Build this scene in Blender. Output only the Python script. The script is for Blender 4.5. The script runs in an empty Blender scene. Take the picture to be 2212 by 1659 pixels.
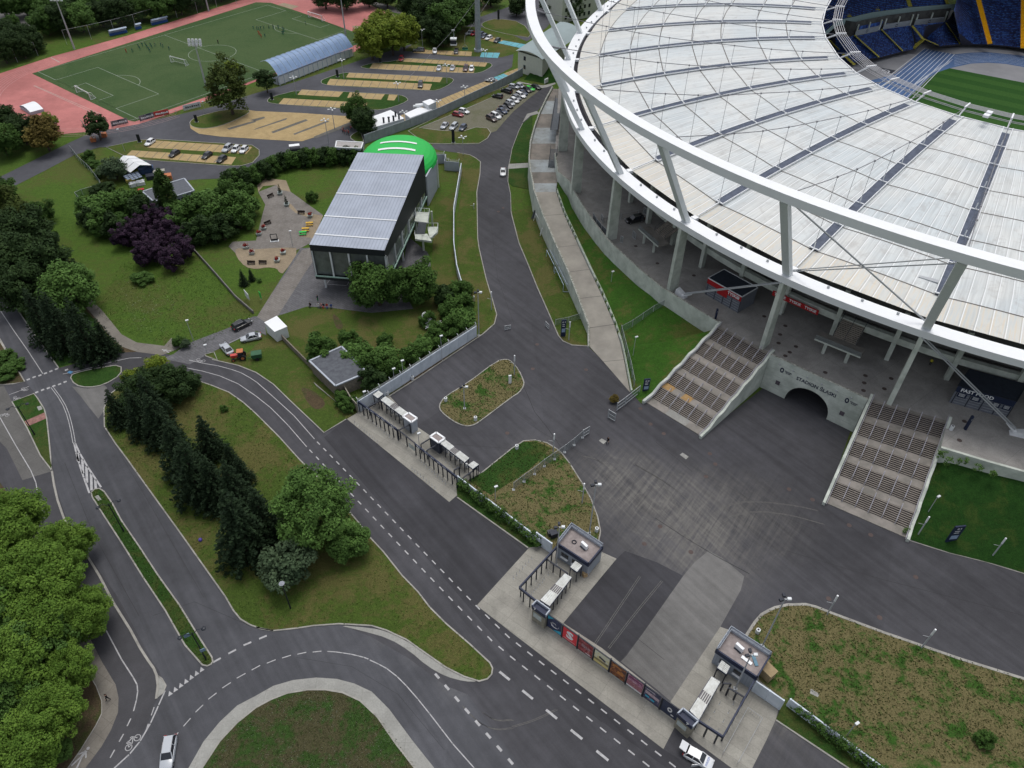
import bpy,bmesh,math,random
from math import sin,cos,pi,radians,hypot,atan2
from mathutils import Vector,Matrix
from mathutils.geometry import tessellate_polygon
random.seed(7)
S=bpy.context.scene
COL=S.collection
# ---------------------------------------------------------------- camera
FW,FH,FF=2212.0,1659.0,1613.57
TH,RO,HC=0.74686,-0.015783,106.875
_r=Vector((1,0,0));_w=Vector((0,cos(TH),-sin(TH)));_d=Vector((0,-sin(TH),-cos(TH)))
CR=cos(RO)*_r+sin(RO)*_d;CD=-sin(RO)*_r+cos(RO)*_d;CWD=_w
cam=bpy.data.objects.new('camera',bpy.data.cameras.new('camera'))
cam.data.sensor_width=36.0;cam.data.lens=36.0*FF/FW
cam.data.clip_start=1.0;cam.data.clip_end=5000
M=Matrix.Identity(4)
for i in range(3):
 M[i][0]=CR[i];M[i][1]=-CD[i];M[i][2]=-CWD[i]
M[2][3]=HC
cam.matrix_world=M
COL.objects.link(cam);S.camera=cam
# ---------------------------------------------------------------- light
SUN_EL,SUN_AZ=radians(74),radians(10)
wd=bpy.data.worlds.new('World');S.world=wd;wd.use_nodes=True
nt=wd.node_tree;bg=nt.nodes['Background']
sky=nt.nodes.new('ShaderNodeTexSky');sky.sky_type='NISHITA';sky.sun_disc=False
sky.sun_elevation=SUN_EL;sky.sun_rotation=SUN_AZ;sky.air_density=1.0;sky.dust_density=4.0;sky.ozone_density=1.0
hsv=nt.nodes.new('ShaderNodeHueSaturation');hsv.inputs['Saturation'].default_value=0.35
nt.links.new(sky.outputs[0],hsv.inputs['Color']);nt.links.new(hsv.outputs[0],bg.inputs[0]);bg.inputs[1].default_value=0.14
sun=bpy.data.objects.new('sun',bpy.data.lights.new('sun','SUN'))
sun.data.energy=0.9;sun.data.angle=radians(24);sun.data.color=(1.0,0.97,0.92)
sun.rotation_euler=(pi/2-SUN_EL,0,pi-SUN_AZ)
sd=Vector((sin(SUN_AZ)*cos(SUN_EL),cos(SUN_AZ)*cos(SUN_EL),sin(SUN_EL)))
sun.rotation_euler=sd.to_track_quat('Z','Y').to_euler()
COL.objects.link(sun)
S.view_settings.view_transform='Standard';S.view_settings.look='None'
S.view_settings.exposure=0.12;S.view_settings.gamma=1.0
S.cycles.max_bounces=4;S.cycles.diffuse_bounces=2;S.cycles.glossy_bounces=2
S.cycles.transparent_max_bounces=8;S.cycles.transmission_bounces=2
# ---------------------------------------------------------------- survey helpers
def G(x,y,z=0.0):
 """point of the place at height z seen along a surveyed bearing"""
 v=CR*((x-FW/2)/FF)+CD*((y-FH/2)/FF)+CWD
 t=(z-HC)/v.z
 return Vector((v.x*t,v.y*t,z))
def Zv(z):return Vector((0,0,z))
def pr(p):
 q=Vector(p)-Zv(HC);w=q.dot(CWD)
 return(q.dot(CR)/w*FF+FW/2,q.dot(CD)/w*FF+FH/2)
def Q(x0,y0,w,s):
 k=w/2212.0*0.864
 out=[]
 for a in s.split():
  u,v=a.split(',')
  out.append((x0*0.864+float(u)*k,y0*0.864+float(v)*k))
 return out
def T(c,r,s):return Q(640*c,480*r,640,s)
def P(s):return[tuple(float(v)for v in a.split(','))for a in s.split()]
def W(pts,z=0.0):return[G(a,b,z)for a,b in pts]
def zof(base,top,zb=0.0):
 """height above zb of a vertical whose foot and head are seen at base and top"""
 g=G(base[0],base[1],zb);best=None
 for i in range(0,1600):
  z=zb+i*0.05;e=abs(pr((g.x,g.y,z))[1]-top[1])
  if best is None or e<best[0]:best=(e,z)
 return g,best[1]
# ---------------------------------------------------------------- materials
MATS={}
def _nodes(name):
 m=bpy.data.materials.new(name);m.use_nodes=True
 t=m.node_tree;b=t.nodes['Principled BSDF']
 return m,t,b
def sL(c):
 return tuple(((v/255.0)/12.92 if v/255.0<=0.04045 else((v/255.0+0.055)/1.055)**2.4)for v in c)
def coord(t,kind='Object'):
 tc=t.nodes.new('ShaderNodeTexCoord');return tc.outputs[kind]
def noise(t,vec,scale,detail=4,rough=0.6,dist=0.0):
 n=t.nodes.new('ShaderNodeTexNoise');n.inputs['Scale'].default_value=scale
 n.inputs['Detail'].default_value=detail;n.inputs['Roughness'].default_value=rough
 n.inputs['Distortion'].default_value=dist
 t.links.new(vec,n.inputs['Vector']);return n.outputs['Fac']
def ramp(t,fac,stops):
 r=t.nodes.new('ShaderNodeValToRGB');e=r.color_ramp.elements
 while len(e)<len(stops):e.new(0.5)
 for i,(p,c)in enumerate(stops):
  e[i].position=p;e[i].color=(c[0],c[1],c[2],1)if hasattr(c,'__len__')else(c,c,c,1)
 t.links.new(fac,r.inputs[0]);return r.outputs[0]
def mix(t,f,a,b,mode='MIX'):
 m=t.nodes.new('ShaderNodeMix');m.data_type='RGBA';m.blend_type=mode
 for s,v in((m.inputs[0],f),(m.inputs[6],a),(m.inputs[7],b)):
  if hasattr(v,'is_linked')or isinstance(v,bpy.types.NodeSocket):t.links.new(v,s)
  elif hasattr(v,'__len__'):s.default_value=(v[0],v[1],v[2],1)
  else:s.default_value=v
 return m.outputs[2]
def mth(t,op,a,b=0.0,c=None):
 m=t.nodes.new('ShaderNodeMath');m.operation=op
 for i,v in enumerate((a,b,c)):
  if v is None:continue
  if isinstance(v,bpy.types.NodeSocket):t.links.new(v,m.inputs[i])
  else:m.inputs[i].default_value=v
 return m.outputs[0]
def bump(t,b,h,strength=0.3,dist=0.05):
 n=t.nodes.new('ShaderNodeBump');n.inputs['Strength'].default_value=strength;n.inputs['Distance'].default_value=dist
 t.links.new(h,n.inputs['Height']);t.links.new(n.outputs[0],b.inputs['Normal'])
def plain(name,c,rough=0.6,metal=0.0,var=0.12,scale=1.5,spec=0.3,c2=None):
 """painted/solid material with faint cloudy dirt"""
 if name in MATS:return MATS[name]
 m,t,b=_nodes(name)
 n=noise(t,coord(t),scale,5,0.65)
 d=tuple(v*(1-var*2.0)for v in c)if c2 is None else c2
 t.links.new(ramp(t,n,[(0.35,d),(0.62,c)]),b.inputs['Base Color'])
 b.inputs['Roughness'].default_value=rough;b.inputs['Metallic'].default_value=metal
 b.inputs['Specular IOR Level'].default_value=spec
 MATS[name]=m;return m
def grass(name,g1,g2,dry,dryamt=0.5,scale=0.08):
 if name in MATS:return MATS[name]
 m,t,b=_nodes(name);v=coord(t)
 big=noise(t,v,scale,6,0.72,0.4);mid=noise(t,v,0.9,5,0.75);fine=noise(t,v,5.0,4,0.8)
 a=mix(t,ramp(t,mid,[(0.35,0.0),(0.65,1.0)]),g1,g2)
 k=mth(t,'ADD',mth(t,'MULTIPLY',big,0.72),mth(t,'MULTIPLY',mid,0.28))
 lo=0.62-0.26*dryamt
 a=mix(t,ramp(t,k,[(lo-0.035,0.0),(lo+0.05,0.9)]),a,dry)
 a=mix(t,1.0,a,ramp(t,fine,[(0.28,0.55),(0.72,1.4)]),'MULTIPLY')
 t.links.new(a,b.inputs['Base Color']);b.inputs['Roughness'].default_value=0.95
 b.inputs['Specular IOR Level'].default_value=0.1
 bump(t,b,mth(t,'ADD',fine,mid),0.7,0.25)
 MATS[name]=m;return m
def asphalt(name,base,dust=None,streak=None,dustpts=()):
 if name in MATS:return MATS[name]
 m,t,b=_nodes(name);v=coord(t)
 big=noise(t,v,0.045,5,0.6,0.6);mid=noise(t,v,0.5,5,0.7);fine=noise(t,v,9.0,3,0.8)
 lo=tuple(x*0.82 for x in base);hi=tuple(x*1.18 for x in base)
 a=mix(t,ramp(t,big,[(0.35,0.0),(0.65,1.0)]),lo,hi)
 a=mix(t,1.0,a,ramp(t,mid,[(0.3,0.9),(0.7,1.12)]),'MULTIPLY')
 a=mix(t,1.0,a,ramp(t,fine,[(0.25,0.78),(0.75,1.25)]),'MULTIPLY')
 if streak is not None:
  mp=t.nodes.new('ShaderNodeMapping');mp.inputs['Rotation'].default_value[2]=-streak;t.links.new(v,mp.inputs[0])
  sp=t.nodes.new('ShaderNodeSeparateXYZ');t.links.new(mp.outputs[0],sp.inputs[0]);cb=t.nodes.new('ShaderNodeCombineXYZ')
  t.links.new(mth(t,'MULTIPLY',sp.outputs[0],.03),cb.inputs[0]);t.links.new(mth(t,'MULTIPLY',sp.outputs[1],.75),cb.inputs[1])
  w=noise(t,cb.outputs[0],1.0,4,.6);a=mix(t,1.0,a,ramp(t,w,[(0.3,0.84),(0.7,1.2)]),'MULTIPLY')
  vo=t.nodes.new('ShaderNodeTexVoronoi');vo.voronoi_dimensions='2D';vo.inputs['Scale'].default_value=.055;t.links.new(mp.outputs[0],vo.inputs['Vector'])
  sp2=t.nodes.new('ShaderNodeSeparateXYZ');t.links.new(vo.outputs['Color'],sp2.inputs[0]);a=mix(t,1.0,a,ramp(t,sp2.outputs[0],[(0.0,0.93),(1.0,1.07)]),'MULTIPLY')
 if dustpts:
  tot=None
  sep=t.nodes.new('ShaderNodeSeparateXYZ');t.links.new(v,sep.inputs[0])
  for(cx,cy,rad,amt)in dustpts:
   dx=mth(t,'SUBTRACT',sep.outputs[0],cx);dy=mth(t,'SUBTRACT',sep.outputs[1],cy)
   d=mth(t,'SQRT',mth(t,'ADD',mth(t,'MULTIPLY',dx,dx),mth(t,'MULTIPLY',dy,dy)))
   k=mth(t,'MULTIPLY',mth(t,'MAXIMUM',mth(t,'SUBTRACT',1.0,mth(t,'DIVIDE',d,rad)),0.0),amt)
   tot=k if tot is None else mth(t,'ADD',tot,k)
   w=t.nodes.new('ShaderNodeTexNoise');w.inputs['Scale'].default_value=1.0;w.inputs['Detail'].default_value=4
   cb=t.nodes.new('ShaderNodeCombineXYZ')
   t.links.new(mth(t,'ADD',mth(t,'MULTIPLY',d,1.5),mth(t,'MULTIPLY',big,14.0)),cb.inputs[0])
   t.links.new(mth(t,'MULTIPLY',sep.outputs[0],0.06),cb.inputs[1]);t.links.new(mth(t,'MULTIPLY',sep.outputs[1],0.06),cb.inputs[2])
   t.links.new(cb.outputs[0],w.inputs['Vector'])
   sw=mth(t,'MULTIPLY',k,ramp(t,w.outputs['Fac'],[(0.48,0.0),(0.72,0.8)]))
   tot=mth(t,'ADD',tot,sw)
  def streaks(ang,sx,sy):
   m2=t.nodes.new('ShaderNodeMapping');m2.inputs['Rotation'].default_value[2]=ang;t.links.new(v,m2.inputs[0])
   m3=t.nodes.new('ShaderNodeMapping');m3.inputs['Scale'].default_value=(sx,sy,1);t.links.new(m2.outputs[0],m3.inputs[0]);return noise(t,m3.outputs[0],1.0,6,0.7,0.5)
  n2=mth(t,'MULTIPLY',streaks(-0.95,.10,1.5),1.0);n3=streaks(-2.2,.09,1.3);n4=noise(t,v,0.12,4,.6)
  msk=mth(t,'MULTIPLY',tot,mth(t,'ADD',ramp(t,n2,[(0.38,0.1),(0.66,.9)]),ramp(t,n3,[(0.42,0.0),(0.68,.6)])))
  msk=mth(t,'MULTIPLY',msk,ramp(t,n4,[(0.3,0.6),(0.65,1.15)]))
  msk=mth(t,'MINIMUM',msk,0.75)
  a=mix(t,msk,a,dust)
 t.links.new(a,b.inputs['Base Color'])
 b.inputs['Roughness'].default_value=0.85;b.inputs['Specular IOR Level'].default_value=0.25
 bump(t,b,fine,0.25,0.02)
 MATS[name]=m;return m
def slabs(name,c1,c2,sx,sy,joint=(0.03,0.03,0.03),rot=0.0,jw=0.02,rough=0.9,streak=0.5,off=0.0):
 """concrete or paver surface with joints every sx by sy metres"""
 if name in MATS:return MATS[name]
 m,t,b=_nodes(name);v=coord(t)
 mp=t.nodes.new('ShaderNodeMapping');mp.inputs['Rotation'].default_value[2]=rot;t.links.new(v,mp.inputs[0])
 br=t.nodes.new('ShaderNodeTexBrick');br.offset=off;br.squash=1.0
 br.inputs['Scale'].default_value=1.0;br.inputs['Brick Width'].default_value=sx;br.inputs['Row Height'].default_value=sy
 br.inputs['Mortar Size'].default_value=jw;br.inputs['Mortar Smooth'].default_value=0.1;br.inputs['Bias'].default_value=0.0
 br.inputs['Color1'].default_value=(*c1,1);br.inputs['Color2'].default_value=(*c2,1);br.inputs['Mortar'].default_value=(*joint,1)
 t.links.new(mp.outputs[0],br.inputs['Vector'])
 n=noise(t,v,0.28,7,0.7,0.5);f=noise(t,v,4.0,4,0.7)
 a=mix(t,1.0,br.outputs['Color'],ramp(t,n,[(0.3,1-streak*0.7),(0.68,1.1)]),'MULTIPLY')
 a=mix(t,1.0,a,ramp(t,f,[(0.3,0.86),(0.7,1.1)]),'MULTIPLY')
 t.links.new(a,b.inputs['Base Color']);b.inputs['Roughness'].default_value=rough
 b.inputs['Specular IOR Level'].default_value=0.2
 MATS[name]=m;return m
def leafmat(name,c1,c2,trans=0.15):
 if name in MATS:return MATS[name]
 m,t,b=_nodes(name);v=coord(t)
 at=t.nodes.new('ShaderNodeAttribute');at.attribute_name='tint'
 n=noise(t,v,0.7,3,0.6)
 k=mth(t,'ADD',mth(t,'MULTIPLY',at.outputs['Fac'],0.7),mth(t,'MULTIPLY',n,0.3))
 t.links.new(mix(t,k,c1,c2),b.inputs['Base Color'])
 b.inputs['Roughness'].default_value=0.75;b.inputs['Specular IOR Level'].default_value=0.15
 MATS[name]=m;return m
def glassy(name,c,rough=0.12):
 if name in MATS:return MATS[name]
 m,t,b=_nodes(name)
 n=noise(t,coord(t),0.6,3)
 t.links.new(ramp(t,n,[(0.3,tuple(x*0.6 for x in c)),(0.7,c)]),b.inputs['Base Color'])
 b.inputs['Roughness'].default_value=rough;b.inputs['Specular IOR Level'].default_value=0.6
 MATS[name]=m;return m
def mesh_wire(name,c,sx=0.35,sy=0.12,open_=0.78):
 """see-through welded mesh"""
 if name in MATS:return MATS[name]
 m,t,b=_nodes(name)
 b.inputs['Base Color'].default_value=(*c,1);b.inputs['Roughness'].default_value=0.6
 n=noise(t,coord(t),30.0,2)
 b.inputs['Alpha'].default_value=1-open_
 MATS[name]=m;return m
# ---------------------------------------------------------------- mesh helpers
class MB:
 def __init__(s):s.v=[];s.f=[];s.m=[];s.uv={}
 def face(s,pts,mi=0,uv=None):
  i=len(s.v);s.v+=[tuple(p)for p in pts];s.f.append(tuple(range(i,i+len(pts))));s.m.append(mi)
  if uv:s.uv[len(s.f)-1]=uv
 def quad(s,a,b,c,d,mi=0,uv=None):s.face((a,b,c,d),mi,uv)
 def hexa(s,lo,hi,mi=0,top=None):
  """lo and hi: 4 points each, counterclockwise"""
  i=len(s.v);s.v+=[tuple(p)for p in lo]+[tuple(p)for p in hi]
  s.f+=[(i+3,i+2,i+1,i),(i+4,i+5,i+6,i+7)]+[(i+k,i+(k+1)%4,i+4+(k+1)%4,i+4+k)for k in range(4)]
  s.m+=[mi,mi if top is None else top]+[mi]*4
 def box(s,c,size,rz=0.0,mi=0,top=None):
  cx,cy,cz=c;a,b,h=size[0]/2,size[1]/2,size[2]
  p=[(-a,-b),(a,-b),(a,b),(-a,b)];r=[(cx+x*cos(rz)-y*sin(rz),cy+x*sin(rz)+y*cos(rz))for x,y in p]
  s.hexa([(x,y,cz)for x,y in r],[(x,y,cz+h)for x,y in r],mi,top)
 def prism(s,pts,z0,z1,mi=0,top=None):
  """pts: xy list; z0/z1 numbers"""
  n=len(pts);A=sum(pts[k][0]*pts[(k+1)%n][1]-pts[(k+1)%n][0]*pts[k][1]for k in range(n))
  if A<0:pts=list(reversed(pts))
  i=len(s.v);s.v+=[(p[0],p[1],z0)for p in pts]+[(p[0],p[1],z1)for p in pts]
  for k in range(n):s.f.append((i+k,i+(k+1)%n,i+n+(k+1)%n,i+n+k));s.m.append(mi)
  tri=tessellate_polygon([[Vector((p[0],p[1],0))for p in pts]])
  for a,b,c in tri:
   o=(pts[b][0]-pts[a][0])*(pts[c][1]-pts[a][1])-(pts[c][0]-pts[a][0])*(pts[b][1]-pts[a][1])
   if o<0:a,b,c=a,c,b
   s.f.append((i+n+a,i+n+b,i+n+c));s.m.append(mi if top is None else top)
   s.f.append((i+c,i+b,i+a));s.m.append(mi)
 def bar(s,a,b,w,h=None,mi=0,up=(0,0,1)):
  h=w if h is None else h;a=Vector(a);b=Vector(b);d=(b-a)
  if d.length<1e-6:return
  d.normalize();u=Vector(up)
  if abs(d.dot(u))>0.99:u=Vector((1,0,0))
  x=d.cross(u).normalized();y=x.cross(d).normalized()
  o=[x*(-w/2)-y*(h/2),x*(w/2)-y*(h/2),x*(w/2)+y*(h/2),x*(-w/2)+y*(h/2)]
  s.hexa([a+k for k in o],[b+k for k in o],mi)
 def tube(s,a,b,r0,r1=None,n=6,mi=0):
  r1=r0 if r1 is None else r1;a=Vector(a);b=Vector(b);d=b-a
  if d.length<1e-6:return
  d.normalize();u=Zv(1)if abs(d.z)<0.95 else Vector((1,0,0))
  x=d.cross(u).normalized();y=d.cross(x).normalized();i=len(s.v)
  for c,r in((a,r0),(b,r1)):
   for k in range(n):
    an=2*pi*k/n;s.v.append(tuple(c+x*cos(an)*r+y*sin(an)*r))
  for k in range(n):s.f.append((i+k,i+n+k,i+n+(k+1)%n,i+(k+1)%n));s.m.append(mi)
  s.f.append(tuple(range(i,i+n)));s.m.append(mi);s.f.append(tuple(range(i+2*n-1,i+n-1,-1)));s.m.append(mi)
 def path(s,pts,r,n=6,mi=0):
  for a,b in zip(pts[:-1],pts[1:]):s.tube(a,b,r,r,n,mi)
 def wall(s,pts,th,z0,z1,mi=0,top=None,closed=False):
  """pts: list of xy(z ignored) along the wall; z0,z1 number or list"""
  n=len(pts);z0=[z0]*n if not hasattr(z0,'__len__')else z0;z1=[z1]*n if not hasattr(z1,'__len__')else z1
  L,R=[],[]
  for k in range(n):
   a=Vector(pts[max(k-1,0)][:2]);b=Vector(pts[min(k+1,n-1)][:2])
   if closed:a=Vector(pts[(k-1)%n][:2]);b=Vector(pts[(k+1)%n][:2])
   d=(b-a).normalized();nn=Vector((-d.y,d.x))*th/2;p=Vector(pts[k][:2])
   L.append(p+nn);R.append(p-nn)
  rng=range(n)if closed else range(n-1)
  for k in rng:
   j=(k+1)%n
   s.hexa([(*R[k],z0[k]),(*R[j],z0[j]),(*L[j],z0[j]),(*L[k],z0[k])],
                   [(*R[k],z1[k]),(*R[j],z1[j]),(*L[j],z1[j]),(*L[k],z1[k])],mi,top)
 def sphere(s,c,r,seg=8,rings=5,mi=0,sz=1.0):
  i0=len(s.v);c=Vector(c)
  for a in range(rings+1):
   th=pi*a/rings
   for k in range(seg):
    ph=2*pi*k/seg;s.v.append((c.x+r*sin(th)*cos(ph),c.y+r*sin(th)*sin(ph),c.z+r*cos(th)*sz))
  for a in range(rings):
   for k in range(seg):
    s.f.append((i0+a*seg+k,i0+(a+1)*seg+k,i0+(a+1)*seg+(k+1)%seg,i0+a*seg+(k+1)%seg));s.m.append(mi)
 def build(s,name,mats,parent=None,smooth=False,origin=None):
  me=bpy.data.meshes.new(name)
  vs=s.v if origin is None else[(a-origin[0],b-origin[1],c-origin[2])for a,b,c in s.v]
  me.from_pydata(vs,[],s.f)
  if not isinstance(mats,(list,tuple)):mats=[mats]
  for m in mats:me.materials.append(m)
  me.polygons.foreach_set('material_index',s.m)
  if smooth:me.polygons.foreach_set('use_smooth',[True]*len(s.f))
  if s.uv:
   ul=me.uv_layers.new(name='UVMap')
   for fi,uv in s.uv.items():
    p=me.polygons[fi]
    for k,li in enumerate(p.loop_indices):ul.data[li].uv=uv[k]
  me.update()
  o=bpy.data.objects.new(name,me);COL.objects.link(o)
  if origin is not None:o.location=origin
  if parent is not None:o.parent=parent
  return o
def tag(o,label=None,cat=None,group=None,kind=None):
 if label:o['label']=label
 if cat:o['category']=cat
 if group:o['group']=group
 if kind:o['kind']=kind
 return o
def empty(name,loc,rz=0.0,label=None,cat=None,group=None):
 o=bpy.data.objects.new(name,None);COL.objects.link(o);o.location=loc;o.rotation_euler=(0,0,rz)
 o.empty_display_size=0.5
 return tag(o,label,cat,group)
def copy_tree(o,loc=None,rz=None,label=None,scale=None,group=None):
 c=o.copy();COL.objects.link(c)
 if loc is not None:c.location=loc
 if rz is not None:c.rotation_euler=(0,0,rz)
 if scale is not None:c.scale=scale
 if label:c['label']=label
 if group:c['group']=group
 for ch in list(o.children):
  d=ch.copy();COL.objects.link(d);d.parent=c
  for g in list(ch.children):
   e=g.copy();COL.objects.link(e);e.parent=d
 return c
def chaikin(p,n=2,closed=True):
 for _ in range(n):
  o=[]
  m=len(p)
  for k in range(m if closed else m-1):
   a=p[k];b=p[(k+1)%m]
   o.append((a[0]*0.75+b[0]*0.25,a[1]*0.75+b[1]*0.25));o.append((a[0]*0.25+b[0]*0.75,a[1]*0.25+b[1]*0.75))
  if not closed:o=[p[0]]+o+[p[-1]]
  p=o
 return p
def sheet(name,pts,z,m,smooth=0,kind='structure',h=0.0):
 """flat area; pts are surveyed bearings, laid on the ground plane"""
 if smooth:pts=chaikin(pts,smooth)
 w=[G(a,b,0)for a,b in pts]
 mb=MB()
 i=0;mb.v=[(p.x,p.y,z)for p in w]
 for a,b,c in tessellate_polygon([[Vector((p.x,p.y,0))for p in w]]):
  o=(w[b].x-w[a].x)*(w[c].y-w[a].y)-(w[c].x-w[a].x)*(w[b].y-w[a].y)
  if o<0:a,b,c=a,c,b
  mb.f.append((a,b,c));mb.m.append(0)
 if h:
  n=len(w);mb.v+=[(p.x,p.y,z-h)for p in w]
  for k in range(n):mb.f.append((k,(k+1)%n,n+(k+1)%n,n+k));mb.m.append(0)
 o=mb.build(name,m);tag(o,kind=kind);return o
KERB=None
def kerb(pts,closed=False,w=0.22,z1=0.13,smooth=0,m=None,name='kerb'):
 if smooth:pts=chaikin(pts,smooth,closed)
 mb=MB();mb.wall([tuple(p[:2])for p in W(pts)],w,-0.02,z1,closed=closed)
 return tag(mb.build(name,m or KERB),kind='structure')
# ================================================================ GROUND
_g=lambda a,b:G(a,b)
def _hd(a,b):d=G(*b)-G(*a);return atan2(d.y,d.x)
H1=_hd((700,945),(1106,1420));H2=_hd((160,960),(330,1330))
ASPH=asphalt('asphalt',streak=H1,base=(0.057,0.057,0.064),dust=(0.175,0.168,0.155),
               dustpts=((27,84,16,.62),(19,90,11,.5),(38,80,15,.32),(31,72,13,.42),(24,60,9,.4),(38,46,10,.3),(4,96,8,.3),(-22,47,16,.1),(44,84,14,.2)))
_p=_g(1190,1560);_q=_g(905,1270);ROAD=asphalt('road_asphalt',(0.068,0.07,0.079),dust=(.19,.19,.19),streak=H2,dustpts=((_p.x,_p.y,9,.16),(_g(990,1470).x,_g(990,1470).y,4,.4),(_g(900,1410).x,_g(900,1410).y,3,.35),(_g(820,1375).x,_g(820,1375).y,2.5,.3)))
FARR=asphalt('far_asphalt',(0.07,0.072,0.083))
FRESH=asphalt('fresh_asphalt',streak=H1,base=(0.042,0.042,0.048))
WORN=asphalt('worn_asphalt',streak=H1,base=(0.135,0.133,0.13))
CYCLE=asphalt('cycle_asphalt',(0.058,0.058,0.064))
G_DRY=grass('dry_grass',(0.045,0.105,0.019),(0.03,0.08,0.014),(0.165,0.138,0.068),0.62,0.26)
G_MID=grass('mown_grass',(0.068,0.108,0.02),(0.05,0.082,0.017),(0.108,0.102,0.036),0.45,0.09)
G_CLOV=grass('clover_grass',(0.042,0.085,0.02),(0.028,0.06,0.014),(0.075,0.066,0.036),0.55,0.22)
G_LUSH=grass('lush_grass',(0.036,0.082,0.016),(0.022,0.058,0.012),(0.062,0.08,0.022),0.35,0.12)
G_FIELD=grass('meadow_grass',(0.078,0.135,0.022),(0.052,0.10,0.018),(0.085,0.1,0.028),0.4,0.045)
EARTH=grass('bare_earth',(0.10,0.075,0.045),(0.075,0.055,0.035),(0.06,0.075,0.025),0.35,0.2)
CONC=slabs('gate_concrete',(0.32,0.31,0.275),(0.28,0.27,0.24),6.0,1.6,(0.2,0.19,0.17),rot=radians(36),streak=0.35)
CONC2=slabs('crescent_concrete',(0.33,0.33,0.31),(0.30,0.30,0.28),7.0,7.0,(0.22,0.22,0.2),streak=0.3)
WALK=slabs('footpath_slabs',(0.205,0.19,0.165),(0.185,0.17,0.15),2.0,2.0,(0.12,0.11,0.1),rot=0.5,streak=0.3)
WALKG=slabs('grey_walk_slabs',(0.125,0.123,0.118),(0.115,0.112,0.108),3.0,3.0,(0.08,0.08,0.075),rot=0.5,streak=0.25)
PAVE=slabs('plaza_pavers',(0.155,0.155,0.165),(0.125,0.125,0.135),1.1,0.6,(0.07,0.07,0.07),rot=0.6,streak=0.35,off=0.5)
PAVEL=slabs('light_pavers',(0.22,0.205,0.19),(0.19,0.175,0.16),1.0,0.6,(0.12,0.11,0.1),rot=0.6,streak=0.3,off=0.5)
SAND=slabs('buff_pavers',(0.30,0.245,0.17),(0.27,0.22,0.155),1.0,0.6,(0.2,0.16,0.11),rot=0.3,streak=0.25,off=0.5)
YEL=slabs('yellow_pavers',(0.42,0.32,0.165),(0.38,0.285,0.15),1.0,0.5,(0.3,0.2,0.08),rot=0.06,streak=0.3,off=0.5)
BLUEP=slabs('blue_bay_paint',(0.16,0.43,0.5),(0.14,0.39,0.46),1.0,0.5,(0.12,0.3,0.35),rot=0.06,streak=0.3)
GREYP=slabs('grey_strip_pavers',(0.15,0.145,0.13),(0.13,0.125,0.115),1.0,0.5,(0.09,0.09,0.08),streak=0.3)
GRIDP=grass('grid_pavers',(0.15,0.15,0.10),(0.13,0.135,0.085),(0.17,0.165,0.125),0.6,0.1)
KERB=plain('kerb_concrete',(0.36,0.35,0.32),0.9,var=0.16,scale=0.6)
PAINT=plain('road_paint',(0.44,0.44,0.45),0.7,var=0.14,scale=2.2)
PINK=plain('pink_pavers',(0.30,0.16,0.14),0.9,var=0.2)
g0=MB();N=24;R0=2600.0
for i in range(N):
 a=2*pi*i/N;b=2*pi*(i+1)/N
 g0.face([(0,200,-0.04),(R0*cos(a),200+R0*sin(a),-0.04),(R0*cos(b),200+R0*sin(b),-0.04)])
tag(g0.build('ground',G_FIELD),kind='structure')
# ---- the big asphalt: park road, cycle road, gate apron, forecourt, inner road
RA=P('0,617 15,635 60,702 127,795 200,775 250,762 297,760 340,761 362,765 408,782 430,776 445,765 470,777 515,790 553,805 590,830 627,866 700,935 748,906 775,889 1030,727 1043,722 1068,702 1073,680 1065,652 1050,602 1035,537 1032,515 1030,415 1037,375 1038,350 1028,342 1015,335 988,330 950,325 930,318 935,311 978,312 1035,311 1053,300 1060,287 1090,262 1110,240 1140,215 1168,193 1190,180 1200,200 1175,225 1153,248 1129,267 1121,282 1106,322 1097,365 1097,392 1103,425 1104,457 1121,525 1143,577 1161,622 1178,660 1191,690 1206,725 1216,737 1236,746 1270,748 1368,842 1396,870 1513,942 1644,842 1730,770 1990,820 1838,928 1784,1087 1956,1162 2212,1240 2420,1305 2500,2000 -300,2000 -420,900 -120,420')
sheet('asphalt_forecourt',RA,0.0,ASPH)
sheet('park_road',P('-120,420 0,617 15,635 60,702 127,795 150,815 225,882 226,922 250,959 325,1062 455,1244 517,1332 553,1356 590,1363 678,1352 733,1348 800,1375 880,1420 960,1480 1010,1500 1100,1620 1130,1660 1400,2000 -300,2000 100,1700 350,1470 345,1450 330,1430 255,1290 160,1155 140,1110 120,1050 111,1020 108,975 103,920 95,885 75,848 55,825 0,732 -160,560'),0.006,ROAD)
sheet('cycle_road',P('127,797 200,777 250,764 297,762 340,763 362,767 395,795 350,790 270,800 200,820 150,815'),0.010,CYCLE)
sheet('cycle_lane',T(0,2,'195,832 445,755 470,880 500,1010 560,1180 640,1300 860,1659')+T(0,3,'1130,470 1280,730 1360,870 1355,1050 1290,1240 1200,1420 1100,1550 980,1659 740,1659 880,1470 960,1330 1020,1180 1025,1050 1000,940 880,740 580,170 300,-350')+T(0,2,'300,1200 240,1000'),0.012,CYCLE)
sheet('worn_asphalt_lane',P('1476,1244 1500,1215 1530,1190 1560,1205 1608,1245 1600,1275 1556,1354 1451,1517 1420,1490 1341,1429 1353,1417 1388,1369'),0.006,WORN)
sheet('fresh_asphalt_lane',P('1301,1244 1332,1207 1350,1190 1420,1215 1476,1244 1388,1369 1341,1429 1217,1346'),0.006,FRESH)
sheet('fresh_asphalt_strip',P('748,906 990,1078 1106,1160 1146,1180 1030,1308 1106,1367 1435,1620 1500,1659 1440,1659 1106,1420 960,1250 700,945'),0.004,FRESH)
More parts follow.
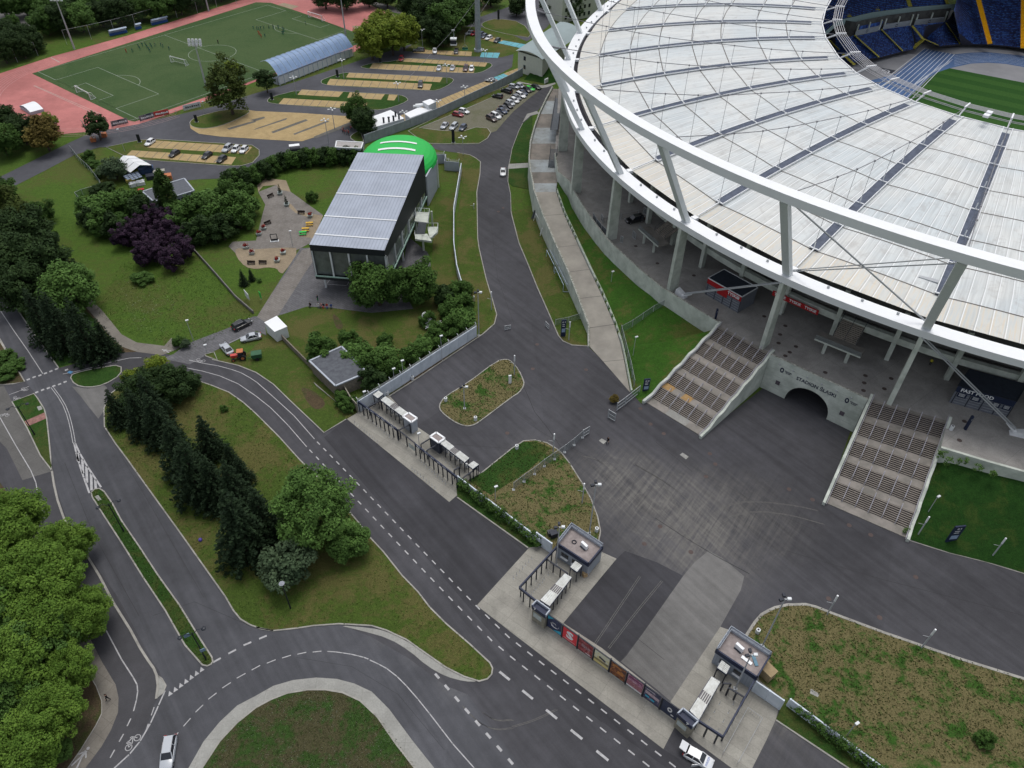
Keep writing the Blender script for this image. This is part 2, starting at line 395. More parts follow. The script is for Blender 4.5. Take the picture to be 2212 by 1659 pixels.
# ---- far asphalt: access roads and car park
R3=P('-150,440 -60,405 0,382 75,345 150,308 200,285 250,277 300,265 375,250 462,230 553,201 628,180 688,160 778,130 803,122 890,95 923,75 1010,55 1023,42 1106,12 1180,-20 1215,20 1180,60 1110,110 1106,145 1000,205 950,232 870,275 790,305 785,325 720,335 640,330 590,350 500,385 430,387 375,393 330,375 300,340 300,318 215,318 160,335 100,367 15,410 0,418 -60,450')
sheet('car_park_asphalt',R3,0.0,FARR)
sheet('gravel_track',P('-20,25 40,20 95,22 93,35 60,42 95,50 95,58 30,68 -20,75'),0.01,WALKG)
sheet('distant_path',T(1,0,'900,-60 960,-20 1250,80 1300,130 1200,110 900,10'),0.01,WALKG)
sheet('sandy_patch',T(1,0,'1830,10 1950,0 1980,30 2060,60 1990,90 1900,110 1860,80'),0.01,EARTH)
# ---- concrete aprons
sheet('gate_apron',T(1,2,'785,302 900,235 1010,95 1130,75 1400,375 1510,450 1940,770 1840,850 1755,900 1740,960 1670,1020'),0.02,CONC,h=0.05)
sheet('booth_apron',P('1030,1308 1146,1180 1175,1176 1200,1190 1250,1170 1332,1207 1301,1244 1217,1346 1300,1400 1463,1530 1463,1560 1433,1618 1106,1367'),0.02,CONC,h=0.05)
sheet('booth_apron',P('1556,1354 1600,1370 1665,1440 1690,1500 1676,1554 1655,1600 1625,1659 1610,1700 1580,1659 1500,1600 1463,1566 1441,1527'),0.021,CONC,h=0.05)
sheet('crescent_paving',T(0,3,'1630,1659 1760,1430 1900,1260 2050,1120 2212,1035')+T(1,3,'150,950 320,900 520,878 700,890 850,930 1000,1000 1150,1150 1350,1420 1540,1659 1700,1900 1560,1950 1370,1659 1200,1440 1050,1220 900,1080 750,1010 600,985 450,985 270,1015 130,1070')+T(0,3,'2212,1140 2050,1270 1900,1430 1750,1659 1700,1850 1500,1900'),0.03,CONC2,h=0.05)
sheet('crescent_verge',T(1,3,'700,425 1000,450 1130,480 1300,560 1500,690 1700,830 1850,890 1920,915 1800,912 1640,870 1480,780 1330,650 1150,540 900,470'),0.03,CONC2,smooth=1)
# ---- lawns round the roads, raised inside their kerbs
def lawn(name,pts,m=G_MID,k=True,smooth=0,z=0.09,kw=0.22):
 o=sheet(name,pts,z,m,smooth=smooth,h=0.15)
 if k:kerb(pts,True,kw,z+0.04,smooth=smooth)
 return o
G1=P('225,882 226,922 250,959 275,992 325,1062 390,1152 455,1244 487,1289 505,1320 520,1338 540,1350 565,1359 590,1363 638,1358 678,1352 733,1348 803,1352 835,1362 878,1382 923,1414 963,1442 1003,1462 1035,1472 1053,1467 1062,1457 1064,1444 1058,1432 1015,1392 963,1347 928,1312 903,1279 869,1244 828,1192 800,1162 773,1127 735,1083 690,1035 648,994 603,944 553,894 526,870 495,848 455,832 425,822 395,812 340,808 290,815 240,850')
lawn('road_island_lawn',G1,G_MID)
sheet('gravel_turnout',T(0,2,'620,20 760,40 900,10 925,30 900,230 850,300 760,190 700,110'),0.011,WORN)
lawn('cycle_corner_lawn',P('150,812 175,803 215,795 262,788 262,810 225,832 190,838 162,832'),G_LUSH,smooth=1)
G2=P('455,776 515,790 553,805 590,830 627,866 700,935 748,906 772,890 780,862 745,850 700,800 650,760 610,735 590,722 553,745 540,760 505,776 475,777')
lawn('wall_side_lawn',G2,G_MID,k=False);kerb(P('458,777 515,790 553,805 590,830 627,866 700,935 748,906'),w=0.2)
sheet('bare_soil_patch',T(1,2,'380,20 500,60 600,150 590,200 520,230 460,180 420,120'),0.10,EARTH,smooth=2)
G3=P('948,877 953,890 978,910 1003,921 1020,920 1035,912 1106,858 1121,849 1131,835 1132,825 1121,800 1106,782 1095,776 1073,780 1010,828 960,858')
lawn('lamp_island_lawn',G3,G_DRY,smooth=1)
G4=P('1005,1041 1040,1022 1106,969 1131,953 1156,951 1181,957 1201,969 1213,979 1231,1002 1256,1042 1276,1077 1291,1117 1297,1149 1292,1175 1250,1160 1195,1190 1100,1115')
lawn('gate_lawn',G4,G_DRY,k=False);kerb(P('1040,1022 1106,969 1131,953 1156,951 1181,957 1201,969 1213,979 1231,1002 1256,1042 1276,1077 1291,1117 1297,1149 1292,1175'))
sheet('green_gate_lawn',P('1012,1038 1040,1022 1106,969 1131,955 1160,955 1190,968 1140,1018 1060,1070'),0.096,G_LUSH)
sheet('hedge_verge',P('985,1045 988,1074 1106,1158 1141,1183 1170,1180 1000,1040'),0.08,G_LUSH,h=0.12);kerb(P('988,1075 1106,1159 1141,1184'))
G5=P('1608,1379 1631,1344 1645,1328 1659,1320 1674,1313 1701,1307 1741,1306 1764,1312 1794,1324 1909,1367 1996,1397 2074,1424 2212,1467 2420,1530 2400,1900 1921,1662 1834,1603 1694,1512 1640,1470 1640,1440')
lawn('east_lawn',G5,G_DRY,k=False);kerb(G5[:14],w=0.45,z1=0.14)
sheet('hedge_verge',P('1676,1554 1834,1659 2000,1765 2040,1740 1834,1605 1694,1510'),0.08,G_LUSH,h=0.12);kerb(P('1676,1556 1834,1661 2010,1775'))
M1=T(0,2,'790,940 820,910 860,905 900,930 970,1030 1050,1180 1200,1400 1370,1659')+T(0,3,'1550,250 1740,560 1830,700 1840,740 1825,765 1790,780 1750,770 1600,600 1430,300 1230,0')+T(0,2,'1050,1370 900,1140 800,980')
lawn('median_lawn',M1,G_LUSH)
lawn('triangle_lawn',T(0,2,'105,155 295,85 330,130 385,220 405,300 425,480 440,640 450,750 350,620 235,380'),G_LUSH)
sheet('pink_paver_strip',T(0,2,'212,325 385,250 402,300 245,368'),0.11,PINK)
sheet('grey_walkway',T(0,2,'-200,-250 0,-60 40,30 105,155 235,380 350,620 445,755 195,832 60,560 -200,300'),0.016,WALKG)
lawn('flower_bed',T(0,1,'-150,1270 0,1290 215,1640 120,1659 -150,1680'),EARTH,k=True,z=0.07)
lawn('road_corner_gravel',T(0,3,'1350,845 1400,890 1435,950 1410,1010 1352,1062 1366,950'),CONC2,z=0.06)
sheet('woodland_floor',P('-260,900 -60,960 35,1090 75,1150 120,1290 160,1380 192,1455 207,1480 220,1515 220,1542 207,1567 175,1620 147,1665 110,1740 -300,1800'),0.02,EARTH,h=0.05)
sheet('park_footpath',T(0,3,'400,60 490,270 640,560 770,850 830,950 880,1080 880,1190 830,1290 700,1500 580,1670 450,1850 640,1850 740,1659 880,1470 960,1330 1020,1180 1025,1050 1000,940 880,740 780,540 580,170 430,-150 200,-600 60,-700'),0.022,WALK)
lawn('roundabout_lawn',T(0,3,'1750,1659 1900,1430 2050,1270 2212,1140')+T(1,3,'130,1070 270,1015 450,985 600,985 750,1010 900,1080 1050,1220 1200,1440 1370,1659 1560,1950 300,2300')+T(0,3,'1700,1900'),G_CLOV)
lawn('ramp_foot_lawn',P('1104,457 1106,467 1121,525 1143,577 1161,622 1178,660 1191,690 1206,725 1216,737 1236,746 1270,748 1268,735 1254,682 1213,635 1190,560 1172,505 1152,458 1140,452 1120,453'),G_MID,k=False);kerb(P('1104,457 1106,467 1121,525 1143,577 1161,622 1178,660 1191,690 1206,725 1216,737 1236,746 1270,748'))
lawn('ramp_side_lawn',k=False,pts=P('1106,322 1121,282 1129,267 1150,250 1150,300 1142,351 1100,353'),m=G_LUSH)
lawn('ramp_side_lawn',k=False,pts=P('1097,366 1141,363 1146,410 1106,402 1097,392'),m=G_LUSH);kerb(P('1129,267 1121,282 1106,322 1099,360 1097,392 1103,420 1104,457'),w=.16)
sheet('side_path',P('1099,354 1142,352 1141,362 1097,365'),0.03,CONC2)
sheet('side_path',T(2,0,'90,1060 130,985 215,960 240,980 160,1000'),0.03,CONC2)
lawn('road_verge',P('988,330 1015,335 1028,342 1038,350 1037,375 1030,415 1032,515 1035,537 1050,602 1065,652 1073,680 1068,700 1043,720 1030,725 1018,700 1000,640 990,560 985,480 1000,400 985,370 985,345'),G_MID,k=False)
kerb(P('988,330 1015,335 1028,342 1038,350 1037,375 1030,415 1032,515 1035,537 1050,602 1065,652 1073,680 1068,700 1043,722 890,825 800,882'))
sheet('wall_foot_verge',P('1030,725 1043,721 888,826 800,880 790,878 1028,722'),0.06,EARTH,h=0.08)
G10=P('882,283 905,300 928,310 978,311 1035,310 1053,299 1060,287 1053,277 1028,275 1000,284 950,282 920,278 905,277 1000,238 1122,185 1106,180 1040,208 990,228 940,255')
lawn('wall_green_strip',G10,G_MID,z=0.06);
sheet('grid_paver_parking',P('905,278 1000,237 1100,193 1125,184 1172,186 1168,193 1140,215 1110,240 1090,262 1072,283 1060,287 1040,278 1013,283 950,283'),0.03,GRIDP)
# ---- car park islands
def isl(pts,m=G_LUSH):lawn('car_park_lawn',pts,m,smooth=1,z=0.07,kw=0.18)
isl(T(1,0,'95,868 110,890 200,902 700,938 960,948 1080,952 1200,922 1310,875 1312,850 1250,820 1100,812 390,773 130,838'))
isl(T(1,0,'558,700 575,730 700,745 1510,785 1570,780 1650,745 1712,700 1695,675 1620,668 800,627 720,638 600,678'))
isl(T(1,0,'893,580 980,597 1880,638 1960,622 2042,575 2035,550 1990,540 1270,497 1210,528 1010,545 950,560'))
lawn('car_park_lawn',P('230,318 300,303 340,301 545,314 560,324 560,336 546,351 523,358 498,359 400,352 312,346 270,338'),G_MID,z=0.07,kw=0.18)
isl(T(1,0,'1940,212 1990,182 2080,160 2300,190 2400,330 2212,305 1990,252'),G_MID)
sheet('tree_lawn',P('870,110 890,97 923,77 1000,57 1060,60 1106,75 1150,95 1106,118 1083,124 1040,122 980,122 900,112'),0.02,G_MID)
lawn('gate_corner_lawn',T(1,0,'805,1190 850,1150 900,1130 940,1240 870,1230'),G_MID,smooth=1)
def bays(name,pts,n,m=YEL,z=0.08,lines=True):
 """parking bays: quad a,b,c,d with a-b and d-c the long sides, n bays, dark dividing strips"""
 sheet(name,pts,z,m)
 if not lines:return
 w=[G(a,b,0)for a,b in pts];mb=MB()
 for k in range(1,n):
  f=k/n;p=w[0].lerp(w[1],f);q=w[3].lerp(w[2],f)
  d=(w[1]-w[0]).normalized()*0.09
  mb.quad((p.x-d.x,p.y-d.y,z+.006),(q.x-d.x,q.y-d.y,z+.006),(q.x+d.x,q.y+d.y,z+.006),(p.x+d.x,p.y+d.y,z+.006))
 tag(mb.build('bay_marking',GREYP),kind='structure')
bays('yellow_parking_bays',P('337,304 545,318 532,333 318,319'),12)
bays('yellow_parking_bays',P('285,325 510,340 500,356 272,337'),12)
bays('yellow_parking_bays',T(1,0,'395,775 755,795 715,840 358,820'),5)
bays('yellow_parking_bays',T(1,0,'810,800 1115,815 1080,862 788,846'),4)
bays('yellow_parking_bays',T(1,0,'1150,818 1225,822 1195,870 1135,866'),1)
bays('yellow_parking_bays',T(1,0,'240,850 965,890 938,945 195,900'),11)
bays('yellow_parking_bays',T(1,0,'805,628 1612,670 1590,712 780,670'),12)
bays('yellow_parking_bays',T(1,0,'640,683 1522,728 1500,780 610,735'),12)
bays('yellow_parking_bays',T(1,0,'1240,502 2000,543 1980,578 1210,530'),13)
bays('yellow_parking_bays',T(1,0,'1010,548 1892,590 1880,635 980,595'),13)
bays('yellow_parking_bays',T(1,0,'1395,430 1868,448 1860,487 1355,458'),9)
bays('blue_parking_bays',T(1,0,'1950,455 2108,458 2090,503 1935,495'),3,BLUEP)
bays('blue_parking_bays',T(1,0,'2140,352 2330,385 2300,420 2080,370'),4,BLUEP)
bays('yellow_parking_bays',T(1,0,'1960,300 2140,352 2080,370 1900,330'),3)
bays('yellow_parking_bays',T(1,0,'1250,1000 2050,675 2100,700 1290,1060'),22)
bays('blue_parking_bays',T(1,0,'2050,672 2140,638 2190,660 2100,700'),3,BLUEP)
bays('yellow_parking_bays',T(1,0,'2140,638 2300,575 2330,600 2190,660'),4)
sheet('yellow_pavement',P('410,270 425,252 487,240 540,238 553,240 648,244 750,251 768,265 678,297 653,305 635,305 553,300 475,295 430,289 412,278'),0.03,YEL)
for s in('0,1110 270,1018 262,1035 -20,1125','130,1140 150,1152 450,1042 430,1030','318,1158 335,1166 635,1052 615,1042','497,1182 520,1194 850,1075 810,1056','-60,1040 70,1008 80,1020 0,1048','-250,1110 -230,1122 0,1055 -5,1040'):
 sheet('grey_paver_strip',T(1,0,s),0.036,GREYP)
isl(T(0,0,'1640,1050 1645,1085 1700,1108 1780,1112 1900,1092 2050,1032 2160,972 2150,948 1950,945 1700,1008'),G_MID)
# ---- museum drive and plaza
sheet('museum_drive',T(0,1,'1400,1440 1640,1490 1780,1410 2212,1200')+T(1,1,'90,1240 80,1150 180,1075 220,1065 640,480 560,480 380,490 10,1075')+T(0,1,'2190,1075 1960,1180 1620,1310 1500,1400'),0.014,PAVE)
sheet('drive_light_strip',T(1,1,'10,1078 140,870 270,690 400,500 540,470 560,500 430,690 330,850 190,1070 120,1150'),0.022,PAVEL)
sheet('plaza_paving',T(1,1,'385,485 560,480 620,420 900,640 1400,560 1500,560 1510,640 1300,900 1360,1010 1000,1045 640,1000 440,990 190,1075'),0.018,PAVE)
sheet('plaza_paving',T(1,1,'20,0 200,-70 330,20 580,200 470,440 380,490 0,640')+T(0,1,'2150,640 1975,470 2010,430 2212,420')+T(1,1,'60,180 80,110'),0.017,PAVEL)
sheet('buff_border_paving',T(1,1,'-60,500 240,478 385,488 240,705 205,700 180,660 100,650 0,668')+T(0,1,'2120,650 2040,560 2030,480'),0.024,SAND,smooth=1)
sheet('buff_border_paving',T(1,1,'300,100 360,170 580,205 500,400 370,385 480,230 340,180 270,120'),0.024,SAND)
sheet('buff_border_paving',T(1,1,'20,0 60,-50 180,-60 200,-20 300,0 260,-100 90,-120 10,-60'),0.024,SAND)
sheet('side_paving',T(1,1,'1310,380 1480,520 1500,560 1470,620 1280,600'),0.023,PAVE)
0 and sheet('museum_garden',P('430,612 500,585 560,540 610,480 640,425 690,365 760,340 760,430 700,480 640,480 555,560 540,640'),0.012,G_LUSH)
sheet('dirt_strip_lawn',T(1,1,'1540,120 1700,0 1740,0 1700,200 1720,600 1780,800 1560,850 1520,640'),0.02,G_MID)
sheet('museum_south_lawn',T(1,1,'190,1070 440,990 640,1005 1000,1045 1360,1010 1500,900 1850,950 1880,1130 1060,1640 950,1560 740,1340 480,1460 215,1250'),0.026,G_MID)
sheet('worn_soil_patch',T(1,1,'660,1040 740,1110 760,1180 700,1190 670,1120'),0.032,EARTH,smooth=2)
lawn('drive_corner_lawn',T(0,1,'1770,1405 1850,1385 1880,1455 1780,1420'),G_MID)
sheet('park_footpath',T(0,1,'735,985 765,910 880,1020 1050,1230 1180,1300 1420,1330 1480,1262 1640,1300 1530,1360 1400,1410 1190,1383 1060,1340 960,1260 850,1120'),0.016,WALK)
sheet('roadside_lawn',P('-200,520 -60,530 0,600 15,633 60,700 127,793 200,773 290,757 250,710 180,660 100,560 0,450 -200,400'),-0.01,G_LUSH)
sheet('dry_lawn_patch',P('125,625 160,640 290,790 340,800 300,765 230,690 170,620'),-0.005,EARTH)
# ---- athletics ground
RED=asphalt('running_track',(0.40,0.15,0.14));
TURF=grass('pitch_turf',(0.055,0.098,0.036),(0.045,0.082,0.032),(0.07,0.108,0.044),0.5,0.02)
RED.node_tree.nodes['Principled BSDF'].inputs['Roughness'].default_value=0.9
sheet('athletics_track',P('5,157 112,122 175,105 275,77 425,30 520,0 600,-30 700,-50 768,-12 803,13 835,27 848,38 845,55 820,75 797,92 797,99 763,113 690,140 600,160 553,176 450,216 375,243 300,268 240,279 142,289 90,296 20,292 -60,285 -110,260 -120,215 -70,180'),0.01,RED)
sheet('training_pitch',P('69,159 553,5 585,6 645,25 800,82 800,88 763,99 291,263 280,261'),0.03,TURF)
def line_w(mb,pts,w,z):
 """painted line along survey points"""
 v=[G(a,b,0)for a,b in pts]
 for a,b in zip(v[:-1],v[1:]):
  d=(b-a)
  if d.length<1e-4:continue
  n=Vector((-d.y,d.x,0)).normalized()*w/2;e=d.normalized()*w*0.3
  a2=a-e;b2=b+e
  mb.quad((a2.x-n.x,a2.y-n.y,z),(b2.x-n.x,b2.y-n.y,z),(b2.x+n.x,b2.y+n.y,z),(a2.x+n.x,a2.y+n.y,z))
PITCHPAINT=plain('pitch_paint',(0.42,0.47,0.42),0.8)
c_=[G(a,b)for a,b in P('82.5,155 300,256 578,11 784,86')]
o_=c_[0];ex=(c_[2]-c_[0]).normalized();LX=(c_[2]-c_[0]).length;ey=Vector((ex.y,-ex.x,0));LY=66.0
if ey.dot(c_[1]-c_[0])<0:ey=-ey
def PP(x,y,z=0.04):q=o_+ex*x+ey*y;return Vector((q.x,q.y,z))
mb=MB()
def wl(a,b,w=0.12):
 d=(b-a).normalized();n=Vector((-d.y,d.x,0))*w/2;mb.quad(a-n,b-n,b+n,a+n)
def rect(x0,y0,x1,y1):
 p=[PP(x0,y0),PP(x1,y0),PP(x1,y1),PP(x0,y1)]
 for k in range(4):wl(p[k],p[(k+1)%4])
def arc(cx,cy,r,a0,a1,n=24):
 p=[PP(cx+r*cos(a0+(a1-a0)*k/n),cy+r*sin(a0+(a1-a0)*k/n))for k in range(n+1)]
 for a,b in zip(p[:-1],p[1:]):wl(a,b)
rect(0,0,LX,LY);wl(PP(LX/2,0),PP(LX/2,LY));arc(LX/2,LY/2,9.15,0,2*pi,40)
h=LY/2
rect(0,h-20.15,16.5,h+20.15);rect(0,h-9.16,5.5,h+9.16);rect(LX-16.5,h-20.15,LX,h+20.15);rect(LX-5.5,h-9.16,LX,h+9.16)
aa=math.acos(5.5/9.15);arc(11,h,9.15,-aa,aa,14);arc(LX-11,h,9.15,pi-aa,pi+aa,14)
tag(mb.build('pitch_marking',PITCHPAINT),kind='structure')
mb=MB();LANE=plain('lane_paint',(0.55,0.36,0.35),0.8)
for k in range(6):
 y=-3.6-1.2*k
 wl(PP(10,y,.018),PP(LX-10,y,.018),0.09)
for k in range(6):
 r=h+3.6+1.2*k
 for sx,a0 in((10,pi/2),(LX-10,-pi/2)):
  p=[PP(sx+r*cos(a0+pi*j/28),h+(r)*sin(a0+pi*j/28),.018)for j in range(29)]
  for a,b in zip(p[:-1],p[1:]):wl(a,b,.09)
tag(mb.build('lane_marking',LANE),kind='structure')
mb=MB();line_w(mb,T(0,0,'290,740 880,1010'),.12,.018);line_w(mb,T(0,0,'440,497 515,538'),.3,.018);line_w(mb,T(0,0,'300,740 870,985'),.12,.018)
line_w(mb,T(0,0,'400,1030 455,995'),.2,.018);line_w(mb,T(0,0,'455,1075 520,1035'),.2,.018)
tag(mb.build('runway_marking',PITCHPAINT),kind='structure')
sheet('long_jump_sand',T(1,0,'190,40 240,25 370,55 310,80'),0.03,SAND)
sheet('long_jump_sand',T(1,0,'825,225 935,225 940,270 900,275'),0.03,SAND)
# ---- road paint
mk=MB()
def dashed(pts,n,L,w,z=0.02,mb=None):
 """n dashes filling the fraction L of their spacing spread evenly between the first and last point of the line"""
 mb=mb or mk
 v=[G(a,b,0)for a,b in pts];s=[0.0]
 for a,b in zip(v[:-1],v[1:]):s.append(s[-1]+(b-a).length)
 for k in range(n):
  d=s[-1]*k/(n-1)if n>1 else 0
  i=0
  while i<len(v)-2 and s[i+1]<d:i+=1
  e=(v[i+1]-v[i]).normalized();c=v[i]+e*(d-s[i]);LL=L*s[-1]/max(1,n-1);nn=Vector((-e.y,e.x,0))*w/2;h2=e*LL/2
  mb.quad((*(c-h2-nn)[:2],z),(*(c+h2-nn)[:2],z),(*(c+h2+nn)[:2],z),(*(c-h2+nn)[:2],z))
dashed(T(1,2,'540,512 700,675 867,848 1042,1030 1228,1223 1426,1427 1633,1640')+T(1,3,'1705,57 1930,285 2180,525')+T(2,3,'262,757 573,997 907,1257 1385,1630 1640,1830'),40,.45,0.2)
dashed(T(1,2,'475,582 700,820 977,1113 1226,1377 1490,1655')+T(1,3,'1714,230 2031,553 2205,700')+T(2,3,'306,948 626,1202 962,1470 1190,1650 1420,1830'),37,.45,0.2)
dashed(T(1,3,'2148,863')+T(2,3,'140,1030 352,1203 558,1370 788,1558 1015,1740'),6,.45,0.36)
dashed(T(1,3,'1565,865 1730,1057 1905,1260 2085,1470 2300,1720'),9,.42,0.36)
dashed(T(0,3,'1875,728 2005,655 2135,587')+T(1,3,'60,530'),4,.5,0.3)
dashed(T(0,3,'1510,1390 1607,1275 1713,1155 1830,1043 1950,950 2080,865')+T(1,3,'5,790 135,738 265,697 397,668 528,654'),11,.58,0.15)
line_w(mk,T(1,3,'620,652 690,657 750,665 820,676 880,690 930,703 970,718'),0.15,0.02)
line_w(mk,T(1,3,'985,727 1060,762 1130,800 1220,870 1300,950 1400,1065 1500,1190 1600,1320 1700,1450 1885,1659 2050,1850'),0.15,0.02)
line_w(mk,P('409,778 440,785 470,790 500,798 520,805 540,816 555,826 590,857 635,898 679,948'),0.15,0.02)
line_w(mk,T(0,1,'1610,1520 1750,1548 1900,1590 2060,1659')+T(1,2,'0,105 120,200 200,278 280,360 437,542'),0.15,0.02)
line_w(mk,T(0,1,'545,1573 640,1555 800,1515 1000,1460 1120,1435 1220,1432'),0.15,0.02)
line_w(mk,T(0,1,'-60,930 0,1020 110,1185 240,1370 370,1570'),0.15,0.02)
for dx in(0,22):
 line_w(mk,[(a+dx/4.0,b)for a,b in T(0,2,'440,30 500,110 545,185 575,260 595,330 615,420 630,510')],0.12,0.02)
line_w(mk,T(0,2,'640,510 658,590 685,690 725,810 772,940'),0.3,0.02);line_w(mk,T(0,2,'648,510 690,600 760,720 872,890'),0.3,0.02)
for s in('672,600 676,665','712,655 718,770','747,715 752,850','787,775 792,915','824,830 828,905'):line_w(mk,T(0,2,s),0.42,0.02)
for s in('245,1620','295,1600','345,1585','393,1567','440,1549','488,1530','575,1537'):
 x,y=T(0,1,s)[0];line_w(mk,[(x-1.7,y+.7),(x+1.7,y-.7)],0.5,0.02)
for s in('318,72','368,52','418,36','465,18','515,2','563,-18'):
 x,y=T(0,2,s)[0];line_w(mk,[(x-1.7,y+.7),(x+1.7,y-.7)],0.5,0.02)
for s in('1475,1020','1520,985','1567,950','1612,915','1658,880','1703,845','1748,812'):
 x,y=T(0,3,s)[0];a,b,c=G(x-5,y+5.5),G(x+5,y-.5),G(x-3.4,y-6.5)
 mk.face([(a.x,a.y,.02),(b.x,b.y,.02),(c.x,c.y,.02)])
line_w(mk,T(0,2,'0,290 130,520 265,745 310,850 325,940 345,1020 390,1165'),0.15,0.026)
line_w(mk,T(0,3,'640,-20 740,155'),.13,.026);line_w(mk,T(0,3,'920,475 1050,720 1150,875 1185,940 1190,1000 1180,1070 1155,1165'),0.17,0.026)
dashed(T(0,3,'1115,1265 1050,1398 972,1537'),3,.5,.17,.026)
line_w(mk,T(0,3,'1425,995 1370,1120 1300,1275 1210,1430 1120,1540 990,1659'),0.2,0.026)
dashed(T(0,3,'1320,1170 1270,1315'),2,.5,.15,.027)
line_w(mk,T(0,2,'78,95 170,60 250,20'),.12,.026)
line_w(mk,T(0,1,'1980,1305 2110,1245'),.12,.026)
tag(mk.build('lane_marking',PAINT),kind='structure')
kerb(T(0,2,'450,755 470,880 500,1010 560,1180 640,1300 860,1659')+T(0,3,'980,230 1130,470 1210,620 1280,730 1330,800 1355,860 1366,950 1352,1062'),w=0.34)
kerb(P('0,617 15,635 60,702 127,795'));kerb(T(0,1,'0,1270 215,1640'),w=.2)
kerb(T(0,3,'400,60 640,560 770,850 830,950 880,1080 880,1190 830,1290 700,1500 580,1670'),w=.12,z1=.06,name='path_edge')
kerb(T(1,3,'0,445 80,462')+T(1,3,'150,475'),w=.2)
def bike(cx,cy,s,rot):
 c=G(cx,cy);m2=MB()
 def L(pts,w=0.09):
  q=[(c.x+s*(x*cos(rot)-y*sin(rot)),c.y+s*(x*sin(rot)+y*cos(rot)))for x,y in pts]
  for a,b in zip(q[:-1],q[1:]):
   d=Vector((b[0]-a[0],b[1]-a[1]));n=Vector((-d.y,d.x)).normalized()*w*s/2
   m2.quad((a[0]-n.x,a[1]-n.y,.03),(b[0]-n.x,b[1]-n.y,.03),(b[0]+n.x,b[1]+n.y,.03),(a[0]+n.x,a[1]+n.y,.03))
 for wx in(-.55,.55):L([(wx+.32*cos(2*pi*k/14),.32*sin(2*pi*k/14))for k in range(15)],.08)
 L([(-.55,0),(-.1,0),(-.25,.5),(-.55,0)]);L([(-.25,.45),(.4,.45),(-.1,0)]);L([(.55,0),(.35,.6),(.15,.6)]);L([(-.4,.52),(-.1,.52)])
 tag(m2.build('bicycle_marking',PAINT),kind='structure')
bike(*T(0,3,'1150,1440')[0],1.35,radians(62));bike(*T(0,2,'40,272')[0],1.0,radians(0));bike(*T(0,2,'215,45')[0],.9,radians(160));bike(*T(0,2,'145,120')[0],.9,radians(160))
def walker(cx,cy,s,rot):
 c=G(cx,cy);m2=MB()
 def PX(x,y):return(c.x+s*(x*cos(rot)-y*sin(rot)),c.y+s*(x*sin(rot)+y*cos(rot)),.032)
 for q in([(-.1,.2),(.1,.2),(.13,.75),(-.13,.75)],[(-.1,.2),(-.32,-.55),(-.18,-.6),(.02,.2)],[(0,.2),(.22,-.6),(.36,-.55),(.1,.25)],[(.1,.7),(.42,.35),(.36,.26),(.08,.55)],[(-.1,.7),(-.4,.35),(-.34,.26),(-.08,.55)]):m2.face([PX(*k)for k in q])
 m2.face([PX(.13*cos(k*pi/5),.95+.13*sin(k*pi/5))for k in range(10)])
 tag(m2.build('pedestrian_marking',PAINT),kind='structure')
walker(*T(0,3,'685,1590')[0],1.7,radians(-20));walker(*T(0,1,'1445,1375')[0],1.3,radians(70));bike(*T(0,1,'1735,1455')[0],1.2,radians(160));bike(*T(0,1,'650,1597')[0],.9,radians(30))
mb=MB();mb.prism([tuple(G(a,b)[:2])for a,b in T(0,1,'580,1562 600,1545 632,1552 614,1572')],.02,.024);tag(mb.build('blue_road_patch',plain('blue_paint',(.09,.25,.45))),kind='structure')
LID=plain('cast_iron',(0.10,0.075,0.07),.8);LIDC=plain('lid_concrete',(.33,.33,.31),.9)
def disc(mb,x,y,r,z,zz=0.0,n=14):
 c=G(x,y,zz);mb.face([(c.x+r*cos(2*pi*k/n),c.y+r*sin(2*pi*k/n),zz+z)for k in range(n)])
for s,c,r in(('1110,212',2,2),('1198,347',2,2),('1312,430',2,2),('1710,603',2,2),('1757,693',2,2),('1677,800',2,2),('1280,1232',2,2),('1143,1382',2,2),('1546,1453',2,2),
    ('182,910',3,2),('385,1000',3,2),('702,1222',3,2),('888,1305',3,2),('1277,10',3,3),('965,360',3,3),('525,197',3,3),('218,1318',2,1),('180,1528',2,1),('640,1536',2,1),('2172,425',1,2),('2095,170',1,1),('2135,138',1,1)):
 mb=MB();disc(mb,*T(c,r,s)[0],.42,.03);tag(mb.build('manhole_cover',LID),kind='structure')
for s,c,r in(('1450,612 1475,595 1527,630 1503,652',2,2),('750,490 775,472 818,495 790,522',2,2),('365,985 375,980 442,1022 430,1050 362,1018',3,3),('320,200 355,190 370,220 335,232',0,2),('820,975 850,962 880,1000 850,1012',0,2)):
 mb=MB();mb.prism([tuple(G(a,b)[:2])for a,b in T(c,r,s)],.03,.11 if r!=2 or c==0 else.05);tag(mb.build('concrete_lid',LIDC),kind='structure')
mb=MB()
for q,w in((T(2,2,'105,30 150,130 195,240 300,370 440,570'),.1),(T(2,2,'1240,1160 1500,1330 1750,1480 2050,1640'),.12),(T(2,2,'1240,500 1420,640 1560,760'),.06),(T(1,2,'2212,560 1700,520 1380,400'),.05),(P('760,905 990,1080 1200,1240 1435,1425'),.06),(P('700,935 900,1165 1106,1395 1300,1560'),.05),
             (P('330,1330 420,1300 540,1352'),.05),(P('640,1420 760,1440 860,1500 960,1620'),.04),(P('230,930 330,1100 440,1290'),.04),(P('140,1000 200,1150 300,1330'),.05),(P('1060,480 1075,600 1110,700'),.05),(P('1700,1190 1900,1250 2212,1330'),.06),(P('1500,1010 1640,1090 1790,1160'),.04),(P('1120,900 1180,940 1300,1000'),.05),(P('1830,1000 1700,950 1600,900'),.04)):line_w(mb,q,w,.009)
tag(mb.build('asphalt_seam',plain('seam_tar',(.028,.028,.03),.7)),kind='structure')
mb=MB()
